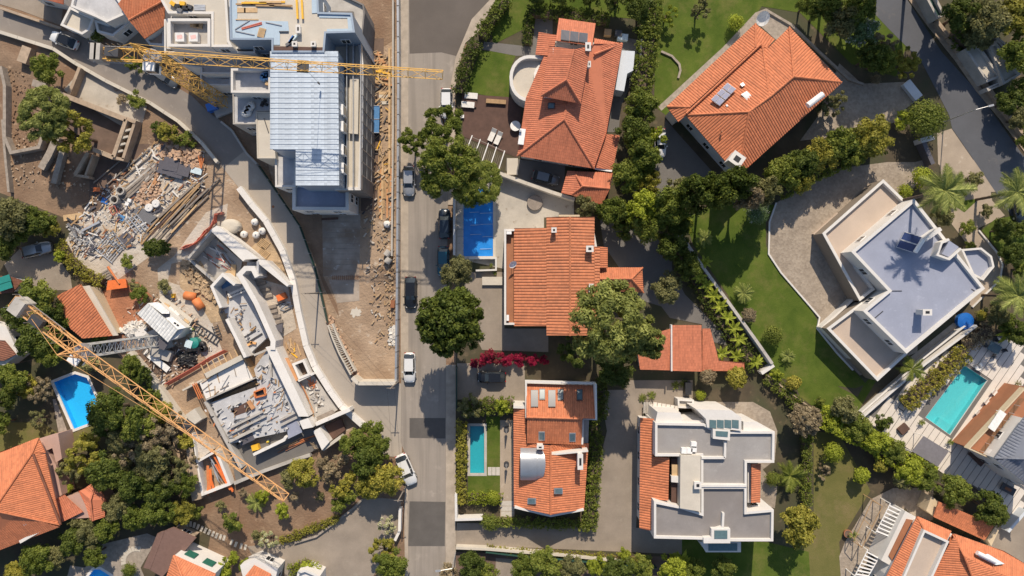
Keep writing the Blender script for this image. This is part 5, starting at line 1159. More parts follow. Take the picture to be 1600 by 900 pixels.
# top decks
flat_block(h, 'z2', [(24, -60), (440, -60), (445, 56), (600, 60), (614, 152), (478, 156), (470, 246), (222, 246), (222, 186), (28, 186)], HT + .5, 'concrete_cream', 'metal_wall', pw=.25, ph=.25, step=3)
for k, pts_ in enumerate(([(30, -40), (60, -40), (62, 95), (300, 100), (305, 148), (262, 150), (262, 210), (226, 210), (226, 180), (34, 180)], [(446, 66), (592, 68), (604, 148), (482, 148), (482, 136), (582, 134), (578, 84), (446, 82)], [(410, -40), (436, -40), (440, 60), (412, 62)])):
    poly_part(h, 'membrane', 'z2', pts_, HT + .33, .06, 'membrane')
flat_block(h, 'z2', [(440, -60), (490, -60), (655, 20), (660, 60), (640, 250), (500, 240), (480, 160), (614, 152), (600, 60), (445, 56)], 7.0, 'concrete', 'wall_shade_gray', pw=.2, ph=.4, win=False)  # walls coloured dark for the shade around the scaffolding
poly_part(h, 'flashing', 'z2', [(232, 216), (472, 222), (474, 240), (232, 238)], HT + .42, .1, 'wood_dark')
# left wing
flat_block(h, 's7', [(-60, -120), (620, -120), (650, 380), (680, 440), (480, 440), (480, 130), (75, 125), (60, 100)], 11.2, 'concrete_cream', 'wall_white', ph=.2)
flat_block(h, 's7', [(72, 172), (470, 172), (470, 437), (76, 437)], 11.6, 'concrete', 'wall_white', pw=.35, ph=1.0)
flat_block(h, 's7', [(38, 180), (74, 175), (78, 440), (890, 440), (890, 496), (40, 496)], 9.5, 'concrete', 'wall_white', pw=.22, ph=.9)
flat_block(h, 's7', [(100, 500), (1040, 500), (1040, 690), (380, 690), (380, 640), (250, 620)], 7.0, 'concrete_blue', 'wall_white', pw=.22, ph=.5)
flat_block(h, 's7', [(375, 690), (665, 690), (665, 800), (380, 800)], 5.5, 'concrete_blue', 'wall_white', pw=.2, ph=.5)
flat_block(h, 'z2', [(32, 320), (218, 320), (218, 436), (32, 434)], 9.6, 'concrete_blue', 'wall_white', pw=.3, ph=.9)
flat_block(h, 'z2', [(40, 438), (220, 440), (220, 522), (152, 522), (150, 582), (42, 582)], 7.0, 'concrete_blue', 'concrete', pw=.15, ph=.2)
flat_block(h, 'z2', [(150, 524), (222, 524), (242, 742), (155, 742)], 7.1, 'concrete_cream', 'concrete_cream', pw=.15, ph=.1)
flat_block(h, 'z2', [(238, 700), (336, 715), (336, 876), (240, 876)], 6.4, 'concrete_blue', 'wall_white', pw=.25, ph=.5)
flat_block(h, 'z4', [(470, 110), (735, 110), (735, 236), (470, 234)], 6.0, 'deck_blue', 'wall_white', pw=.45, ph=.6)
poly_part(h, 'drain_channel', 'z4', [(515, 117), (610, 117), (610, 132), (515, 132)], 5.7, .3, 'blue_steel')
for k in range(9): q = W('z2', 655, 330 + k * 62, 8); m = MB(); m.bar((q.x, q.y, 0), (q.x, q.y, 9.2), .04); m.build('scaffold_pole', 'steel', h)
for z in (3, 6, 9): a_, c_ = W('z2', 655, 330, 8), W('z2', 655, 826, 8); m = MB(); m.bar((a_.x, a_.y, z), (c_.x, c_.y, z), .035); m.build('scaffold_rail', 'steel', h)
# goods on the roofs
def loose(name, label, cat, f, x, y, z0, l, w, hh, ang, mat, group=None):
    """one board, bar, sheet or sack lying at z0; ang picture degrees clockwise"""
    c = W(f, x, y, z0 + hh); b = MB(); b.box((c.x, c.y, z0), l, w, hh, -R(ang)); o = b.build(name, mat, None, loc=(c.x, c.y, z0)); return tag(o, label, cat, group)
def pallet(label, f, x, y, z0, ang, group=None, l=1.2, w=.9):
    c = W(f, x, y, z0 + .15); o = thing('pallet', label, 'pallet', (c.x, c.y, z0), group, -R(ang))
    for k in range(6): m = MB(); m.box((0, -w / 2 + .07 + k * (w - .14) / 5, .11), l, .11, .03); m.build('board', 'wood_pale', o, local=True)
    for k in (-1, 0, 1): m = MB(); m.box((k * (l / 2 - .06), 0, 0), .1, w, .1); m.build('runner', 'wood', o, local=True)
    return o
def sack_pile(label, f, x, y, z0, n, mat='sack_white', spread=.8, group=None):
    c = W(f, x, y, z0 + .4); g = random.Random(int(x * 7 + y))
    for k in range(n):
        o = thing('sack', label, 'sack', (c.x + g.uniform(-spread, spread), c.y + g.uniform(-spread, spread), z0), group, g.uniform(0, 6)); m = MB(); secs = []
        for i in range(7):
            t_ = i / 6; r_ = (.18 + .36 * math.sin(math.pi * (.1 + .8 * t_)) ** .5); secs.append([(r_ * math.cos(a) * (1 + .1 * math.sin(3 * a + i)), r_ * math.sin(a), .75 * t_ if i else 0) for a in [2 * math.pi * j / 10 for j in range(11)]])
        loft(secs, m); m.build('cloth', mat, o, True, True); m = MB(); m.bar((.02, 0, .74), (.1, .05, .9), .06, .12, 6); m.build('neck', mat, o, True, True)
ROOFZ = HT + .345
for f, x, y, l, a, mt in (('s7', 815, 182, 2.9, 0, 'wood_pale'), ('s7', 770, 232, 2.2, -32, 'steel'), ('s7', 858, 235, 2.7, -16, 'red_mesh'), ('s7', 860, 248, 2.7, -15, 'red_mesh'), ('s7', 795, 308, 2.5, 12, 'steel'), ('s7', 1065, 222, 2.1, 12, 'steel'), ('s7', 1160, 295, 1.2, 0, 'steel_dark')):
    loose('loose_bar', {'wood_pale': 'pale timber batten lying on the light blue membrane', 'red_mesh': 'red steel bar lying slanted on the light blue membrane', 'steel': 'thin steel rod lying loose on the light blue membrane', 'steel_dark': 'short dark bar at the membrane edge'}[mt], 'bar', f, x, y, ROOFZ, l, .11, .08, a, mt, {'red_mesh': 'red bars on the roof', 'steel': 'steel rods on the roof'}.get(mt))
g = random.Random(3)
for k in range(9): loose('plank', 'timber plank in the long stack on the flat roof', 'plank', 's7', 800 + 45 * k + g.uniform(-20, 20), 30 + g.uniform(-14, 28), HT + .27 + .08 * (k % 3), g.uniform(1.6, 3.2), .22, .07, g.uniform(-3, 3), ('wood', 'wood_pale', 'yellow_paint', 'wood')[k % 4], 'planks stacked on the flat roof')
for x in (740, 850): loose('plywood_sheet', 'plywood sheet lying on the cream flat roof', 'board', 's7', x, 95, HT + .27, 1.7, .6, .04, 0, 'wood_pale', 'plywood on the flat roof')
for x in (342, 366): loose('yellow_beam', 'yellow formwork beam lying across the flat roof', 'beam', 'z2', x, 40, HT + .5, .25, 2.6, .14, -3, 'yellow_paint', 'yellow beams on the flat roof')
pallet('small pallet lying alone on the light blue membrane', 's7', 950, 305, ROOFZ, -75); pallet('stacked pallet inside the walled roof terrace', 's7', 325, 220, 10.62, 0, 'pallets in the walled roof terrace'); pallet('stacked pallet inside the walled roof terrace', 's7', 355, 232, 10.62, 8, 'pallets in the walled roof terrace')
for x in (182, 310):
    o = thing('wrapped_pallet', 'square pallet load wrapped in printed white plastic', 'pallet load', W('s7', x, 345, 10.62), 'wrapped loads in the walled roof terrace'); c = W('s7', x, 345, 11.6)
    m = MB(); m.box((c.x, c.y, 10.75), 1.15, 1.15, .8); m.build('wrap', 'sack_white', o); m = MB(); m.box((c.x, c.y, 10.62), 1.1, 1.1, .12); m.build('pallet_base', 'wood', o); m = MB(); m.box((c.x, c.y, 11.55), .7, .5, .012, .2); m.build('print', 'sack_print', o)
for x, y, mt in ((115, 30, 'yellow_paint'), (160, 55, 'black'), (205, 30, 'yellow_paint'), (235, 70, 'black'), (180, 90, 'gray_fabric'), (270, 60, 'steel_dark')): loose('site_crate', 'small ' + {'yellow_paint': 'yellow', 'black': 'black', 'gray_fabric': 'grey', 'steel_dark': 'dark steel'}[mt] + ' crate on the crowded upper terrace', 'crate', 's7', x, y, 11.02, .7, .5, .45, g.uniform(0, 40), mt, 'crates on the upper terrace ' + mt.replace('_', ' '))
for k in range(4): loose('steel_profile', 'pale steel profile in the pile on the upper terrace', 'profile', 's7', 370, 48 + k * 14, 11.02 + .02 * k, 1.5, .16, .1, g.uniform(-4, 4), 'alu', 'profiles on the upper terrace')
sack_pile('white rubble sack heaped on the lower blue-grey terrace', 'z2', 110, 520, 6.82, 5, 'sack_white', .75, 'white sacks on the lower terrace')
for x, y in ((180, 480), (190, 470), (175, 492), (196, 488)): loose('bucket', 'small dark bucket on the lower blue-grey terrace', 'bucket', 'z2', x, y, 6.82, .35, .35, .35, 20, 'black', 'buckets on the lower terrace')
loose('steel_bar', 'thin dark bar on the cream side terrace', 'bar', 'z2', 198, 588, 7.02, .1, 2.1, .06, -18, 'steel_dark')
loose('cement_bag', 'beige cement bag on the walled terrace', 'sack', 'z2', 205, 388, 8.72, .7, .6, .4, 10, 'wood_pale')
sack_pile('small dark waste bag by the metal roof wall', 'z2', 190, 375, 8.72, 4, 'blue_steel', .6, 'bags by the roof wall')
t = thing('tarp_bundle', 'blue and white tarpaulin bundle on the cream roof', 'tarpaulin', W('z2', 318, 190, ROOFZ))
for k, (x, y, mt) in enumerate(((315, 185, 'blue_tarp'), (325, 178, 'pale_sheet'), (306, 200, 'gray_fabric'))): box_part(t, 'fold', 'z2', x, y, HT + .55, 1.1, .35, .3, -58 + k * 12, mt)
for x in (330, 418): chimney(h, 'z2', x, 205, HT + 1.0, .5, .5, .8)
chimney(h, 'z2', 347, 135, HT + 1.0, .9, .45, .8)

# ================================================================== TOWER CRANES
def crane(label, base, head, jt, ct, col, mastcol, JW=1.25, mh=20.0, wn=2, cabin=True):
    o = thing('tower_crane', label, 'crane', base); b0 = Vector(base); top = Vector((b0.x, b0.y, mh))
    m = MB(); truss(m, b0, top, 1.5, 1.5, 14, .075, rb=.045); m.build('mast', mastcol, o)
    m = MB(); m.box((b0.x, b0.y, 0), 3.4, 3.4, .5, .4); m.build('base', 'concrete', o)
    jt, ct = Vector(jt), Vector(ct); m = MB(); m.bar(top, top + Vector((0, 0, .7)), .95, 1.0, 12); m.build('slewing_ring', 'steel', o)
    s = top + Vector((0, 0, .9)); jt.z = ct.z = s.z; d = (jt - s).normalized(); sd_ = d.cross(Vector((0, 0, 1)))
    m = MB(); truss(m, s, jt, JW, 1.15, int((jt - s).length / 2.0), .06, True, .85, rb=.032); j = m.build('jib', col, o)
    m = MB(); truss(m, s, ct, JW, .7, int((ct - s).length / 1.4), .09, False, 1, rb=.035); m.build('counter_jib', col, o)
    m = MB(); apex = s + Vector((0, 0, 4.2)); [m.bar(s + sd_ * x + d * y, apex, .08) for x in (-.6, .6) for y in (-.6, .6)]; [m.bar(s + sd_ * -.35 + Vector((0, 0, z)) + d * .2, s + sd_ * .35 + Vector((0, 0, z)) - d * .2, .04) for z in (1.2, 2.4)]; m.build('tower_top', col, o)
    m = MB(); m.bar(apex, s.lerp(jt, .62) + Vector((0, 0, 1.1)), .025); m.bar(apex, s.lerp(ct, .85), .025); m.build('tie_bar', col, o)
    for k in range(wn): c = s.lerp(ct, .92 - .07 * k); m = MB(); m.box((c.x, c.y, s.z - 1.0), .7, 1.9, 2.0, math.atan2(d.y, d.x)); m.build('counterweight', 'concrete', o)
    m = MB(); c = s.lerp(ct, .6); m.box((c.x, c.y, s.z + .2), 1.6, 1.0, .8, math.atan2(d.y, d.x)); m.build('winch', 'steel_dark', o)
    m = MB(); [m.bar(s.lerp(ct, .3) + sd_ * x, s.lerp(ct, 1.0) + sd_ * x, .05) for x in (-.95, .95)]; [m.bar(s.lerp(ct, .3 + .1 * k) + sd_ * x + Vector((0, 0, 1)), s.lerp(ct, .3 + .1 * k) + sd_ * x, .03) for k in range(8) for x in (-.95, .95)]; m.build('walkway_rail', 'steel', o)
    if cabin: c = s + sd_ * 1.25 - Vector((0, 0, 1.4)); m = MB(); m.box((c.x, c.y, c.z), 1.3, 1.0, 1.7, math.atan2(d.y, d.x)); k = m.build('cab', 'white', o); m = MB(); e = c + d * .1; m.box((e.x, e.y, c.z + .6), 1.24, 1.04, .8, math.atan2(d.y, d.x)); m.build('cab_window', 'window_glass', k)
    tr = s.lerp(jt, .52); m = MB(); m.box((tr.x, tr.y, s.z - .35), 1.3, 1.4, .25, math.atan2(d.y, d.x)); k = m.build('trolley', 'steel_dark', o); m = MB(); m.bar(tr - Vector((0, 0, .3)), tr - Vector((0, 0, 6.5)), .02); m.bar(tr - Vector((0, 0, 6.5)), tr - Vector((0, 0, 7.1)), .15, .1, 6); m.build('hook_cable', 'steel_dark', k)
    return o
JZ, JZ2 = 20.4, 18.4
crane('yellow tower crane reaching over the pale blue metal roof to the street', W('z1', 1050, 485), None, W('p', 692, 117, JZ), W('p', 146, 84, JZ), 'crane_yellow', 'crane_yellow', mh=19.5)
crane('orange-beige tower crane with grey mast reaching over the unfinished basement', W('z5', 750, 303), None, W('p', 447, 778, JZ2), W('p', 22, 470, JZ2), 'crane_orange', 'crane_gray', JW=1.4, mh=17.5)

# ================================================================== BASEMENT SHELL (lower left site)
h = thing('unfinished_basement', 'unfinished concrete basement of white walls, slabs and open pits', 'building', W('p', 420, 580))
def wl(f, pts, w, top, mat='concrete_white', z0=0.0, name='wall'):
    b = MB(); b.strip(P2(f, pts, top), w, z0, top); return b.build(name, mat, h)
def sl(f, pts, top, t_=.3, mat='concrete_blue', name='slab'): return poly_part(h, name, f, pts, top, t_, mat)
sl('s2', [(290, 178), (350, 135), (400, 165), (740, 445), (620, 452), (598, 470)], 3.2, 3.2, 'concrete_white', 'wall_head')
wl('s2', [(300, 185), (85, 440)], .3, 2.4, 'concrete'); wl('s2', [(80, 440), (330, 660)], .35, 1.2, 'concrete')
sl('s2', [(110, 440), (290, 215), (590, 470), (560, 640), (400, 600), (340, 650)], .25, .25, 'concrete', 'slab')
wl('z6', [(455, 8), (435, -32), (400, -32), (372, -2), (395, 35), (450, 130), (512, 268), (530, 310), (528, 350)], .7, 3.4); wl('s2', [(735, 470), (735, 620)], .3, 3.2, 'concrete_blue')
sl('s2', [(620, 560), (640, 470), (730, 475), (735, 625), (660, 650)], 1.0, 1.0, 'concrete_blue')
sl('s2', [(735, 448), (805, 458), (1028, 690), (1012, 708), (735, 485)], 3.0, 3.0, 'concrete_white', 'wall_head')
wl('s2', [(520, 690), (405, 595), (305, 705), (390, 905)], .4, 3.4); wl('s3', [(385, -10), (470, 160), (560, 350)], .45, 3.4)
sl('s2', [(330, 720), (400, 610), (500, 690), (440, 740), (360, 790)], .8, .8, 'blue_steel', 'pool_floor')
sl('z6', [(262, 80), (330, 48), (395, 45), (505, 290), (440, 350), (405, 390)], 1.0, 1.0, 'concrete_blue'); wl('s2', [(460, 795), (625, 725)], .7, 1.4, 'concrete_white')
for k in range(12): q = W('s2', 470 + 150 * k / 11, 795 - 62 * k / 11, 1.42); m = MB(); m.box((q.x, q.y, 1.4), .12, .16, .03, R(22)); m.build('slot', 'black', h)
sl('s3', [(750, 255), (832, 232), (1152, 905), (1060, 905)], 3.2, 3.2, 'concrete_white', 'wall_head'); sl('s4', [(405, 830), (488, 800), (535, 885), (440, 905)], 3.2, 3.2, 'concrete_white', 'wall_head')
# middle slab with beige upstand
sl('z6', [(185, 505), (390, 398), (440, 482), (215, 580)], 2.0, 2.0, 'concrete_white'); wl('z6', [(213, 472), (382, 385)], .75, 2.6, 'concrete_cream'); wl('z6', [(105, 540), (195, 492)], .25, 1.6, 'concrete_cream')
wl('z6', [(215, 585), (445, 482)], .18, 2.3, 'concrete'); wl('z6', [(438, 478), (395, 395)], .18, 2.2, 'wood')
sl('z6', [(225, 600), (452, 492), (462, 515), (242, 618)], .6, .6, 'wood', 'trench_floor')
# main slab
sl('z6', [(215, 606), (462, 520), (440, 440), (500, 352), (530, 372), (668, 690), (640, 722), (330, 790)], 1.5, 1.5, 'concrete_blue')
wl('z6', [(212, 592), (318, 790), (380, 905)], .5, 2.0, 'concrete'); wl('z6', [(320, 785), (470, 712)], .25, 2.0, 'concrete')
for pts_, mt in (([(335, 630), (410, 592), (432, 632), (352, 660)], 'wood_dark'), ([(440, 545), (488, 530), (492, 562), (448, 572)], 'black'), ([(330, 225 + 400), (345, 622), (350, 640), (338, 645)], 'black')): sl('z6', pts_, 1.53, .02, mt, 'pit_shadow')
wl('z6', [(412, 590), (436, 628)], .5, 1.9, 'wood_orange', 1.5, 'formwork_board')
for pts_ in ([(440, 548), (486, 530)], [(486, 530), (494, 562)], [(494, 562), (446, 574)], [(446, 574), (440, 548)]): wl('z6', pts_, .22, 1.95, 'orange_board', 1.5, 'formwork_board')
for pts_ in ([(330, 715), (480, 640)], [(335, 740), (495, 660)], [(560, 680), (640, 640)], [(565, 705), (650, 662)], [(500, 350), (440, 375)], [(515, 360), (520, 480)], [(350, 765), (425, 728)]): wl('z6', pts_, .3, 1.9, 'concrete', 1.4, 'upstand')
sl('z6', [(595, 700), (640, 682), (668, 735), (600, 768)], 1.6, .1, 'deck_blue', 'slab')
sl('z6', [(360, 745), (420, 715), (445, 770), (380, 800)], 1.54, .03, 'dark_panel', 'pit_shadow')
# south rooms
sl('s5', [(440, 330), (920, 190), (1180, 170), (1250, 330), (960, 470), (500, 640)], .5, .5, 'lane_gray'); wl('s5', [(650, 398), (920, 268), (935, 240)], .4, 2.0, 'concrete_white'); wl('s5', [(480, 650), (745, 540), (980, 455), (1150, 400)], .45, 1.0, 'concrete')
sl('s5', [(1178, 190), (1235, 160), (1320, 285), (1255, 358)], 2.4, 2.4, 'concrete_white', 'wall_head'); wl('s5', [(1200, 130), (1350, 65), (1500, 0)], .5, 2.4, 'concrete_white'); wl('s5', [(1260, 355), (1350, 290), (1420, 240)], .4, 2.0, 'concrete_cream')
sl('s5', [(1240, 160), (1420, 80), (1460, 180), (1330, 280)], .6, .6, 'wood_dark', 'pit_floor')
b = MB(); b.prism(P2('s5', [(45, 190), (108, 190), (195, 785), (112, 806)], 1.6), 0, 1.6); b.build('retaining_wall', 'wall_old', h)
b = MB(); b.strip(P2('z5', [(600, 365), (735, 530), (850, 690), (900, 680)], 1.2), 1.0, 0, 1.2); b.build('retaining_wall', 'concrete_cream', h)
sl('s5', [(118, 230), (150, 240), (300, 350), (150, 460)], .9, .9, 'site_pale'); wl('s5', [(110, 210), (150, 462), (310, 372)], .35, 1.6, 'concrete_white'); wl('s5', [(150, 470), (205, 745), (440, 655), (330, 380)], .4, 1.5, 'concrete_white')
wl('z5', [(890, 640), (925, 690)], 1.6, 1.8, 'concrete_cream', name='block')
# east strip between slab and road
sl('s4', [(255, 240), (300, 232), (402, 440), (360, 466)], 1.6, .2, 'wood_orange', 'formwork_board'); wl('s4', [(395, 450), (540, 380)], .35, 1.8, 'concrete_white')
b = MB(); b.ring(P2('s4', [(335, 290), (450, 245), (515, 395), (400, 440)], 1.9), .35, 0, 1.9, .4); b.build('tank_wall', 'concrete_white', h); sl('s4', [(350, 300), (440, 265), (498, 390), (405, 425)], .45, .1, 'dark_earth', 'pit_floor')
sl('s4', [(400, 450), (540, 400), (770, 720), (560, 850), (490, 780)], .4, .4, 'concrete'); wl('s4', [(560, 860), (790, 760)], .5, 2.2, 'concrete_white'); wl('s4', [(360, 475), (500, 780)], .9, 1.2, 'wood_gray', name='formwork_board')
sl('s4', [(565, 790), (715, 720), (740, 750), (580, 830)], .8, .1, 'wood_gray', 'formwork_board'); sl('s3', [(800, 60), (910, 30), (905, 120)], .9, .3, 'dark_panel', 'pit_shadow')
# beam ribs on the pale floor beside the road
for k, (x, y) in enumerate(((465, 42), (485, 70), (497, 100), (515, 150), (520, 172), (535, 196), (545, 222))):
    loose('form_beam', 'ribbed formwork beam on the pale floor beside the curved road', 'beam', 'z6', x, y, .02, 1.9, .45, .35, -14, 'wood_gray', 'formwork beams beside the curved road')
# loose goods across the slabs: bars, planks, bundles
g = random.Random(11)
def scatter(name, label, cat, f, quad, n, z0, L, w, hh, ang, mats, group, js=14):
    for k in range(n):
        u, v = g.random(), g.random(); x = (quad[0][0] * (1 - u) + quad[1][0] * u) * (1 - v) + (quad[3][0] * (1 - u) + quad[2][0] * u) * v; y = (quad[0][1] * (1 - u) + quad[1][1] * u) * (1 - v) + (quad[3][1] * (1 - u) + quad[2][1] * u) * v
        loose(name, label, cat, f, x, y, z0 + .015 * (k % 5), g.uniform(*L), w * g.uniform(.8, 1.3), hh, ang + g.uniform(-js, js), g.choice(mats), group)
scatter('plank', 'loose plank on the white basement slab', 'plank', 's3', [(180, 560), (560, 400), (620, 530), (200, 740)], 12, 2.01, (.8, 2.2), .09, .07, -60, ['wood_gray', 'wood', 'steel'], 'planks on the white basement slab', 50)
scatter('bar', 'loose bar or batten strewn over the blue-grey basement slab', 'bar', 'z6', [(330, 690), (500, 610), (540, 690), (350, 770)], 26, 1.51, (1.0, 3.2), .12, .09, -25, ['steel', 'wood_gray', 'steel_dark', 'alu'], 'bars on the blue-grey slab', 16)
scatter('bar', 'loose prop or offcut on the long basement slab beneath the wall head', 'bar', 'z6', [(470, 400), (560, 420), (640, 640), (520, 660)], 20, 1.51, (.6, 2.2), .11, .08, -70, ['steel', 'wood', 'alu', 'concrete_white'], 'offcuts on the long slab', 40)
scatter('board', 'formwork board lying in the open basement room', 'board', 's2', [(240, 420), (380, 300), (520, 480), (400, 590)], 26, .26, (.7, 2.4), .14, .08, 45, ['red_mesh', 'wood_gray', 'steel', 'concrete_white', 'rust'], 'boards in the open basement room', 25)
scatter('board', 'timber board leaning in the narrow trench by the wall head', 'board', 's4', [(400, 560), (470, 540), (540, 740), (480, 770)], 9, 1.0, (1.4, 3.0), .12, .08, 65, ['rust', 'wood', 'wood_orange'], 'boards in the narrow trench', 6)
scatter('rubble_board', 'broken board or stone in the rubble-filled bay by the road wall', 'rubble', 's4', [(470, 500), (560, 470), (690, 690), (560, 760)], 26, .42, (.3, .8), .22, .15, 30, ['stone_white', 'rubble_gray', 'wood_gray'], 'rubble in the bay', 90)
scatter('prop', 'orange steel prop heaped in the rubble-filled bay', 'prop', 's4', [(490, 450), (545, 440), (560, 500), (500, 510)], 9, .45, (.6, 1.4), .07, .07, 60, ['orange_board'], 'orange props in the bay', 60)
scatter('panel', 'orange formwork panel stacked in the corner room', 'panel', 's5', [(220, 520), (280, 520), (290, 680), (230, 680)], 6, .92, (2.0, 3.0), .28, .1, 82, ['orange_plastic', 'orange_board'], 'orange panels in the corner room', 12)
scatter('panel', 'long orange beam leaning beside the corner room wall', 'beam', 's5', [(300, 430), (330, 430), (420, 620), (400, 630)], 4, .95, (3.6, 4.4), .22, .14, 62, ['orange_plastic'], 'orange beams in the corner room', 3)
scatter('tube', 'pale tube lying between the orange panels', 'tube', 's5', [(290, 480), (320, 480), (370, 640), (330, 650)], 7, .93, (1.6, 2.6), .08, .07, 65, ['alu', 'steel'], 'tubes in the corner room', 10)
scatter('batten', 'reddish batten in the south room beneath the slab edge', 'batten', 's5', [(860, 330), (1150, 220), (1170, 260), (920, 380)], 9, .55, (2.0, 3.6), .1, .08, -22, ['rust', 'wood', 'orange_board'], 'battens in the south room', 8)
scatter('plank', 'yellowish timber plank on the earth strip by the road parapet', 'plank', 's4', [(280, 120), (340, 60), (440, 150), (340, 250)], 12, .02, (.7, 1.7), .16, .1, 60, ['wood_pale', 'wood', 'yellow_paint'], 'planks on the earth strip', 40)
for k in range(7):
    x, y = 150 + k * 53, 460 - k * 24; loose('joist', 'short timber joist bridging the trench beside the beige upstand', 'joist', 's3', x + 12, y + 5, 1.2, .12, 1.5, .14, -25, 'wood_pale', 'joists over the trench')
for x, y in ((95, 672), (112, 664), (128, 660)): loose('rebar_tube', 'orange-red tube beside the wooden pit', 'tube', 's3', x, y, 1.6, .12, 2.4, .12, -24, 'orange_board', 'orange tubes beside the wooden pit')
loose('plywood_sheet', 'pale plywood sheets between the basement walls', 'board', 's2', 505, 570, .4, .7, 2.2, .1, 5, 'wood_pale'); loose('plywood_sheet', 'sandy plywood corner by the box wall', 'board', 's2', 460, 600, .35, 1.2, 1.4, .08, 40, 'wood_pale')
loose('formwork_shutter', 'long wooden formwork panel against the middle wall', 'panel', 's3', 520, 190, 1.02, .4, 3.6, .3, -27, 'wood_orange'); loose('steel_beam', 'dark steel beam on the blue-grey upper slab', 'beam', 's3', 600, 130, 1.02, 2.0, .14, .14, -30, 'steel_dark'); loose('steel_beam', 'wide dark beam below a thinner one on the upper slab', 'beam', 's3', 645, 172, 1.02, 2.6, .22, .14, -32, 'steel_dark')
for x, y, a in ((630, 215, 10), (600, 225, -30), (590, 325, 20)): loose('yellow_clamp', 'yellow formwork clamp by the middle wall', 'clamp', 's3', x, y, 1.1, .9, .3, .25, a, 'crane_orange', 'yellow clamps by the middle wall')
for f, x, y, a in (('z4', 417, 642, -22), ): loose('red_crate', 'orange-red crate on the pale floor by the road parapet', 'crate', f, x, y, .05, 1.3, .9, .8, a, 'orange_plastic')
scatter('steel_offcut', 'grey offcut beside the orange-red crate', 'offcut', 'z4', [(410, 670), (455, 650), (465, 700), (425, 710)], 9, .03, (.5, 1.4), .12, .1, -20, ['steel', 'steel_dark', 'alu'], 'offcuts beside the crate', 40)
# rebar mesh and timber crate by the parapet
pallet('wide pallet with yellow timber on the earth by the road parapet', 's2', 790, 395, .02, 38, l=1.6, w=1.2); pallet('tilted pallet beside the yellow timber load', 's2', 790, 305, .02, 40, l=1.5, w=1.3)
for k, (x, y) in enumerate(((605, 218), (775, 185), (705, 105), (720, 220))): sack_pile('round white bulk bag beside the white wall head', 's2', x, y, .02, 1, 'sack_white', .05, 'bulk bags by the wall head')
t = thing('bulk_container', 'large beige rounded bulk container at the wall end', 'container', W('s2', 470, 140)); c = W('s2', 470, 140, 1.4); m = MB(); secs = []
for i in range(6): r_ = (1.15, 1.3, 1.3, 1.25, 1.0, .5)[i]; secs.append([(c.x + r_ * math.cos(a) * 1.1, c.y + r_ * .85 * math.sin(a), (0, .2, .8, 1.2, 1.45, 1.5)[i]) for a in [2 * math.pi * j / 14 for j in range(15)]])
loft(secs, m); m.build('shell', 'concrete_cream', t, True); m = MB(); m.box((c.x + .9, c.y - .5, .3), .5, .7, .6, -.6); m.build('hatch', 'dark_panel', t)

# ================================================================== DEBRIS YARD
def rock_heap(name, label, f, pts, n, hmax, mat, size, seed, cat='rubble'):
    """uncountable heap of broken pieces, joined"""
    poly = ccw(P2(f, pts, 0)); xs = [p[0] for p in poly]; ys = [p[1] for p in poly]; gg = random.Random(seed); b = MB(); k = 0
    cx, cy = sum(xs) / len(xs), sum(ys) / len(ys); rr = max(max(xs) - min(xs), max(ys) - min(ys)) / 2
    while k < n:
        x, y = gg.uniform(min(xs), max(xs)), gg.uniform(min(ys), max(ys))
        if not inside((x, y), poly): continue
        k += 1; s = size * gg.uniform(.3, 1.2) ** 1.5; z = hmax * max(0, 1 - math.hypot(x - cx, y - cy) / rr) * gg.uniform(.2, 1)
        M3 = Matrix.Rotation(gg.uniform(0, 6), 3, 'Z') @ Matrix.Rotation(gg.uniform(-.6, .6), 3, 'X'); vs = []
        for sx, sy, sz in ((-1, -1, -1), (1, -1, -1), (1, 1, -1), (-1, 1, -1), (-1, -1, 1), (1, -1, 1), (1, 1, 1), (-1, 1, 1)):
            v = M3 @ Vector((sx * s * gg.uniform(.35, .6), sy * s * gg.uniform(.25, .5), sz * s * gg.uniform(.2, .4))); vs.append((x + v.x, y + v.y, z + v.z + s * .2))
        b.add(vs, [(4, 5, 6, 7), (0, 1, 5, 4), (1, 2, 6, 5), (2, 3, 7, 6), (3, 0, 4, 7), (3, 2, 1, 0)])
    o = b.build(name, mat); stuff(o); tag(o, label, cat); return o
rock_heap('rubble', 'heap of broken terracotta and stone below the curved road', 's1', [(730, 80), (880, 50), (980, 110), (1060, 150), (1060, 300), (940, 280), (880, 190), (740, 150)], 420, .9, 'rubble_mix', .5, 1)
rock_heap('rubble', 'reddish broken pieces strewn across the middle of the debris yard', 's1', [(600, 300), (720, 220), (740, 330), (760, 460), (640, 520), (560, 480)], 420, .4, 'rubble_mix', .38, 2)
rock_heap('rubble', 'grey broken concrete strewn along the edge of the debris yard', 's1', [(60, 640), (200, 700), (300, 780), (240, 880), (120, 860), (90, 760)], 260, .4, 'rubble_gray', .3, 3)
rock_heap('rubble', 'pale grit and stones across the debris yard floor', 's1', [(140, 560), (420, 300), (700, 60), (1060, 120), (1060, 420), (560, 800), (300, 900), (100, 860)], 900, .1, 'stone_white', .2, 4)
rock_heap('rubble', 'crumbled earth along the foot of the balustrade', 'p', [(508, 495), (520, 495), (562, 588), (548, 580)], 160, .3, 'rubble_mix', .4, 5)
rock_heap('rubble', 'stones and clods along the excavation beside the street fence', 'z4', [(900, 380), (950, 380), (950, 880), (920, 880)], 150, .2, 'sand_earth', .25, 6)
rock_heap('rubble', 'pale crushed stone beside the street fence', 'z4', [(925, 780), (955, 780), (955, 870), (925, 870)], 140, .35, 'stone_white', .35, 16)
rock_heap('rubble', 'rubble beside the white site hut', 's6', [(180, 380), (330, 360), (350, 520), (180, 540), (40, 480)], 240, .5, 'stone_white', .5, 7)
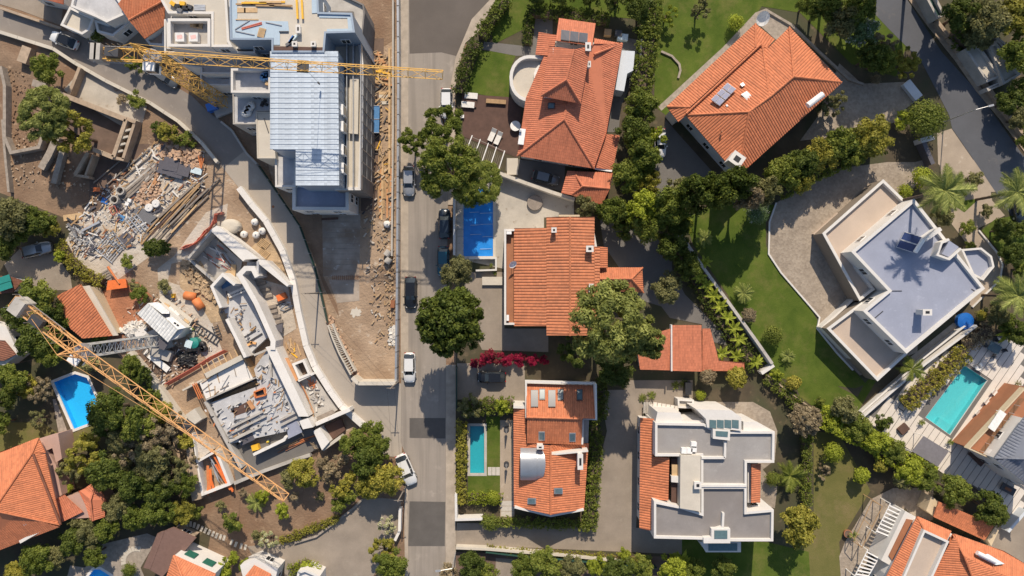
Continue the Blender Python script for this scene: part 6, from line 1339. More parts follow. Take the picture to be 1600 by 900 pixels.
rock_heap('rubble', 'earth lumps strewn round the sandy patch by the basement', 's2', [(30, 470), (200, 460), (330, 700), (380, 880), (180, 760), (40, 560)], 300, .3, 'sand_earth', .5, 8)
rock_heap('rubble', 'fallen stones between the ruined walls', 'z1', [(20, 600), (160, 640), (380, 760), (420, 900), (60, 900)], 220, .12, 'wall_old', .26, 9)
rock_heap('rubble', 'dry leaves and clods on the soil at the upper left ruin', 'z1', [(10, 300), (130, 350), (200, 600), (140, 690), (40, 680)], 160, .06, 'soil', .24, 10)
# long timber stack
g = random.Random(21)
for k in range(34):
    u = g.random(); x = 905 + (u - .5) * 230 + g.uniform(-70, 70); y = 590 + (u - .5) * 180 - (x - 905) * .0 + g.uniform(-60, 60); xx = 790 + u * 190 + g.uniform(-90, 90); yy = 640 - (xx - 790) * 1.05 + (u - .5) * 210
    loose('timber', 'long weathered timber in the stack beside the site track', 'timber', 's1', in_strip(xx, 680, 1040), in_strip(yy, 400, 760), .05 + .09 * (k % 6), g.uniform(3.5, 9.0), g.uniform(.14, .3), .12, -47 + g.uniform(-5, 5), g.choice(['wood_gray', 'wood', 'wood_gray', 'wood_pale', 'wood_dark']), 'long timbers beside the site track')
for k in range(9): loose('roof_beam', 'grey beam in the slanting pile by the concrete rings', 'beam', 's1', 570 + (k % 3) * 26 - 20, 330 + k * 5, .05 + .1 * (k // 3), g.uniform(5, 8), .28, .2, -42 + g.uniform(-3, 3), g.choice(['wood_gray', 'concrete', 'wood_gray']), 'beams by the concrete rings')
for k in range(5): loose('plank', 'pale plank on the reddish rubble', 'plank', 's1', 660 + g.uniform(-30, 40), 350 + g.uniform(-60, 20), .35, g.uniform(1.2, 2.6), .3, .08, -55 + g.uniform(-10, 10), g.choice(['wood_orange', 'concrete_cream', 'concrete']), 'planks on the reddish rubble')
for x, y in ((448, 405), (405, 470)):
    o = thing('concrete_ring', 'open concrete pipe ring standing in the debris yard', 'pipe', W('s1', x, y), 'concrete rings in the debris yard'); c = W('s1', x, y, 1.0); m = MB(); n = 18
    vs = [(c.x + r_ * math.cos(2 * math.pi * i / n), c.y + r_ * math.sin(2 * math.pi * i / n), z) for r_, z in ((.62, 0), (.62, 1.0), (.46, 1.0), (.46, .05)) for i in range(n)]
    m.add(vs, [(q * n + i, q * n + (i + 1) % n, (q + 1) * n + (i + 1) % n, (q + 1) * n + i) for q in range(3) for i in range(n)]); m.build('ring', 'concrete', o); m = MB(); m.add([(c.x + .46 * math.cos(2 * math.pi * i / n), c.y + .46 * math.sin(2 * math.pi * i / n), .05) for i in range(n)], [tuple(range(n))]); m.build('floor', 'dark_earth', o)
for x, y, mt, lb in ((705, 498, 'sack_white', 'white'), (655, 528, 'sack_white', 'white')): 
    o = thing('white_disc', 'round white lid lying on the reddish rubble', 'lid', W('s1', x, y, .35), 'white lids on the rubble'); c = W('s1', x, y, .55); m = MB(); m.bar((c.x, c.y, .38), (c.x, c.y, .55), .62, .55, 16); m.build('disc', mt, o); m = MB(); m.bar((c.x, c.y, .55), (c.x, c.y, .62), .15, .12, 8); m.build('knob', mt, o)
for k, (x, y, a) in enumerate(((780, 240, 12), (850, 262, 14), (900, 250, 16), (815, 215, 12))): loose('dark_sheet', 'dark roofing sheet lying on the rubble heap', 'sheet', 's1', x, y, .5 + .04 * k, 2.2, 1.9, .04, a, 'dark_panel', 'dark sheets on the rubble')
loose('roll_sheet', 'pale blue sheet beside the terracotta heap', 'sheet', 's1', 1000, 262, .5, 1.6, .9, .06, 15, 'pale_sheet'); 
for k, (x, y, a) in enumerate(((615, 580, 30), (650, 600, 32))): loose('gray_panel', 'grey ribbed panel stacked among the debris', 'panel', 's1', x, y, .1 + .15 * k, 2.8, 1.5, .1, a, 'gray_fabric', 'grey panels in the debris')
loose('gray_panel', 'dark square panel beside the metal racks', 'panel', 's1', 495, 750, .1, 1.8, 1.6, .1, 42, 'dark_panel')
def rack(label, f, x, y, l, w, n, ang, mat, group=None, z=.1):
    c = W(f, x, y, .4); o = thing('metal_rack', label, 'rack', (c.x, c.y, z), group, -R(ang))
    for s in (-1, 1): m = MB(); m.box((0, s * w / 2, 0), l, .1, .12); m.build('rail', mat, o, local=True)
    for k in range(n): m = MB(); m.box((-l / 2 + l * (k + .5) / n, 0, .03), .1, w, .07); m.build('rung', mat, o, local=True)
    return o
rack('wide metal rack with many rungs lying at the yard edge', 's1', 365, 825, 3.4, 2.6, 9, 40, 'alu'); rack('narrow metal frame leaning over the wide rack', 's1', 415, 770, 3.2, 1.2, 6, 52, 'steel', z=.25)
for k in range(3): rack('ladder frame among the grey panels', 's1', 530 + k * 34, 650 - k * 8, 2.8, .6, 6, 50, 'alu', 'ladder frames among the grey panels', .15 + .06 * k)
rack('brown pallet-like frame beside the orange skip', 'z3', 500, 705, 2.6, 1.4, 7, 60, 'wood_gray')
rack('rusty scaffold ladder frame lying beside the green tank', 's6', 990, 500, 5.0, 1.1, 9, 33, 'steel_dark'); rack('short rusty scaffold frame beside the longer one', 's6', 1120, 480, 1.8, .8, 4, 70, 'steel_dark', z=.2)
for k in range(16): loose('scrap_bar', 'dark scrap bar in the metal heap at the yard edge', 'scrap', 's1', 190 + g.uniform(-90, 110), 690 + g.uniform(-60, 90), .05 + .07 * (k % 4), g.uniform(1.2, 3.4), g.uniform(.1, .35), .1, g.choice([-40, 45]) + g.uniform(-14, 14), g.choice(['steel_dark', 'steel', 'gray_fabric', 'alu']), 'scrap bars at the yard edge')
loose('timber_sheet', 'tan board lying at the corner of the yard', 'board', 's1', 110, 595, .05, 2.8, .9, .08, -8, 'wood_pale')
for x, y, mt, lb in ((340, 480, 'blue_tarp', 'blue plastic sheet beside the concrete rings'), (455, 600, 'blue_steel', 'crumpled blue sheet in the middle of the yard')):
    o = loose('plastic_sheet', lb, 'sheet', 's1', x, y, .06, 1.0, .8, .12, 20, mt)
for x, y in ((515, 475), (498, 500)): loose('white_tub', 'white tub beside the concrete rings', 'tub', 's1', x, y, .02, .55, .5, .4, 20, 'white', 'white tubs beside the rings')
t = thing('trestle', 'red steel trestle frame in the middle of the yard', 'frame', W('s1', 400, 545)); q = WP('s1', [(370, 530), (410, 515), (432, 560), (395, 580)], .8)
for i in range(4): m = MB(); m.bar(q[i], q[(i + 1) % 4], .05); m.build('bar', 'red_mesh', t); m = MB(); m.bar((q[i].x, q[i].y, 0), q[i], .04); m.build('leg', 'red_mesh', t)
t = thing('barrow', 'orange wheelbarrow at the shaded edge of the yard', 'wheelbarrow', W('s1', 285, 398)); c = W('s1', 285, 398, .5); m = MB(); loft([[(c.x + x * s, c.y + y * s, z) for x, y in ((-.5, -.3), (.5, -.3), (.5, .3), (-.5, .3), (-.5, -.3))] for s, z in ((.55, .3), (1, .65))], m); m.build('tray', 'orange_plastic', t)
m = MB(); m.bar((c.x + .6, c.y - .04, .2), (c.x + .6, c.y + .04, .2), .2, .2, 12); m.build('wheel', 'rubber', t); m = MB(); [m.bar((c.x + .6, c.y + s * .1, .2), (c.x - .9, c.y + s * .3, .5), .025) for s in (-1, 1)]; m.build('handle', 'wood', t)
t = thing('orange_skip', 'orange digger skip with rusty arm among the shrubs', 'skip', W('z3', 540, 730)); c = W('z3', 545, 735, 1.2); m = MB(); loft([[(c.x + x * s, c.y + y * s, z) for x, y in ((-1.5, -.8), (1.5, -.4), (1.3, .9), (-1.3, .6), (-1.5, -.8))] for s, z in ((.7, 0), (1, 1.1))], m); m.build('tub', 'orange_plastic', t)
m = MB(); m.bar(W('z3', 505, 650, 1.4), W('z3', 560, 730, 1.2), .18, .12, 6); m.build('arm', 'orange_board', t)
for k in range(4): loose('red_tube', 'bent red plastic tube above the terracotta heap', 'tube', 's1', 1020 + k * 8, 190 + k * 6, .7, .1, 1.6, .1, 8 * k - 10, 'orange_board', 'red tubes above the heap')
# red safety netting by the basement
t = thing('safety_netting', 'crumpled red safety netting along the sandy basement edge', 'netting', W('s2', 160, 290))
pts = [(0, 350), (60, 330), (130, 300), (180, 250), (240, 190), (280, 140), (320, 90), (340, 20), (400, 10)]
for k in range(3):
    P_ = [W('s2', x + g.uniform(-12, 12), y + k * 9 + g.uniform(-10, 10), .4 + .2 * k) for x, y in pts]; m = MB()
    for i in range(len(P_) - 1): a, b_ = P_[i], P_[i + 1]; m.add([a, b_, b_ + Vector((.25, .1, -.45)), a + Vector((.2, .15, -.5))], [(0, 1, 2, 3)]); m.bar(a, b_, .05)
    m.build('net', 'red_mesh', t)
t = thing('safety_netting', 'red safety netting beside the trench of joists', 'netting', W('z6', 120, 460))
P_ = [W('z6', x, y, .9) for x, y in ((20, 510), (90, 470), (160, 430), (230, 385), (300, 350))]; m = MB()
for i in range(4): m.add([P_[i], P_[i + 1], P_[i + 1] - Vector((-.3, .3, .8)), P_[i] - Vector((-.3, .3, .8))], [(0, 1, 2, 3)]); m.bar(P_[i], P_[i + 1], .06)
m.build('net', 'red_mesh', t)

def litter(label, f, pts, n, mat, L, seed, z=.03, cat='debris'):
    poly = ccw(P2(f, pts)); xs = [p[0] for p in poly]; ys = [p[1] for p in poly]; gg = random.Random(seed); b = MB(); k = 0
    while k < n:
        x, y = gg.uniform(min(xs), max(xs)), gg.uniform(min(ys), max(ys))
        if inside((x, y), poly): k += 1; b.box((x, y, z + gg.uniform(0, .25)), gg.uniform(*L), gg.uniform(.05, .22), gg.uniform(.03, .12), gg.uniform(0, 3.14) if gg.random() < .5 else gg.gauss(.75, .25))
    tag(stuff(b.build('debris', mat)), label, cat)
YARD = [(140, 560), (420, 300), (700, 60), (1060, 120), (1060, 420), (560, 800), (300, 900), (100, 860)]
for mt, n, sd_, lb in (('wood', 130, 1, 'small brown timber scraps'), ('dark_panel', 110, 2, 'dark sheet scraps'), ('rust', 80, 3, 'rusty metal scraps'), ('concrete_white', 120, 4, 'white plaster scraps'), ('wood_pale', 60, 14, 'pale splinters')): litter(lb + ' strewn over the debris yard', 's1', YARD, n, mt, (.3, 1.6), sd_)
for mt, n, sd_, lb in (('wood', 30, 5, 'brown offcuts'), ('steel_dark', 50, 6, 'dark steel scraps'), ('orange_board', 10, 7, 'orange formwork scraps'), ('sack_white', 40, 8, 'white scraps')): litter(lb + ' strewn over the basement slabs', 'z6', [(225, 612), (460, 525), (450, 440), (500, 362), (660, 690), (635, 715), (335, 780)], n, mt, (.15, .8), sd_, 1.52)
litter('offcuts strewn on the upper basement slab', 'z6', [(270, 95), (390, 55), (495, 285), (405, 380)], 36, 'wood', (.2, 1.2), 9, 1.02); litter('dark scraps strewn on the upper basement slab', 'z6', [(270, 95), (390, 55), (495, 285), (405, 380)], 30, 'dark_panel', (.2, 1.2), 19, 1.02)
TR = [(856, 10), (955, 10), (950, 560), (940, 880), (860, 860), (830, 600), (800, 260)]
for mt, n, sd_, lb in (('wood', 50, 10, 'brown timber scraps'), ('sand_earth', 90, 11, 'sandy clods'), ('site_pale', 80, 12, 'pale clods'), ('steel_dark', 24, 13, 'dark scraps')): litter(lb + ' along the sandy strip by the hoarding', 'z4', TR, n, mt, (.15, .7), sd_)
TR2 = [(690, 240), (775, 240), (775, 880), (655, 880), (660, 400)]
for mt, n, sd_, lb in (('wood_pale', 40, 20, 'pale timber scraps'), ('wood', 50, 21, 'brown timber scraps'), ('yellow_paint', 10, 22, 'yellow formwork pieces'), ('steel_dark', 40, 23, 'dark steel scraps'), ('sand_earth', 60, 24, 'sandy clods')): litter(lb + ' in the trench beside the unfinished building', 'z2', TR2, n, mt, (.25, 1.5), sd_)
BARE = [(600, 130), (700, 70), (830, 90), (960, 250), (1000, 360), (900, 420), (800, 560), (640, 420), (560, 260)]
for mt, n, sd_, lb in (('rubble_mix', 200, 30, 'reddish clods'), ('stone_white', 120, 31, 'pale stones'), ('wood_gray', 60, 32, 'grey timber scraps')): litter(lb + ' on the bare ground around the site hut', 'z5', BARE, n, mt, (.15, .7), sd_)
# ---- white site hut, tank, crates
t = thing('site_hut', 'white site hut with ribbed metal roof at the foot of the grey crane mast', 'hut', W('s6', 520, 400))
tiles(WP('s6', [(245, 285, 2.6), (360, 170, 3.1), (690, 465, 3.1), (585, 600, 2.6)]), 'tile_shed', t, .45, .05); tiles(WP('s6', [(360, 168, 3.1), (470, 155, 2.8), (600, 260, 2.8), (600, 285, 2.75), (520, 285, 3.0)]), 'tile_shed', t, .45, .02); tiles(WP('s6', [(560, 330, 3.05), (625, 318, 2.8), (780, 440, 2.8), (692, 462, 3.1)]), 'tile_shed', t, .45, .02)
b = MB(); b.prism(offset(P2('s6', [(250, 285), (365, 172), (470, 160), (600, 265), (780, 440), (690, 560), (590, 595)], 2.5), .1), 0, 2.5); b.build('wall', 'shed_white', t); poly_part(t, 'roof_opening', 's6', [(515, 285), (590, 265), (596, 322), (562, 325)], 2.75, .3, 'solar_dark')
for x, y in ((660, 390), (690, 412)): box_part(t, 'vent', 's6', x, y, 3.05, .3, .2, .15, 35, 'black')
poly_part(t, 'awning', 's6', [(480, 550), (590, 610), (540, 690), (440, 650)], 1.9, .08, 'dark_panel'); box_part(t, 'awning_post', 's6', 545, 680, 1.85, .1, .1, 1.85, 0, 'steel')
t = thing('site_trailer', 'beige flat trailer bed beside the white site hut', 'trailer', W('s6', 690, 280)); poly_part(t, 'bed', 's6', [(480, 130), (520, 80), (860, 350), (810, 430)], .8, .25, 'concrete_cream'); poly_part(t, 'chassis', 's6', [(500, 140), (525, 105), (840, 360), (806, 410)], .55, .3, 'steel_dark')
for k in range(3):
    c = W('s6', 560 + k * 100, 200 + k * 80, .3); m = MB(); m.bar((c.x - .8, c.y + .7, .3), (c.x - .6, c.y + .9, .3), .3, .3, 12); m.build('wheel', 'rubber', t)
for k in range(5): loose('panel', 'pale panel lying on the trailer bed', 'panel', 's6', 570 + k * 55, 190 + k * 44, .82, .9, .35, .08, 38 + g.uniform(-12, 12), g.choice(['sack_white', 'concrete', 'wood_pale']), 'panels on the trailer')
t = thing('round_tank', 'green round water tank half covered by pale sheet', 'tank', W('s6', 860, 610)); c = W('s6', 860, 610, 1.2); m = MB(); m.bar((c.x, c.y, 0), (c.x, c.y, 1.1), .78, .78, 18); m.bar((c.x, c.y, 1.1), (c.x, c.y, 1.25), .78, .3, 18); m.build('tank', 'green_teal', t); m = MB(); c2 = W('s6', 810, 620, 1.35); m.box((c2.x, c2.y, 1.27), 1.0, 1.1, .05, -.3); m.build('cover_sheet', 'pale_sheet', t)
def barrel_crate(lb, f, x, y, ang):
    c = W(f, x, y, 1.0); o = thing('half_round_crate', lb, 'crate', (c.x, c.y, 0), None, -R(ang)); m = MB(); n = 8
    loft([[(xx, .62 * math.cos(math.pi * i / n), .25 + .75 * math.sin(math.pi * i / n)) for i in range(n + 1)] for xx in (-.8, .8)], m); m.build('shell', 'orange_board', o, True, True); m = MB(); m.box((0, 0, 0), 1.5, 1.1, .3); m.build('base', 'steel_dark', o, local=True)
barrel_crate('larger orange half-round hopper on the site track', 's6', 808, 92, 10); barrel_crate('smaller orange hopper tilted beside the larger one', 's6', 900, 180, 55)
loose('yellow_can', 'small yellow canister beside the trailer', 'canister', 's6', 635, 85, .02, .4, .6, .6, 0, 'yellow_paint'); 
t = thing('black_tarp', 'crumpled black tarpaulin heap beside the round tank', 'tarpaulin', W('s6', 780, 800)); c = W('s6', 780, 800, .5); m = MB(); gg = random.Random(4); N = 14
for j in range(N):
    for i in range(N): m.v.append((c.x + (i / (N - 1) - .5) * 3.2 * (1 - .1 * gg.random()), c.y + (j / (N - 1) - .5) * 2.6 * (1 - .1 * gg.random()), .02 + (.35 * gg.random() + .4 * math.sin(math.pi * i / (N - 1)) * math.sin(math.pi * j / (N - 1))) * (0 < i < N - 1) * (0 < j < N - 1)))
m.f = [(j * N + i, j * N + i + 1, (j + 1) * N + i + 1, (j + 1) * N + i) for j in range(N - 1) for i in range(N - 1)]; m.build('sheet', 'black', t)
sack_pile('black waste bag beside the scaffold frame', 's6', 990, 645, .02, 3, 'black', .4, 'black bags by the scaffold frame')
for k in range(7): loose('sheet_stack', 'dark sheet in the slanted stack below the crane mast', 'sheet', 's6', 420 + k * 10, 770 + k * 9, .03 + .07 * k, 3.6, .9, .06, 38, ('steel_dark', 'wood_gray', 'white', 'dark_panel')[k % 4], 'sheets below the crane mast')
loose('concrete_block', 'grey concrete ballast block under the crane mast', 'block', 's6', 500, 725, .02, 3.0, 1.5, .9, 20, 'concrete'); loose('concrete_block', 'pale slab leaning beside the mast foot', 'block', 's6', 275, 500, .02, 1.6, 1.3, .5, -40, 'concrete_white')

# ---- formwork strip between building and street
g = random.Random(31)
for k in range(18): loose('form_board', 'short yellow formwork board in the heap by the street fence', 'board', 's8', 530 + g.uniform(-10, 130), 170 + k * 22, .05 + .05 * (k % 3), g.uniform(.9, 1.8), .22, .12, g.choice([0, 0, 88]) + g.uniform(-14, 14), g.choice(['wood_pale', 'wood_orange', 'yellow_paint', 'wood_pale']), 'formwork boards by the street fence')
for k in range(4): loose('form_board', 'wide pale formwork panel by the street fence', 'panel', 's8', 600, 640 + k * 38, .05, 1.5, .45, .1, g.uniform(-5, 5), ('wood_pale', 'concrete_cream')[k % 2], 'wide panels by the street fence')
t = thing('blue_chute', 'blue steel trough lying along the building trench', 'trough', W('z2', 715, 560)); a, b_ = W('z2', 715, 495, 1.1), W('z2', 712, 622, .9); m = MB()
m.add([a + Vector((-.45, 0, 0)), a + Vector((.45, 0, 0)), b_ + Vector((.45, 0, 0)), b_ + Vector((-.45, 0, 0)), a + Vector((-.3, 0, -.7)), a + Vector((.3, 0, -.7)), b_ + Vector((.3, 0, -.7)), b_ + Vector((-.3, 0, -.7))], [(0, 1, 2, 3), (4, 5, 1, 0), (5, 6, 2, 1), (6, 7, 3, 2), (7, 4, 0, 3), (7, 6, 5, 4)]); m.build('trough', 'blue_steel', t); m = MB(); [m.bar(a.lerp(b_, s) + Vector((-.48, 0, .03)), a.lerp(b_, s) + Vector((.48, 0, .03)), .05) for s in (0, .5, 1)]; m.build('rim', 'alu', t)
loose('blue_box', 'small blue box beside the steel trough', 'box', 'z2', 680, 558, .02, .7, 1.1, .7, 0, 'blue_tarp'); loose('blue_bin', 'blue bin at the foot of the yellow crane', 'bin', 'z1', 990, 498, .02, 1.5, 1.1, 1.1, -20, 'car_blue')
for k in range(9): loose('walk_board', 'long tan board along the trench floor', 'board', 'z4', 875 + k * 8, 110 + g.uniform(-40, 60), .03 + .01 * k, .26, g.uniform(6, 9), .06, g.uniform(-2, 2), g.choice(['wood', 'wood_pale', 'wood_orange']), 'boards along the trench floor')
for k in range(5): loose('side_board', 'pale scaffold board edging the trench', 'board', 'z2', 775, 280 + k * 120, .1, .3, 3.4, .3, g.uniform(-2, 2), 'wood_pale', 'scaffold boards edging the trench')
for x, y in ((665, 765), (668, 815), (668, 858)):
    o = thing('steel_drum', 'open-topped drum standing in the building trench', 'drum', W('z2', x, y), 'drums in the trench'); c = W('z2', x, y, .9); m = MB(); m.bar((c.x, c.y, 0), (c.x, c.y, .85), .5, .5, 16); m.build('shell', 'steel_dark', o); m = MB(); m.bar((c.x, c.y, .85), (c.x, c.y, .9), .52, .52, 16); m.build('rim', 'alu', o); m = MB(); m.bar((c.x, c.y, .9), (c.x, c.y, .91), .42, .42, 16); m.build('content', 'concrete', o)
t = thing('wrapped_pallet', 'pallet load with red printed wrap by the building trench', 'pallet load', W('z2', 668, 722)); box_part(t, 'wrap', 'z2', 668, 722, 1.1, 1.3, 1.4, 1.0, 0, 'sack_white'); box_part(t, 'print', 'z2', 668, 722, 1.12, .8, .8, .02, 0, 'sack_print'); box_part(t, 'pallet_base', 'z2', 668, 722, .14, 1.2, 1.2, .14, 0, 'wood')
sack_pile('white bulk bag on the sandy strip beside the fence', 'z4', 912, 298, .02, 1, 'sack_white', .1)
for x, y in ((918, 440), (920, 475)):
    o = thing('pipe_ring', 'pale concrete pipe lying on the sandy strip', 'pipe', W('z4', x, y), 'pipes on the sandy strip'); a, b_ = W('z4', x - 8, y + 8, .5), W('z4', x + 8, y - 14, .5); m = MB(); m.bar(a, b_, .5, .5, 14); m.build('pipe', 'concrete', o); m = MB(); m.bar(a, a + (a - b_).normalized() * .02, .4, .4, 14); m.build('mouth', 'black', o)
loose('rusty_can', 'rusty brown box on the sandy strip', 'box', 'z4', 940, 675, .02, .6, 1.1, .6, 5, 'rust')
for k in range(14): loose('rebar', 'steel reinforcing bar end along the slab edge', 'rebar', 'z4', 660 + k * 9, 552, .05, .05, .7, .05, 0, 'rust', 'rebar ends along the slab edge')
for k in range(10): m = None; loose('form_strip', 'narrow board course on the grey foundation slab', 'board', 'z4', 700, 290 + k * 25, .02, 4.6, .06, .03, 1, 'wood_gray', 'board courses on the foundation slab')
loose('log', 'dark timber baulk beside the foundation slab', 'baulk', 'z4', 645, 275, .02, 2.4, .3, .25, -3, 'wood_dark')
# ---- ruin walls at the upper left
ru = thing('ruined_walls', 'roofless ruin of low stone walls above the debris yard', 'ruin', W('z1', 400, 600))
def rw(pts_, w, top, f='z1', mat='wall_old'): b = MB(); b.strip(P2(f, pts_, top), w, 0, top); b.build('wall', mat, ru)
rw([(245, 425), (590, 560)], .7, 1.8); rw([(590, 560), (530, 735)], .55, 1.8); rw([(435, 700), (530, 738)], .6, 1.8); rw([(630, 575), (575, 745)], .4, 1.6); rw([(590, 555), (635, 572)], .5, 1.7); rw([(530, 738), (580, 748)], .4, 1.6)
rw([(372, 315), (320, 445)], .45, 1.4); rw([(410, 715), (350, 820)], .5, 1.6); rw([(435, 725), (400, 820)], .3, 1.5); rw([(350, 820), (415, 830)], .35, 1.5)
rw([(0, 310), (20, 400), (20, 640), (50, 715), (180, 690), (215, 590)], .45, 1.2, mat='stone'); rw([(10, 560), (20, 700), (40, 900)], .35, .9, mat='stone'); rw([(265, 640), (230, 720), (190, 790)], 1.0, .9, mat='stone'); rw([(295, 690), (250, 860)], .8, .8, mat='stone')
for k in range(4): c = W('z1', 600 - k * 13, 610 + k * 33, 1.5); m = MB(); m.box((c.x, c.y, 1.1), 1.0, .3, .5, R(14)); m.build('lintel', 'concrete_cream', ru)
box_part(ru, 'block', 'z1', 112, 255, 1.1, 1.4, 2.4, 1.1, 20, 'wall_old'); box_part(ru, 'block', 'z1', 182, 395, .9, 2.0, 1.0, .9, 15, 'stone')
for x0, y0, x1, y1 in ((440, 860, 620, 700), (490, 870, 700, 700), (560, 850, 700, 730)): loose('rail', 'long grey steel rail crossing the dark yard', 'rail', 'z1', (x0 + x1) / 2, (y0 + y1) / 2, .15, math.hypot(x1 - x0, y1 - y0) / 3 / PPM, .16, .14, -40, 'wood_gray', 'steel rails on the dark yard')
# workers
person('person in bright yellow-green vest standing beside the site hut', 's6', 840, 455, .02, -40, None); person('person in white helmet and dark clothes on the shaded south slab', 's5', 536, 282, .52, 200, None, 'gray_fabric', 'white'); person('person in yellow-green vest at the slab edge of the south room', 's5', 765, 292, .52, 30, None, 'hivis', 'yellow_paint', .15)
loose('yellow_machine', 'small yellow compactor on the shaded south slab', 'machine', 's5', 665, 335, .52, 1.0, .8, .8, -15, 'yellow_paint')
t = thing('ladder', 'wooden access ladder at the end of the white slab', 'ladder', W('s5', 1190, 320)); a, b_ = W('s5', 1165, 290, 2.2), W('s5', 1210, 360, .1)
for s in (-1, 1): m = MB(); m.bar(a + Vector((s * .25, 0, 0)), b_ + Vector((s * .25, 0, 0)), .04); m.build('rail', 'wood_pale', t)
for k in range(6): q = a.lerp(b_, (k + .5) / 6); m = MB(); m.bar(q - Vector((.25, 0, 0)), q + Vector((.25, 0, 0)), .03); m.build('rung', 'wood_pale', t)
# ================================================================== WALLS, FENCES, HEDGES
def wall_thing(name, label, f, pts, w, hgt, mat, cat='wall', cap=None, z0=0.0):
    P_ = P2(f, pts, hgt); o = thing(name, label, cat, (P_[0][0], P_[0][1], z0)); b = MB(); b.strip(P_, w, z0, hgt); b.build('masonry', mat, o)
    if cap:
        for i in range(len(P_) - 1):
            a, c = Vector(P_[i]), Vector(P_[i + 1]); L = (c - a).length; n = max(1, round(L / 2.6)); an = math.atan2(c.y - a.y, c.x - a.x)
            for k in range(n): q = a.lerp(c, (k + .5) / n); m = MB(); m.box((q.x, q.y, hgt - .0), L / n - .03, w + .08, .07, an); m.build('coping_slab', cap, o)
    return o
def fence(name, label, f, pts, hgt, mat, post='steel', step=2.2, t_=.05, cat='fence', lean=0):
    P_ = P2(f, pts, hgt); o = thing(name, label, cat, (*P_[0], 0))
    for i in range(len(P_) - 1):
        a, c = Vector(P_[i]), Vector(P_[i + 1]); L = (c - a).length; n = max(1, round(L / step)); an = math.atan2(c.y - a.y, c.x - a.x)
        for k in range(n):
            q = a.lerp(c, (k + .5) / n); m = MB(); m.box((q.x, q.y, .1), L / n - .1, t_, hgt - .15, an); m.build('panel', mat, o); q = a.lerp(c, k / n); m = MB(); m.box((q.x, q.y, 0), .1, .1, hgt, an); m.build('post', post, o)
    return o
wall_thing('road_parapet', 'white-capped parapet wall along the inner edge of the curved road', 'p', [(373, 293), (392, 318), (415, 345), (441, 392), (457, 437), (466, 487), (478, 540), (491, 572), (515, 610), (533, 635), (567, 665)], .75, 1.0, 'concrete_white', cap='concrete_white')
wall_thing('road_wall', 'low beige wall along the ruin side of the curved road', 'p', [(-30, 42), (0, 50), (83, 76), (118, 99), (165, 126), (235, 161), (278, 189), (315, 223), (340, 254)], .4, .7, 'concrete_cream', cap='concrete_cream')
wall_thing('road_wall', 'low dark wall below the white houses at the top of the curve', 'p', [(0, 12), (95, 44)], .35, .8, 'wall_old')
fence('road_fence', 'dark green panel fence along the outer edge of the curved road', 'p', [(403, 258), (433, 302), (467, 353), (490, 417), (500, 457), (511, 505)], 1.1, 'green_fence')
wall_thing('road_wall', 'concrete kerb wall under the dark green fence', 'p', [(345, 190), (362, 204), (385, 240), (401, 256)], .3, .5, 'concrete')
o = thing('balustrade', 'pale concrete balustrade of short balusters on the road bend', 'balustrade', W('p', 515, 510)); L_ = [(512, 508), (520, 530), (530, 553), (548, 586)]; Rr = [(519, 506), (528, 528), (539, 550), (555, 580)]
for pl in (L_, Rr): m = MB(); m.strip(P2('p', pl, 1.1), .2, 0, 1.1); m.build('rail', 'concrete_cream', o)
for k in range(26):
    s = (k + .5) / 26 * 3; i = min(2, int(s)); u = s - i; a = W('p', L_[i][0] + (L_[i + 1][0] - L_[i][0]) * u, L_[i][1] + (L_[i + 1][1] - L_[i][1]) * u, 1.0); c = W('p', Rr[i][0] + (Rr[i + 1][0] - Rr[i][0]) * u, Rr[i][1] + (Rr[i + 1][1] - Rr[i][1]) * u, 1.0); m = MB(); m.bar(a, c, .07); m.build('baluster', 'concrete_cream', o)
wall_thing('retaining_wall', 'tall cream retaining wall closing the sandy plot at the road bend', 'p', [(550, 590), (560, 599), (618, 599)], .45, 3.0, 'concrete_cream', cap='concrete_cream')
fence('street_hoarding', 'long grey metal hoarding between the building site and the street', 'p', [(621, -40), (622, 130), (621, 300), (620, 450), (618, 600)], 2.0, 'zinc', 'steel_dark', 2.4, .3)
wall_thing('street_rail', 'low pale barrier rail behind the grey hoarding', 'p', [(614, 0), (614, 200), (612, 400)], .25, .9, 'concrete')
wall_thing('garden_wall', 'white garden wall between banana plants and the villa lawn', 'r5', [(338, 195), (440, 345), (545, 490), (690, 690), (770, 805)], .35, 1.6, 'wall_bluewhite', cap='concrete')
wall_thing('garden_wall', 'short white wall stub at the lower end of the banana border', 'r5', [(720, 850), (778, 812)], .5, 1.4, 'wall_white')
wall_thing('boundary_wall', 'cream boundary wall between car court and covered pool terrace', 'r4', [(370, -5), (520, 50), (640, 92), (745, 125)], .4, 1.8, 'concrete_cream', cap='concrete_cream')
wall_thing('pool_wall', 'street wall along the covered pool and parked cars', 'r4', [(178, 60), (178, 385)], .25, 1.5, 'wall_white')
wall_thing('planter_wall', 'pale planter wall below the covered pool', 'r4', [(250, 400), (375, 400), (375, 455), (280, 458)], .25, .9, 'wall_white'); wall_thing('step_wall', 'short pale slatted steps beside the terrace house', 'r4', [(310, 507), (405, 507)], 1.2, .5, 'concrete_cream')
wall_thing('drive_edge', 'thin white kerb curving round the villa drive', 'r6', [(40, 200), (8, 290), (4, 440), (62, 528), (192, 678), (243, 738), (232, 790), (322, 902), (400, 985)], .22, .25, 'wall_white', 'kerb')
wall_thing('drive_edge', 'thin pale kerb curving round the villa back path', 'r6', [(990, 330), (1080, 440), (1100, 490), (1090, 560), (960, 690)], .2, .25, 'wall_white', 'kerb')
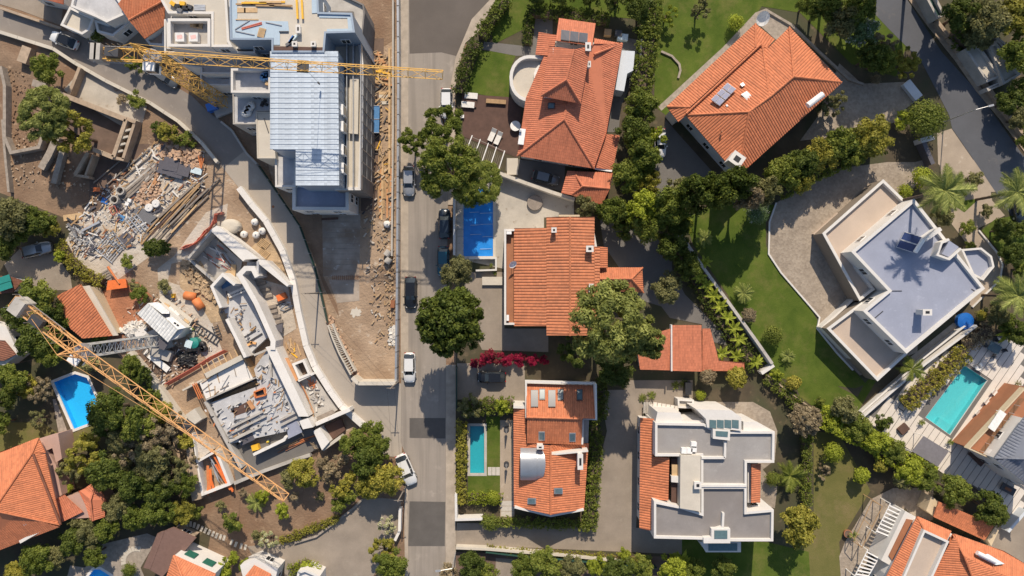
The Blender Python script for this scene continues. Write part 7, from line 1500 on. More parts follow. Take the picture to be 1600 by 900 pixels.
wall_thing('villa_wall', 'long white wall sloping between villa and board terrace', 'r9', [(735, 20), (560, 150), (450, 240), (330, 345)], .3, 1.4, 'wall_white'); wall_thing('villa_wall', 'second white wall parallel to the villa wall', 'r9', [(700, 15), (540, 140), (330, 325)], .25, .9, 'wall_white')
wall_thing('boundary_wall', 'brown boundary wall between villa lawn and lower gardens', 'r9', [(0, 195), (90, 265), (180, 330)], .2, 1.2, 'wall_old')
wall_thing('gate_wall', 'white entrance wall block of the lap-pool garden', 'r7', [(165, 560), (166, 668), (275, 665)], .35, 1.8, 'wall_white'); wall_thing('gate_wall', 'pale entrance wall below the lane mouth', 'r7', [(165, 785), (290, 790), (600, 815), (900, 845)], .35, 1.2, 'concrete_cream')
fence('garden_fence', 'dark green fence along the lower edge of the lane', 'r7', [(290, 805), (430, 822), (760, 850), (1000, 870)], 1.5, 'green_fence', 'green_fence')
fence('garden_fence', 'dark fence along the street side of the lap-pool garden', 'p', [(713, 575), (713, 640)], 1.6, 'green_fence', 'green_fence')
fence('garden_fence', 'white panel fence beside the side porch of the red house', 'r1', [(1066, 145), (1052, 300)], 1.6, 'wall_white', 'white')
wall_thing('gate_wall', 'white gate slab at the shaded road', 'r3', [(572, 440), (640, 525)], 1.3, .7, 'wall_bluewhite'); wall_thing('gate_wall', 'dark gate wall beside the pale villa entrance', 'r3', [(660, 750), (715, 880)], .6, 1.6, 'dark_panel')
wall_thing('gate_wall', 'white gate pier above the villa entrance', 'r3', [(650, 755), (720, 735)], .7, 1.8, 'wall_white'); wall_thing('road_wall', 'pale kerb wall along the far side of the shaded road', 'r3', [(735, 110), (850, 260), (1000, 450), (1100, 590), (1250, 780)], .5, .8, 'wall_old')
wall_thing('drive_wall', 'curved stone edging of the lower left drive', 'z8', [(330, 745), (430, 715), (540, 635), (610, 580), (650, 540)], .3, .4, 'stone'); wall_thing('drive_wall', 'white wall stub beside the lower left drive', 'z8', [(825, 585), (822, 690), (800, 735)], .4, 1.1, 'concrete_white')
wall_thing('lawn_edge', 'curved dry-stone edge round the lawn behind the diagonal house', 'r2', [(740, 45), (860, 115), (1000, 250), (1130, 370), (1200, 395)], .35, .35, 'stone'); wall_thing('lawn_edge', 'short curved stone edge on the narrow lawn', 'r2', [(250, 240), (300, 262), (335, 300), (340, 330), (330, 365)], .3, .3, 'stone')
wall_thing('garden_wall', 'white wall at the corner of the lower right neighbour', 'r9', [(910, 670), (845, 745)], .4, 1.5, 'wall_bluewhite')
hedge('clipped_hedge', 'tall clipped hedge beside the street in front of the red house', 'r1', [(425, -10), (385, 40), (330, 110), (305, 160)], 2.2, 2.2, 'leaf_mid', 30)
hedge('leafy_hedge', 'dark leafy hedge along the pavement by the wooden deck', 'r1', [(285, 195), (255, 240), (225, 330), (200, 420)], 2.2, 2.0, 'leaf_dark', 30)
hedge('leafy_hedge', 'yellow-green hedge along the street beside the lap pool', 'r7', [(190, 270), (186, 420), (188, 600)], 1.6, 1.8, 'leaf_yellow', 34)
hedge('clipped_hedge', 'low square yellow-green hedge below the small lawn', 'r7', [(215, 580), (350, 580)], 2.0, 1.2, 'leaf_lime', 34); hedge('leafy_hedge', 'shrubby hedge above the lap pool garden', 'r7', [(190, 215), (290, 200), (400, 195)], 2.4, 2.2, 'leaf_mid', 28)
hedge('clipped_hedge', 'long hedge below the skylight house along the lane', 'r7', [(345, 680), (500, 685), (700, 692)], 1.6, 1.6, 'leaf_mid', 32); hedge('leafy_hedge', 'long narrow hedge between skylight house and gravel drive', 'r7', [(735, 260), (745, 360), (740, 500), (728, 620), (722, 715)], 2.2, 1.8, 'leaf_mid', 28)
hedge('leafy_hedge', 'dark hedge beside the upper gravel drive', 'r7', [(770, 90), (770, 250)], 2.0, 2.2, 'leaf_dark', 28)
hedge('leafy_hedge', 'tall hedge between red house and diagonal house', 'r1', [(1110, 0), (1105, 140), (1085, 280), (1060, 420)], 3.2, 3.2, 'leaf_mid', 24, .24)
hedge('leafy_hedge', 'dark hedge across the top of the red house garden', 'r1', [(530, 45), (700, 55), (900, 80)], 2.0, 2.0, 'leaf_dark', 28); hedge('leafy_hedge', 'low dark hedge beside the garden path', 'r1', [(530, 60), (520, 200)], 1.4, 1.2, 'leaf_dark', 28)
hedge('clipped_hedge', 'yellowish hedge sloping beside the turquoise pool terrace', 'r9', [(700, 110), (610, 200), (490, 300)], 3.0, 1.6, 'leaf_yellow', 30); hedge('leafy_hedge', 'reddish brown shrub border beside villa wall', 'r9', [(790, 30), (700, 90)], 2.8, 1.4, 'leaf_dry', 26)
hedge('clipped_hedge', 'narrow clipped hedge between white flat house and lower lawn', 'r9', [(142, 400), (140, 520), (138, 650)], 1.6, 1.4, 'leaf_mid', 30)
hedge('leafy_hedge', 'bright hedge along the diagonal garden boundary', 'r9', [(190, 340), (300, 390), (400, 440), (480, 500), (580, 550)], 3.4, 2.6, 'leaf_lime', 22, .26)
hedge('leafy_hedge', 'tall shrub border between villa drive and diagonal house', 'r2', [(800, 860), (900, 800), (1020, 740), (1150, 680), (1280, 640)], 5.0, 3.4, 'leaf_mid', 18, .28)
hedge('leafy_hedge', 'low green border curving along the lower left drive', 'z8', [(260, 735), (340, 710), (420, 675), (530, 630)], 1.3, .9, 'leaf_yellow', 34); hedge('leafy_hedge', 'green border beside the shuttered house', 'z8', [(310, 880), (380, 850), (430, 880)], 2.0, 1.2, 'leaf_lime', 30)
hedge('leafy_hedge', 'hedge at the yard edge beside the parked grey car', 'z3', [(270, 540), (320, 620), (400, 690), (470, 720)], 2.0, 1.4, 'leaf_yellow', 26); hedge('leafy_hedge', 'banana border undergrowth along the white garden wall', 'r5', [(350, 270), (410, 390), (520, 560), (620, 720), (700, 820)], 3.0, 1.3, 'leaf_dark', 22)
hedge('leafy_hedge', 'shrub border beside the boundary of villa lawn', 'r9', [(0, 200), (60, 250), (110, 300)], 2.2, 1.4, 'leaf_mid', 26); hedge('leafy_hedge', 'planted strip along the lower side of the lane', 'r7', [(300, 790), (430, 805), (560, 812), (760, 825), (960, 845)], 1.3, .9, 'leaf_yellow', 24)
hedge('leafy_hedge', 'shrubs filling the verge beyond the shaded road', 'r3', [(860, 150), (960, 220)], 3.0, 3.0, 'leaf_dark', 20, .28)
# ================================================================== TREES AND SHRUBS
T = tree
T('street_tree', 'big ragged dark green street tree overhanging the blue pool cover', 'tree', 702, 260, 55, 'P', 'leaf_mid', tall=1.3)
for k, (x, y, r_) in enumerate(((692, 197, 38), (742, 285, 44), (645, 222, 24))): T('street_tree', ('upper dark green tree beside the street by the parked white car', 'dark spreading tree at the head of the blue pool cover', 'small dark green tree leaning over the street')[k], 'tree', x, y, r_, 'P', 'leaf_mid', tall=(1, .6, 1)[k])
T('street_tree', 'round dense dark green street tree with pointed sprays', 'tree', 705, 503, 58, 'S', 'leaf_dark', tall=1.7); T('street_tree', 'small yellowish tree between round street tree and blue pool', 'tree', 713, 424, 30, 'B', 'leaf_olive')
T('stone_pine', 'wide light green pine covering the corner of the long tile roof', 'tree', 955, 503, 72, 'P', 'leaf_pine', tall=1.45); T('stone_pine', 'lower lobe of light green pine over the annexe roof', 'tree', 1005, 530, 40, 'P', 'leaf_pine', tall=2.2); T('dark_shrub', 'dark twiggy shrub at the foot of the light green pine', 'shrub', 900, 545, 32, 'O', 'leaf_dark'); T('dark_tree', 'dark tree shading the ground beneath the pine', 'tree', 960, 575, 34, 'B', 'leaf_dark')
for x, y, r_ in ((768, 556, 16), (790, 561, 14), (812, 562, 13), (832, 562, 12), (752, 563, 12), (850, 563, 9), (740, 568, 9)): T('bougainvillea', 'magenta bougainvillea mass above the black parked car', 'shrub', x, y, r_, 'B', 'leaf_magenta', group='bougainvillea above the car court', tall=.8)
T('garden_tree', 'yellow-olive tree alone in the shady yard by the banana border', 'tree', 1043, 450, 29, 'B', 'leaf_olive')
# belt between red house and diagonal house and across the middle
for x, y, r_, lf in ((1002, 168, 30, 'leaf_mid'), (988, 205, 30, 'leaf_dark'), (1004, 240, 34, 'leaf_mid'), (985, 275, 32, 'leaf_mid'), (1010, 285, 26, 'leaf_yellow'), (1022, 215, 20, 'leaf_lime')): T('garden_tree', 'dense tree in the belt between red house and diagonal house', 'tree', x, y, r_, 'B', lf, group='trees between red house and diagonal house', tall=1.3)
for x, y, r_, lf in ((915, 322, 20, 'leaf_olive'), (962, 333, 28, 'leaf_mid'), (1000, 325, 32, 'leaf_lime'), (1012, 352, 30, 'leaf_mid'), (1050, 322, 38, 'leaf_mid'), (1085, 305, 34, 'leaf_dark'), (1058, 348, 24, 'leaf_dark'), (1120, 300, 34, 'leaf_dark'), (1150, 288, 32, 'leaf_dark'), (975, 358, 20, 'leaf_mid'), (940, 328, 16, 'leaf_dark'), (1050, 385, 28, 'leaf_dark'), (1072, 415, 26, 'leaf_dark'), (1060, 298, 26, 'leaf_olive')): T('garden_tree', 'tree in the thick belt between annexe yard and villa lawn', 'tree', x, y, r_, 'B', lf, group='trees between annexe yard and villa lawn', tall=2.5 if x > 1080 else 1.5)
T('lime_shrub', 'bright lime shrub at the head of the white garden wall', 'shrub', 1068, 352, 18, 'B', 'leaf_lime'); palm('fan_palm', 'small pale fan palm at the top of the villa lawn', 1100, 372, 15, trunk=1.2, n=20, cat='palm')
T('flowering_shrub', 'white-flowering bush at the head of the curved villa drive', 'shrub', 1183, 332, 22, 'R', 'leaf_whitefl')
for x, y, r_, lf in ((1165, 305, 28, 'leaf_dry'), (1195, 300, 26, 'leaf_olive'), (1222, 272, 32, 'leaf_mid'), (1250, 255, 30, 'leaf_dark'), (1285, 240, 30, 'leaf_yellow'), (1312, 228, 32, 'leaf_mid'), (1330, 245, 24, 'leaf_mid'), (1250, 280, 24, 'leaf_yellow')): T('garden_tree', 'tree along the belt above the curved villa drive', 'tree', x, y, r_, 'B', lf, group='trees above the villa drive', tall=2.2 if x < 1200 else 1.2)
T('garden_tree', 'large yellow-green tree beside the cobbled drive of the diagonal house', 'tree', 1362, 214, 38, 'B', 'leaf_yellow'); T('garden_tree', 'rounded glossy green tree at the shaded road corner', 'tree', 1445, 188, 36, 'R', 'leaf_mid'); T('lime_shrub', 'lime shrub between the two trees at the road corner', 'shrub', 1412, 188, 18, 'B', 'leaf_lime')
T('olive_tree', 'grey-green tree at the lower corner of the diagonal house', 'tree', 1300, 160, 25, 'O', 'leaf_olive')
for x, y, r_, k, lf in ((1285, 15, 30, 'B', 'leaf_mid'), (1312, 35, 32, 'B', 'leaf_olive'), (1360, 88, 28, 'B', 'leaf_dark'), (1340, 20, 30, 'B', 'leaf_mid'), (1378, 70, 22, 'O', 'leaf_dry'), (1375, 95, 26, 'B', 'leaf_mid'), (1262, 5, 22, 'B', 'leaf_mid')): T('garden_tree', 'tree in the verge between diagonal house lawn and shaded road', 'tree', x, y, r_, k, lf, group='trees by the shaded road', tall=1.3)
T('flowering_shrub', 'white-flowering shrub among the trees by the shaded road', 'shrub', 1345, 52, 30, 'B', 'leaf_whitefl'); T('olive_tree', 'pale olive tree with dry tips beside the road gate', 'tree', 1410, 100, 28, 'O', 'leaf_yellow')
T('red_shrub', 'small dark red shrub at the gate paving', 'shrub', 1368, 125, 9, 'R', 'leaf_dry')
T('lawn_tree', 'round feathery grey-green tree alone on the long lawn', 'tree', 1093, 17, 18, 'O', 'leaf_olive', tall=1.3); T('lawn_tree', 'round bright green tree beside the diagonal roof', 'tree', 1148, 36, 15, 'R', 'leaf_lime'); T('lawn_tree', 'lime tree at the hedge end of the long lawn', 'tree', 1042, 26, 18, 'O', 'leaf_lime')
for x, y, r_ in ((880, -14, 26), (925, -10, 24), (965, -8, 30), (1000, 12, 26), (840, -12, 24), (1010, 48, 20)): T('dark_tree', 'dark tree along the top garden of the red house', 'tree', x, y, r_, 'B', 'leaf_dark', group='trees along the top garden')
for x, y, r_, lf in ((1500, 22, 34, 'leaf_dark'), (1540, 30, 40, 'leaf_olive'), (1525, 62, 26, 'leaf_olive'), (1588, 25, 40, 'leaf_yellow'), (1592, 85, 38, 'leaf_mid'), (1575, 160, 24, 'leaf_dark'), (1595, 145, 26, 'leaf_mid'), (1590, 185, 22, 'leaf_olive'), (1610, 215, 26, 'leaf_mid')): T('garden_tree', 'tree beyond the shaded road around the pale terraced building', 'tree', x, y, r_, 'B', lf, group='trees beyond the shaded road')
for x, y in ((1345, -70), (1395, -60), (1440, -75), (1490, -60), (1530, -70)): T('roadside_tree', 'tall tree shading the road from beyond its upper bend', 'tree', x, y, 40, 'B', 'leaf_dark', group='tall trees beyond the road bend', tall=2.6)
# villa garden
palm('date_palm', 'tall palm casting its shadow on the blue-grey villa roof', 1475, 298, 40, trunk=12.5, n=28); palm('date_palm', 'tall palm at the edge of the villa back path', 1588, 300, 38, trunk=8, n=24); palm('date_palm', 'drooping palm beside the round villa balcony', 1590, 462, 40, trunk=7, n=26); palm('date_palm', 'dark palm below the villa terrace corner', 1425, 576, 22, trunk=3.5, n=20, leaf='leaf_mid')
T('clipped_shrub', 'bright green shrub between villa terrace and tall palm', 'shrub', 1438, 278, 20, 'R', 'leaf_lime'); T('garden_shrub', 'low green shrub against the villa terrace wall', 'shrub', 1412, 300, 14, 'R', 'leaf_lime')
for x, y, r_, lf in ((1470, 335, 22, 'leaf_olive'), (1490, 300, 20, 'leaf_mid'), (1520, 280, 16, 'leaf_olive'), (1510, 355, 14, 'leaf_mid'), (1565, 360, 22, 'leaf_dark'), (1580, 395, 24, 'leaf_dark'), (1540, 330, 12, 'leaf_olive'), (1598, 420, 20, 'leaf_mid'), (1555, 490, 22, 'leaf_olive'), (1590, 520, 22, 'leaf_dark'), (1572, 505, 18, 'leaf_mid'), (1515, 385, 10, 'leaf_mid'), (1600, 360, 18, 'leaf_dark')): T('garden_shrub', 'shrub in the planted beds behind the blue-roofed villa', 'shrub', x, y, r_, 'B', lf, group='shrubs behind the villa')
T('yellow_shrub', 'yellow shrub beside the blue tub', 'shrub', 1532, 492, 11, 'R', 'leaf_yellow'); palm('banana_plant', 'banana plant beside the terrace boards', 1572, 520, 20, trunk=1.6, n=9, leaf='leaf_lime', broad=True, cat='plant', part='leaf')
T('clipped_shrub', 'round clipped bright green bush on the villa lawn', 'shrub', 1207, 524, 18, 'R', 'leaf_mid'); palm('fan_palm', 'pale spiky palm on the villa lawn beside the white wall', 1161, 458, 17, trunk=1.4, n=24, cat='palm'); T('dry_grass_tuft', 'dry round grass tuft on the villa lawn edge', 'grass', 1170, 492, 14, 'S', 'leaf_dry')
palm('fan_palm', 'small spiky palm low on the villa lawn', 1231, 556, 12, trunk=.8, n=20, cat='palm'); T('garden_shrub', 'pale spiky shrub at the lower tip of the villa lawn', 'shrub', 1240, 598, 14, 'S', 'leaf_yellow'); T('garden_shrub', 'lime shrub beside the white wall stub', 'shrub', 1213, 585, 12, 'B', 'leaf_lime'); T('garden_shrub', 'small dark shrub beside the villa shadow on the lawn', 'shrub', 1281, 626, 9, 'B', 'leaf_mid')
for x, y in ((1093, 432), (1104, 446), (1114, 462), (1124, 478), (1136, 496), (1146, 512), (1154, 530), (1126, 552), (1180, 565), (1150, 556), (1100, 410)): palm('banana_plant', 'banana plant with glossy broad leaves along the white garden wall', x, y, 15, trunk=1.4, n=9, leaf='leaf_lime', broad=True, group='banana plants along the garden wall', cat='plant', part='leaf')
T('garden_shrub', 'yellow-dry feathery shrub left of the lean-to roof', 'shrub', 1105, 588, 16, 'S', 'leaf_dry'); T('garden_shrub', 'olive feathery shrub on the lean-to roof edge', 'shrub', 1150, 590, 20, 'S', 'leaf_yellow'); T('lime_shrub', 'small lime shrub beside the entrance pillar', 'shrub', 1094, 617, 10, 'R', 'leaf_lime')
T('garden_tree', 'big dry feathery tree at the foot of the villa lawn', 'tree', 1258, 655, 29, 'S', 'leaf_dry'); T('clipped_shrub', 'round yellow-green clipped tree on the lower lawn', 'tree', 1299, 707, 20, 'R', 'leaf_lime'); T('bare_shrub', 'pale bare shrub below the round clipped tree', 'shrub', 1287, 736, 14, 'O', 'leaf_dry')
T('garden_tree', 'large yellow-green tree beside the white flat-roofed house', 'tree', 1246, 820, 38, 'B', 'leaf_yellow'); palm('cycad', 'dark feathery cycad between white flat house and hedge', 1234, 743, 26, trunk=1.2, n=24, leaf='leaf_mid', cat='palm')
T('garden_shrub', 'rounded shrub at the right wall of the white flat house', 'shrub', 1206, 748, 14, 'R', 'leaf_mid')
for x, y, r_, lf in ((1318, 640, 26, 'leaf_olive'), (1340, 668, 24, 'leaf_mid'), (1300, 660, 18, 'leaf_lime'), (1370, 690, 24, 'leaf_lime'), (1395, 705, 22, 'leaf_mid'), (1420, 735, 26, 'leaf_lime'), (1445, 745, 24, 'leaf_mid'), (1380, 660, 16, 'leaf_dark')): T('garden_tree', 'leafy tree in the row between lower lawn and board terrace', 'tree', x, y, r_, 'B', lf, group='trees below the board terrace')
T('garden_tree', 'dark green tree at the corner of the long low orange roof', 'tree', 1488, 766, 30, 'B', 'leaf_mid'); T('garden_tree', 'purplish dark tree between low orange roof and board terrace', 'tree', 1545, 792, 32, 'B', 'leaf_dark')
for x, y, r_, lf in ((1345, 742, 16, 'leaf_lime'), (1376, 727, 14, 'leaf_yellow'), (1410, 748, 20, 'leaf_olive')): T('garden_shrub', 'spiky shrub along the upper edge of the lower lawn', 'shrub', x, y, r_, 'S', lf, group='spiky shrubs above the lower lawn')
palm('potted_palm', 'small palm in a pot on the cobbled terrace edge', 1333, 836, 9, trunk=.9, n=14, cat='palm')
# lap-pool garden and bottom edge
T('clipped_shrub', 'light green oval shrub beside the white entrance wall', 'shrub', 765, 815, 15, 'R', 'leaf_mid', sy=1.3); T('lime_shrub', 'yellow-lime shrub at the end of the small lawn hedge', 'shrub', 771, 778, 13, 'R', 'leaf_lime'); T('garden_tree', 'grey-green tree behind the lap pool hedge', 'tree', 735, 635, 22, 'O', 'leaf_olive'); T('lime_shrub', 'bright shrub by the upper corner of the skylight house', 'shrub', 785, 634, 16, 'B', 'leaf_lime')
for x, y, r_, lf in ((735, 882, 26, 'leaf_dark'), (700, 895, 18, 'leaf_dry'), (820, 886, 26, 'leaf_mid'), (850, 880, 30, 'leaf_mid'), (890, 888, 26, 'leaf_olive'), (930, 882, 20, 'leaf_lime'), (965, 890, 28, 'leaf_dark'), (1000, 886, 24, 'leaf_mid'), (1050, 885, 26, 'leaf_lime'), (1085, 892, 22, 'leaf_mid'), (1130, 888, 22, 'leaf_dark'), (975, 866, 12, 'leaf_lime'), (760, 895, 20, 'leaf_mid')): T('garden_tree', 'tree in the row along the bottom garden below the lane', 'tree', x, y, r_, 'B', lf, group='trees along the bottom garden')
palm('banana_plant', 'banana clump at the lower corner of the gravel drive', 1062, 878, 22, trunk=1.6, n=12, leaf='leaf_lime', broad=True, cat='plant', part='leaf')
for x, y in ((1055, 602), (1068, 600), (1004, 622), (1018, 618)): palm('agave', 'small spiky plant in the stepped entrance yard', x, y, 8, trunk=.3, n=12, leaf='leaf_mid', cat='plant', group='spiky plants in the entrance yard', part='leaf')
# left side
T('pine_tree', 'sparse light green pine over the ruined stone walls', 'tree', 68, 178, 46, 'P', 'leaf_pine'); T('pine_tree', 'yellowish sparse pine beside the dark ruin pit', 'tree', 115, 208, 40, 'O', 'leaf_yellow', tall=1.2); T('green_tree', 'bright green tree below the curved road wall', 'tree', 76, 108, 28, 'B', 'leaf_mid')
for x, y, r_, lf in ((214, 156, 16, 'leaf_mid'), (190, 155, 10, 'leaf_dry'), (262, 206, 20, 'leaf_yellow'), (285, 215, 16, 'leaf_mid'), (245, 200, 12, 'leaf_dark'), (300, 225, 8, 'leaf_mid')): T('wild_shrub', 'wild shrub on the slope below the curved road wall', 'shrub', x, y, r_, 'B', lf, group='wild shrubs below the road wall', tall=.7)
T('dark_shrub', 'dark round shrub in front of the white flat-roofed house', 'shrub', 152, 52, 17, 'R', 'leaf_dark'); T('dark_shrub', 'small dark shrub between white house and tiled roof', 'shrub', 193, 37, 10, 'B', 'leaf_dark')
for x, y in ((205, 100), (225, 105)): T('dark_shrub', 'green shrub under the yellow crane arm beside the road', 'shrub', x, y, 12, 'B', 'leaf_mid', group='shrubs under the crane arm')
T('juniper', 'dense feathery dark green conifer on the debris yard', 'conifer', 245, 387, 25, 'S', 'leaf_dark', sy=.62, rz=.15, tall=.6)
for x, y, r_, lf in ((16, 340, 38, 'leaf_olive'), (55, 345, 28, 'leaf_dark'), (30, 362, 26, 'leaf_mid'), (82, 360, 16, 'leaf_yellow'), (4, 385, 26, 'leaf_dark'), (70, 345, 20, 'leaf_mid'), (95, 400, 12, 'leaf_lime')): T('broad_tree', 'tree shading the yard behind the parked grey car', 'tree', x, y, r_, 'B', lf, group='trees by the parked grey car')
for x, y, r_, lf in ((200, 408, 13, 'leaf_mid'), (218, 460, 16, 'leaf_mid'), (258, 446, 14, 'leaf_olive'), (210, 445, 10, 'leaf_olive'), (150, 490, 10, 'leaf_olive'), (232, 468, 8, 'leaf_dry'), (155, 528, 16, 'leaf_mid')): T('wild_shrub', 'wild shrub on the bare ground around the site hut', 'shrub', x, y, r_, 'B', lf, group='wild shrubs around the site hut', tall=.7)
for x, y, r_, lf in ((55, 465, 34, 'leaf_mid'), (30, 490, 28, 'leaf_dark'), (80, 490, 26, 'leaf_dark'), (95, 500, 20, 'leaf_mid'), (55, 530, 34, 'leaf_dark'), (80, 550, 26, 'leaf_mid'), (85, 520, 20, 'leaf_dark'), (140, 570, 18, 'leaf_olive')): T('broad_tree', 'dark tree in the clump under the crane counterweight', 'tree', x, y, r_, 'B', lf, group='trees under the crane counterweight')
for x, y, r_, k, lf in ((22, 590, 28, 'B', 'leaf_mid'), (45, 605, 20, 'B', 'leaf_yellow'), (62, 610, 22, 'O', 'leaf_dry'), (8, 620, 24, 'B', 'leaf_dark'), (60, 655, 16, 'O', 'leaf_olive'), (6, 660, 20, 'B', 'leaf_mid')): T('broad_tree', 'tree on the shady lawn beside the angled blue pool', 'tree', x, y, r_, k, lf, group='trees beside the angled pool')
for x, y, r_, k, lf in ((205, 572, 22, 'B', 'leaf_mid'), (222, 590, 20, 'B', 'leaf_dark'), (175, 640, 38, 'B', 'leaf_dark'), (160, 660, 26, 'B', 'leaf_dark'), (215, 660, 34, 'B', 'leaf_mid'), (250, 680, 34, 'O', 'leaf_dry'), (205, 700, 30, 'O', 'leaf_dry'), (235, 720, 34, 'B', 'leaf_olive'), (165, 735, 34, 'B', 'leaf_dark'), (215, 755, 32, 'B', 'leaf_dark'), (270, 735, 28, 'O', 'leaf_olive'), (290, 690, 16, 'B', 'leaf_yellow'), (190, 685, 26, 'B', 'leaf_olive'), (255, 645, 22, 'B', 'leaf_yellow'), (140, 690, 18, 'B', 'leaf_yellow'), (188, 722, 24, 'B', 'leaf_olive'), (290, 755, 24, 'B', 'leaf_mid'), (240, 745, 24, 'O', 'leaf_yellow'), (300, 720, 14, 'O', 'leaf_dry'), (235, 620, 18, 'B', 'leaf_mid'), (250, 770, 30, 'B', 'leaf_dark'), (275, 660, 20, 'O', 'leaf_dry')): T('broad_tree', 'tree in the thicket below the crane arm', 'tree', x, y, r_, k, lf, group='thicket below the crane arm')
T('yellow_tree', 'yellowing loose tree beside the pink terrace', 'tree', 132, 712, 32, 'O', 'leaf_yellow'); T('olive_tree', 'grey-green olive tree with pale tips on the pink terrace edge', 'tree', 112, 735, 24, 'O', 'leaf_olive'); T('garden_shrub', 'small bright shrub beside the little side gable', 'shrub', 104, 760, 12, 'B', 'leaf_lime')
for x, y, r_, lf in ((185, 790, 26, 'leaf_olive'), (215, 805, 26, 'leaf_mid'), (250, 800, 28, 'leaf_mid'), (285, 800, 22, 'leaf_yellow'), (305, 800, 14, 'leaf_mid'), (170, 825, 24, 'leaf_mid'), (140, 835, 26, 'leaf_olive'), (115, 845, 26, 'leaf_dark'), (150, 865, 22, 'leaf_mid'), (60, 875, 30, 'leaf_mid'), (85, 870, 22, 'leaf_olive'), (30, 892, 22, 'leaf_yellow'), (125, 812, 20, 'leaf_olive')): T('broad_tree', 'olive-green tree in the row below the big hip roof', 'tree', x, y, r_, 'B', lf, group='trees below the big hip roof')
T('garden_shrub', 'small round shrub beside the curved stepping stones', 'shrub', 203, 890, 14, 'R', 'leaf_mid')
# centre bottom garden
for k, (x, y, r_, lf) in enumerate(((553, 690, 26, 'leaf_mid'), (582, 672, 20, 'leaf_mid'), (590, 700, 26, 'leaf_mid'), (572, 720, 30, 'leaf_dark'), (605, 745, 30, 'leaf_yellow'), (578, 758, 26, 'leaf_yellow'))): T('garden_tree', 'tree of the large mixed clump at the road junction', 'tree', x, y, r_, 'B', lf, group='clump at the road junction', tall=1.1)
T('garden_tree', 'rounded olive tree below the basement south wall', 'tree', 475, 738, 28, 'B', 'leaf_yellow'); T('garden_tree', 'smaller olive tree against the basement south wall', 'tree', 452, 748, 18, 'B', 'leaf_olive')
for x, y, r_, lf in ((505, 722, 14, 'leaf_dry'), (535, 715, 14, 'leaf_dry'), (512, 748, 11, 'leaf_dry'), (460, 775, 9, 'leaf_dry'), (500, 775, 8, 'leaf_olive'), (425, 765, 9, 'leaf_dry'), (380, 770, 8, 'leaf_dry'), (345, 790, 9, 'leaf_olive'), (532, 765, 18, 'leaf_yellow'), (530, 790, 14, 'leaf_mid'), (520, 735, 16, 'leaf_dry'), (545, 775, 14, 'leaf_mid'), (548, 748, 14, 'leaf_yellow')): T('wild_shrub', 'shrub along the slope above the curved drive', 'shrub', x, y, r_, 'B', lf, group='shrubs above the curved drive')
palm('agave', 'spiky palm plant on the bare garden below the crane tip', 400, 785, 17, trunk=.9, n=22, cat='plant'); T('garden_shrub', 'bright shrub beside the spiky palm plant', 'shrub', 410, 775, 13, 'B', 'leaf_lime'); T('garden_shrub', 'lime shrub directly under the crane tip', 'shrub', 443, 797, 15, 'B', 'leaf_lime'); T('garden_shrub', 'dark dense shrub on the bare garden', 'shrub', 364, 815, 18, 'B', 'leaf_mid')
T('blossom_tree', 'small tree covered in cream blossom beside the curved drive', 'tree', 421, 843, 17, 'O', 'leaf_blossom'); T('garden_shrub', 'grey-green bush beside the cream blossom tree', 'shrub', 402, 835, 11, 'B', 'leaf_olive'); T('garden_shrub', 'pale flowering shrub beside white wall stub', 'shrub', 606, 820, 16, 'O', 'leaf_blossom')
T('garden_tree', 'yellow-green tree at the lower left road side', 'tree', 598, 860, 26, 'O', 'leaf_yellow'); T('garden_tree', 'darker green tree below the yellow-green roadside tree', 'tree', 612, 882, 30, 'B', 'leaf_mid')
for x, y, r_ in ((362, 872, 13), (385, 885, 14), (350, 890, 16), (480, 890, 14), (490, 893, 12)): T('garden_shrub', 'green shrub along the front of the shuttered house', 'shrub', x, y, r_, 'B', 'leaf_lime', group='shrubs by the shuttered house')
# ================================================================== VEHICLES
car('white car with dark glass roof on the upper curved road', 96, 61, 202, 'car_white', scale=.95, top='car_black'); car('white car half under the upper street tree', 697, 160, 90, 'car_white'); car('pale silver car below the unfinished building on the left kerb', 638, 282, 90, 'car_silver', scale=1.0); car('dark car parked beside the blue pool cover', 694, 349, -90, 'car_navy'); car('teal car half under the small yellowish tree', 692, 408, 90, 'car_teal')
car('black car driving down the middle of the street', 641, 457, 90, 'car_black', scale=1.05); car('white car beside the end of the street hoarding', 639, 575, 90, 'car_white'); car('white hatchback turning out of the curved road', 634, 735, 67, 'car_white', scale=1.08); car('dark grey car in the court under the red house', 853, 277, 14, 'car_gray', scale=.92); car('black car parked under the bougainvillea', 768, 590, 180, 'car_black', scale=.95)
car('silver car parked in the shady left yard', 53, 390, -14, 'car_silver'); car('white car beside the belt of trees at the diagonal house', 1033, 222, 90, 'car_white', scale=.95); car('dark car at the edge of the villa back path', 1597, 325, 80, 'car_navy'); car('grey car behind the yellow crane mast', 256, 120, 32, 'car_gray', scale=.9)
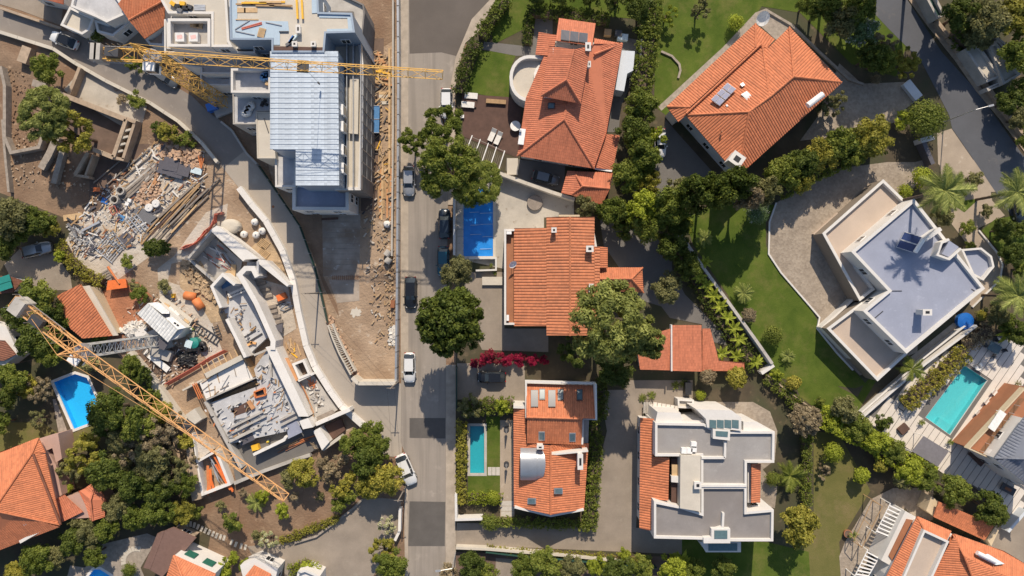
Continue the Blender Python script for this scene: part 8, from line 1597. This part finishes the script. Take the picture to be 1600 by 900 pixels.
# ================================================================== GARDEN FURNITURE AND STREET THINGS
def lounger(label, f, x, y, ang, group, l=1.9, w=.7, mat='cushion', z=.03):
    c = W(f, x, y, .4); o = thing('sun_lounger', label, 'sun lounger', (c.x, c.y, z), group, -R(ang)); m = MB(); m.box((-.25, 0, .25), l * .68, w, .12); m.build('mattress', mat, o, local=True)
    m = MB(); a = l * .34 - .25; m.add([(a, -w / 2, .25), (a, w / 2, .25), (a + .55, w / 2, .6), (a + .55, -w / 2, .6), (a, -w / 2, .37), (a, w / 2, .37), (a + .5, w / 2, .72), (a + .5, -w / 2, .72)], [(0, 1, 2, 3), (4, 7, 6, 5), (0, 4, 5, 1), (1, 5, 6, 2), (2, 6, 7, 3), (3, 7, 4, 0)]); m.build('backrest', mat, o, local=True)
    for sx in (-.8, .5):
        for sy in (-1, 1): m = MB(); m.box((sx, sy * (w / 2 - .06), 0), .06, .06, .25); m.build('leg', 'steel_dark', o, local=True)
    return o
for x, y in ((357, 633), (385, 648)): lounger('white sun lounger on the brown wooden deck', 'r1', x, y, -66, 'white loungers on the brown deck', 2.0, .75)
for x, y in ((805, 262), (778, 295), (748, 335)): lounger('white sun lounger on the pale boards by the grey-roofed house', 'r9', x, y, -142, 'white loungers on the pale boards', 2.0, .75)
t = thing('daybed', 'white cushioned daybed with dark gap on the wooden deck', 'daybed', W('r1', 252, 470))
for y in (448, 490): box_part(t, 'cushion', 'r1', 258 if y < 460 else 243, y, .5, 1.9, .85, .2, 5, 'cushion')
box_part(t, 'frame', 'r1', 250, 468, .3, 2.2, 2.0, .27, 5, 'wood_dark')
loose('side_table', 'small white side table at the deck edge', 'table', 'r1', 217, 544, .03, .5, .5, .4, 0, 'white')
t = thing('round_table', 'round white table on the wooden deck', 'table', W('r1', 466, 590)); c = W('r1', 466, 590, .75); m = MB(); m.bar((c.x, c.y, .7), (c.x, c.y, .76), .75, .75, 20); m.build('table_top', 'white', t); m = MB(); m.bar((c.x, c.y, .03), (c.x, c.y, .7), .06, .06, 8); m.build('leg', 'steel', t); m = MB(); m.bar((c.x, c.y, .025), (c.x, c.y, .06), .3, .28, 12); m.build('foot', 'steel', t)
loose('deck_bench', 'brown bench at the lawn end of the wooden deck', 'bench', 'r1', 375, 475, .03, 2.9, .6, .45, 4, 'wood')
t = thing('pergola', 'white-barred pergola beside the wooden deck', 'pergola', W('r1', 320, 720))
for k in range(5): a, b_ = W('r1', 264 + k * 38, 634 + k * 18, 2.4), W('r1', 236 + k * 37, 706 + k * 25, 2.4); m = MB(); m.bar(a, b_, .09); m.build('bar', 'white', t); m = MB(); m.bar((b_.x, b_.y, 0), b_, .07); m.build('post', 'white', t)
for p0, p1 in (((258, 640), (420, 712)), ((232, 706), (388, 808))): m = MB(); m.bar(W('r1', *p0, 2.3), W('r1', *p1, 2.3), .06); m.build('beam', 'wood_gray', t)
for k in range(22): a = W('r1', 236 + k * 8.2, 650 + k * 4.2, 2.2); b_ = W('r1', 222 + k * 8, 700 + k * 5, 2.2); m = MB(); m.bar(a, b_, .03); m.build('lath', 'wood_gray', t)
loose('wood_stack', 'stack of dark boards below the pergola', 'boards', 'r1', 452, 780, .03, 1.6, 2.4, .5, 0, 'concrete_cream')
t = thing('hot_tub', 'round grey hot tub lid on the pool terrace', 'tub', W('r4', 557, 140)); c = W('r4', 557, 140, .5); m = MB(); m.bar((c.x, c.y, 0), (c.x, c.y, .42), 1.08, 1.1, 22); m.build('shell', 'lane_gray', t); m = MB(); m.bar((c.x, c.y, .42), (c.x, c.y, .5), 1.14, 1.08, 22); m.build('lid', 'wood_gray', t)
for x, y in ((352, 434), (370, 470)): palm('potted_plant', 'small potted plant on the planter wall', x, y, 12, f='r4', trunk=.5, n=12, leaf='leaf_mid', cat='plant', group='potted plants by the planter wall', part='leaf')
def parasol_folded(label, f, x, y, ang, l=5.0):
    c = W(f, x, y, .6); o = thing('folded_parasol', label, 'parasol', (c.x, c.y, .02), 'folded parasols by the lap pool', -R(ang)); m = MB(); m.bar((0, 0, 0), (0, 0, .25), .42, .40, 8); m.build('base', 'steel_dark', o, local=True); m = MB(); m.bar((0, 0, .25), (0, 0, 2.6), .035, .035, 8); m.build('pole', 'alu', o, local=True); m = MB(); m.bar((0, 0, 1.0), (0, 0, 2.5), .22, .06, 10); m.build('canopy', 'gray_fabric', o, local=True)
parasol_folded('dark folded parasol standing on the lap pool terrace', 'r7', 374, 295, 0); parasol_folded('dark folded parasol standing on the lap pool terrace', 'r7', 374, 440, 0)
for k in range(3): loose('stepping_slab', 'square slab in the step row at the foot of the lap pool', 'slab', 'r7', 305 + k * 17, 467, .015, .55, 1.2, .05, 0, 'tile_gray', 'slabs at the lap pool foot')
for k in range(3): loose('paving_slab', 'paving slab at the lower end of the lap pool terrace', 'slab', 'r7', 378, 600 + k * 22, .022, 1.8, .7, .05, 0, 'tile_gray', 'slabs on the lap pool terrace')
t = thing('canopy', 'square dark grey shade canopy over the pale boards', 'canopy', W('r9', 570, 460)); q = WP('r9', [(548, 408), (636, 462), (598, 515), (506, 462)], 2.5); m = MB(); m.add(q + [v - Vector((0, 0, .08)) for v in q], [(0, 1, 2, 3), (7, 6, 5, 4)] + [(i, (i + 1) % 4, 4 + (i + 1) % 4, 4 + i) for i in range(4)]); m.build('cloth', 'canopy_gray', t)
for v in q: m = MB(); m.bar((v.x, v.y, .05), v, .05); m.build('post', 'white', t)
loose('chest', 'brown wooden chest on the pale boards', 'chest', 'r9', 479, 384, .1, 1.4, 1.1, .5, -40, 'wood_dark')
for x, y in ((540, 360), (640, 428)): palm('potted_plant', 'dark potted plant at the turquoise pool corner', x, y, 14, f='r9', trunk=.6, n=14, leaf='leaf_mid', cat='plant', group='potted plants at the pool corners', part='leaf')
for x, y in ((870, 240), (850, 270), (880, 225)): palm('potted_plant', 'planter plant along the balcony wall', x, y, 16, f='r9', trunk=.6, n=10, leaf='leaf_olive', cat='plant', group='planters along the balcony', part='leaf')
t = thing('bench', 'dark bench on the boards below the grey-roofed house', 'bench', W('r9', 735, 490)); box_part(t, 'seat', 'r9', 732, 488, .55, 2.6, .7, .1, 45, 'wood_dark'); box_part(t, 'backrest', 'r9', 740, 480, .95, 2.6, .15, .5, 45, 'wood_dark')
for s in (-1, 1): box_part(t, 'leg', 'r9', 732 + s * 18, 488 + s * 18, .45, .15, .6, .4, 45, 'wood_dark')
t = thing('fire_table', 'dark square fire table on the lower board terrace', 'table', W('r9', 845, 595)); box_part(t, 'top', 'r9', 845, 595, .6, 2.2, 1.1, .12, 28, 'steel_dark'); box_part(t, 'base', 'r9', 845, 595, .48, 1.6, .7, .42, 28, 'black'); box_part(t, 'burner', 'r9', 845, 595, .64, 1.0, .4, .03, 28, 'rust')
t = thing('glass_table', 'glass table with dark chairs at the upper end of the pale boards', 'table', W('r9', 797, 98)); box_part(t, 'table_top', 'r9', 797, 98, .75, 1.8, 1.3, .05, 30, 'skylight_glass')
for a, b_ in ((770, 90), (800, 75), (822, 105), (795, 122)): box_part(t, 'leg', 'r9', 797 + (a - 797) * .6, 98 + (b_ - 98) * .6, .7, .08, .08, .65, 30, 'steel_dark')
for k, (a, b_) in enumerate(((765, 88), (802, 68), (828, 108), (795, 128), (748, 158), (735, 168))):
    c = W('r9', a, b_, .5); o = thing('chair', 'garden chair on the pale boards', 'chair', (c.x, c.y, .1), 'chairs on the pale boards', k * 1.57 + .5); mt = 'steel_dark' if k < 4 else 'white'
    m = MB(); m.box((0, 0, .38), .5, .5, .06); m.build('seat', mt, o, local=True); m = MB(); m.box((-.25, 0, .42), .06, .5, .45); m.build('backrest', mt, o, local=True)
    for sx in (-.2, .2):
        for sy in (-.2, .2): m = MB(); m.box((sx, sy, 0), .05, .05, .38); m.build('leg', mt, o, local=True)
t = thing('terrace_pot', 'round brown pot on the cobbled terrace edge', 'pot', W('r9', 282, 752)); c = W('r9', 282, 752, .7); m = MB(); m.bar((c.x, c.y, 0), (c.x, c.y, .65), .4, .6, 14); m.build('pot', 'terracotta_pot', t); m = MB(); m.bar((c.x, c.y, .65), (c.x, c.y, .68), .5, .5, 14); m.build('soil', 'dark_earth', t)
def lamp(label, f, x, y, hgt, dx, dy, gl=1.6, group=None):
    b0 = W(f, x, y, 0); o = thing('street_lamp', label, 'street lamp', b0, group); d = Vector((dx, dy, 0)).normalized(); m = MB(); m.bar(b0, b0 + Vector((0, 0, hgt)), .09, .06, 8); m.build('pole', 'lamp_metal', o); a = b0 + Vector((0, 0, hgt)); m = MB(); m.bar(a, a + d * gl + Vector((0, 0, .3)), .045, .04, 6); m.build('arm', 'lamp_metal', o); e = a + d * (gl + .3) + Vector((0, 0, .3)); m = MB(); m.box((e.x, e.y, e.z - .06), .75, .26, .12, math.atan2(d.y, d.x)); m.build('lamp_head', 'lamp_metal', o)
lamp('street lamp arching over the shaded road', 'r3', 770, 655, 7, 1, .25); lamp('street lamp on the bottom pavement beside the lane mouth', 'p', 712, 862, 6, -1, -.1)
def pole(label, f, x, y, hgt): b0 = W(f, x, y, 0); o = thing('utility_pole', label, 'utility pole', b0); m = MB(); m.bar(b0, b0 + Vector((0, 0, hgt)), .12, .09, 8); m.build('pole', 'wood_gray', o); m = MB(); m.bar(b0 + Vector((-.6, 0, hgt - .4)), b0 + Vector((.6, 0, hgt - .4)), .05); m.build('crossarm', 'wood_gray', o); return b0 + Vector((0, 0, hgt - .35))
pa = pole('wooden utility pole at the bend of the curved road', 'p', 498, 458, 7); pb = pole('wooden utility pole at the end of the street hoarding', 'p', 623, 596, 7); pc = pole('wooden utility pole beside the lower left drive', 'p', 634, 760, 7)
for k, (a, b_) in enumerate(((pa, pb), (pb, pc))):
    for s in (-.5, .5):
        m = MB(); P_ = [a.lerp(b_, i / 10) + Vector((s, 0, -.5 * math.sin(math.pi * i / 10))) for i in range(11)]; m.path(P_, .012, 4); o = m.build('overhead_wire', 'black', None, loc=(a.x, a.y, a.z)); tag(o, ('thin overhead wire from the road bend to the hoarding end', 'thin overhead wire along the street by the turning van')[k], 'wire', ('wires at the road bend', 'wires along the street')[k])
for x, y, lb in ((427, 323, 'round manhole cover on the curved road'), (290, 163, 'round dark manhole cover on the upper curved road'), (657, 500, 'round manhole cover in the main street')):
    c = W('p', x, y); o = thing('manhole_cover', lb, 'manhole cover', (c.x, c.y, .034)); m = MB(); m.bar((c.x, c.y, .03), (c.x, c.y, .045), .36, .36, 18); m.build('lid', 'steel_dark', o); m = MB(); m.bar((c.x, c.y, .045), (c.x, c.y, .05), .2, .2, 12); m.build('boss', 'rust', o)
for k, (x, y, an) in enumerate(((842, 672, 60), (858, 662, 75), (876, 658, 85), (893, 657, 92), (910, 662, 105), (927, 670, 112), (945, 679, 115), (962, 687, 115), (980, 695, 115), (998, 703, 113), (1015, 711, 112), (1033, 717, 108), (1050, 722, 105), (1085, 742, 112), (1105, 752, 112), (1130, 760, 105), (1150, 766, 105))): loose('stepping_stone', 'stepping stone in the curved garden row', 'stepping stone', 'z7', x, y, .03, .36, .8, .06, an - 90, 'concrete_cream', 'stepping stones in the bare garden')
for k in range(9): a = R(190 - k * 14); loose('stepping_stone', 'stepping stone curving round the small pool patio', 'stepping stone', 'z7', 640 + 62 * math.cos(a), 830 - 58 * math.sin(a), .04, .75, .4, .06, -(190 - k * 14), 'concrete_cream', 'stepping stones at the small pool')
for k in range(10): loose('stone_block', 'pale stone along the top of the covered pool surround', 'stone', 'r4', 208, 90 + k * 32, .02, .9, .9, .06, 0, 'tile_gray', 'slabs along the covered pool')
for k in range(2): loose('compost_bin', 'dark bin behind the red house', 'bin', 'r1', 900 + k * 50, 150 + k * 5, .02, 1.0, .9, .9, 5, ('wood', 'steel_dark')[k], 'bins behind the red house')
loose('blue_chest', 'pale blue storage chest behind the red house', 'chest', 'r1', 970, 172, .02, 1.5, .9, .8, 5, 'pale_sheet')
loose('black_bin', 'tall black bin beside the entrance pillar', 'bin', 'r8', 333, 125, .02, .9, 1.8, 1.2, 0, 'black')
t = thing('entrance_pillar', 'small white box pillar above the entrance steps', 'pillar', W('r8', 322, 185)); 
b = MB(); b.ring(P2('r8', [(288, 168), (356, 172), (354, 208), (290, 205)], 2.2), .25, 0, 2.2, 1.6); b.build('masonry', 'wall_white', t); poly_part(t, 'core', 'r8', [(296, 176), (346, 178), (344, 200), (297, 198)], 1.8, .3, 'concrete_cream')
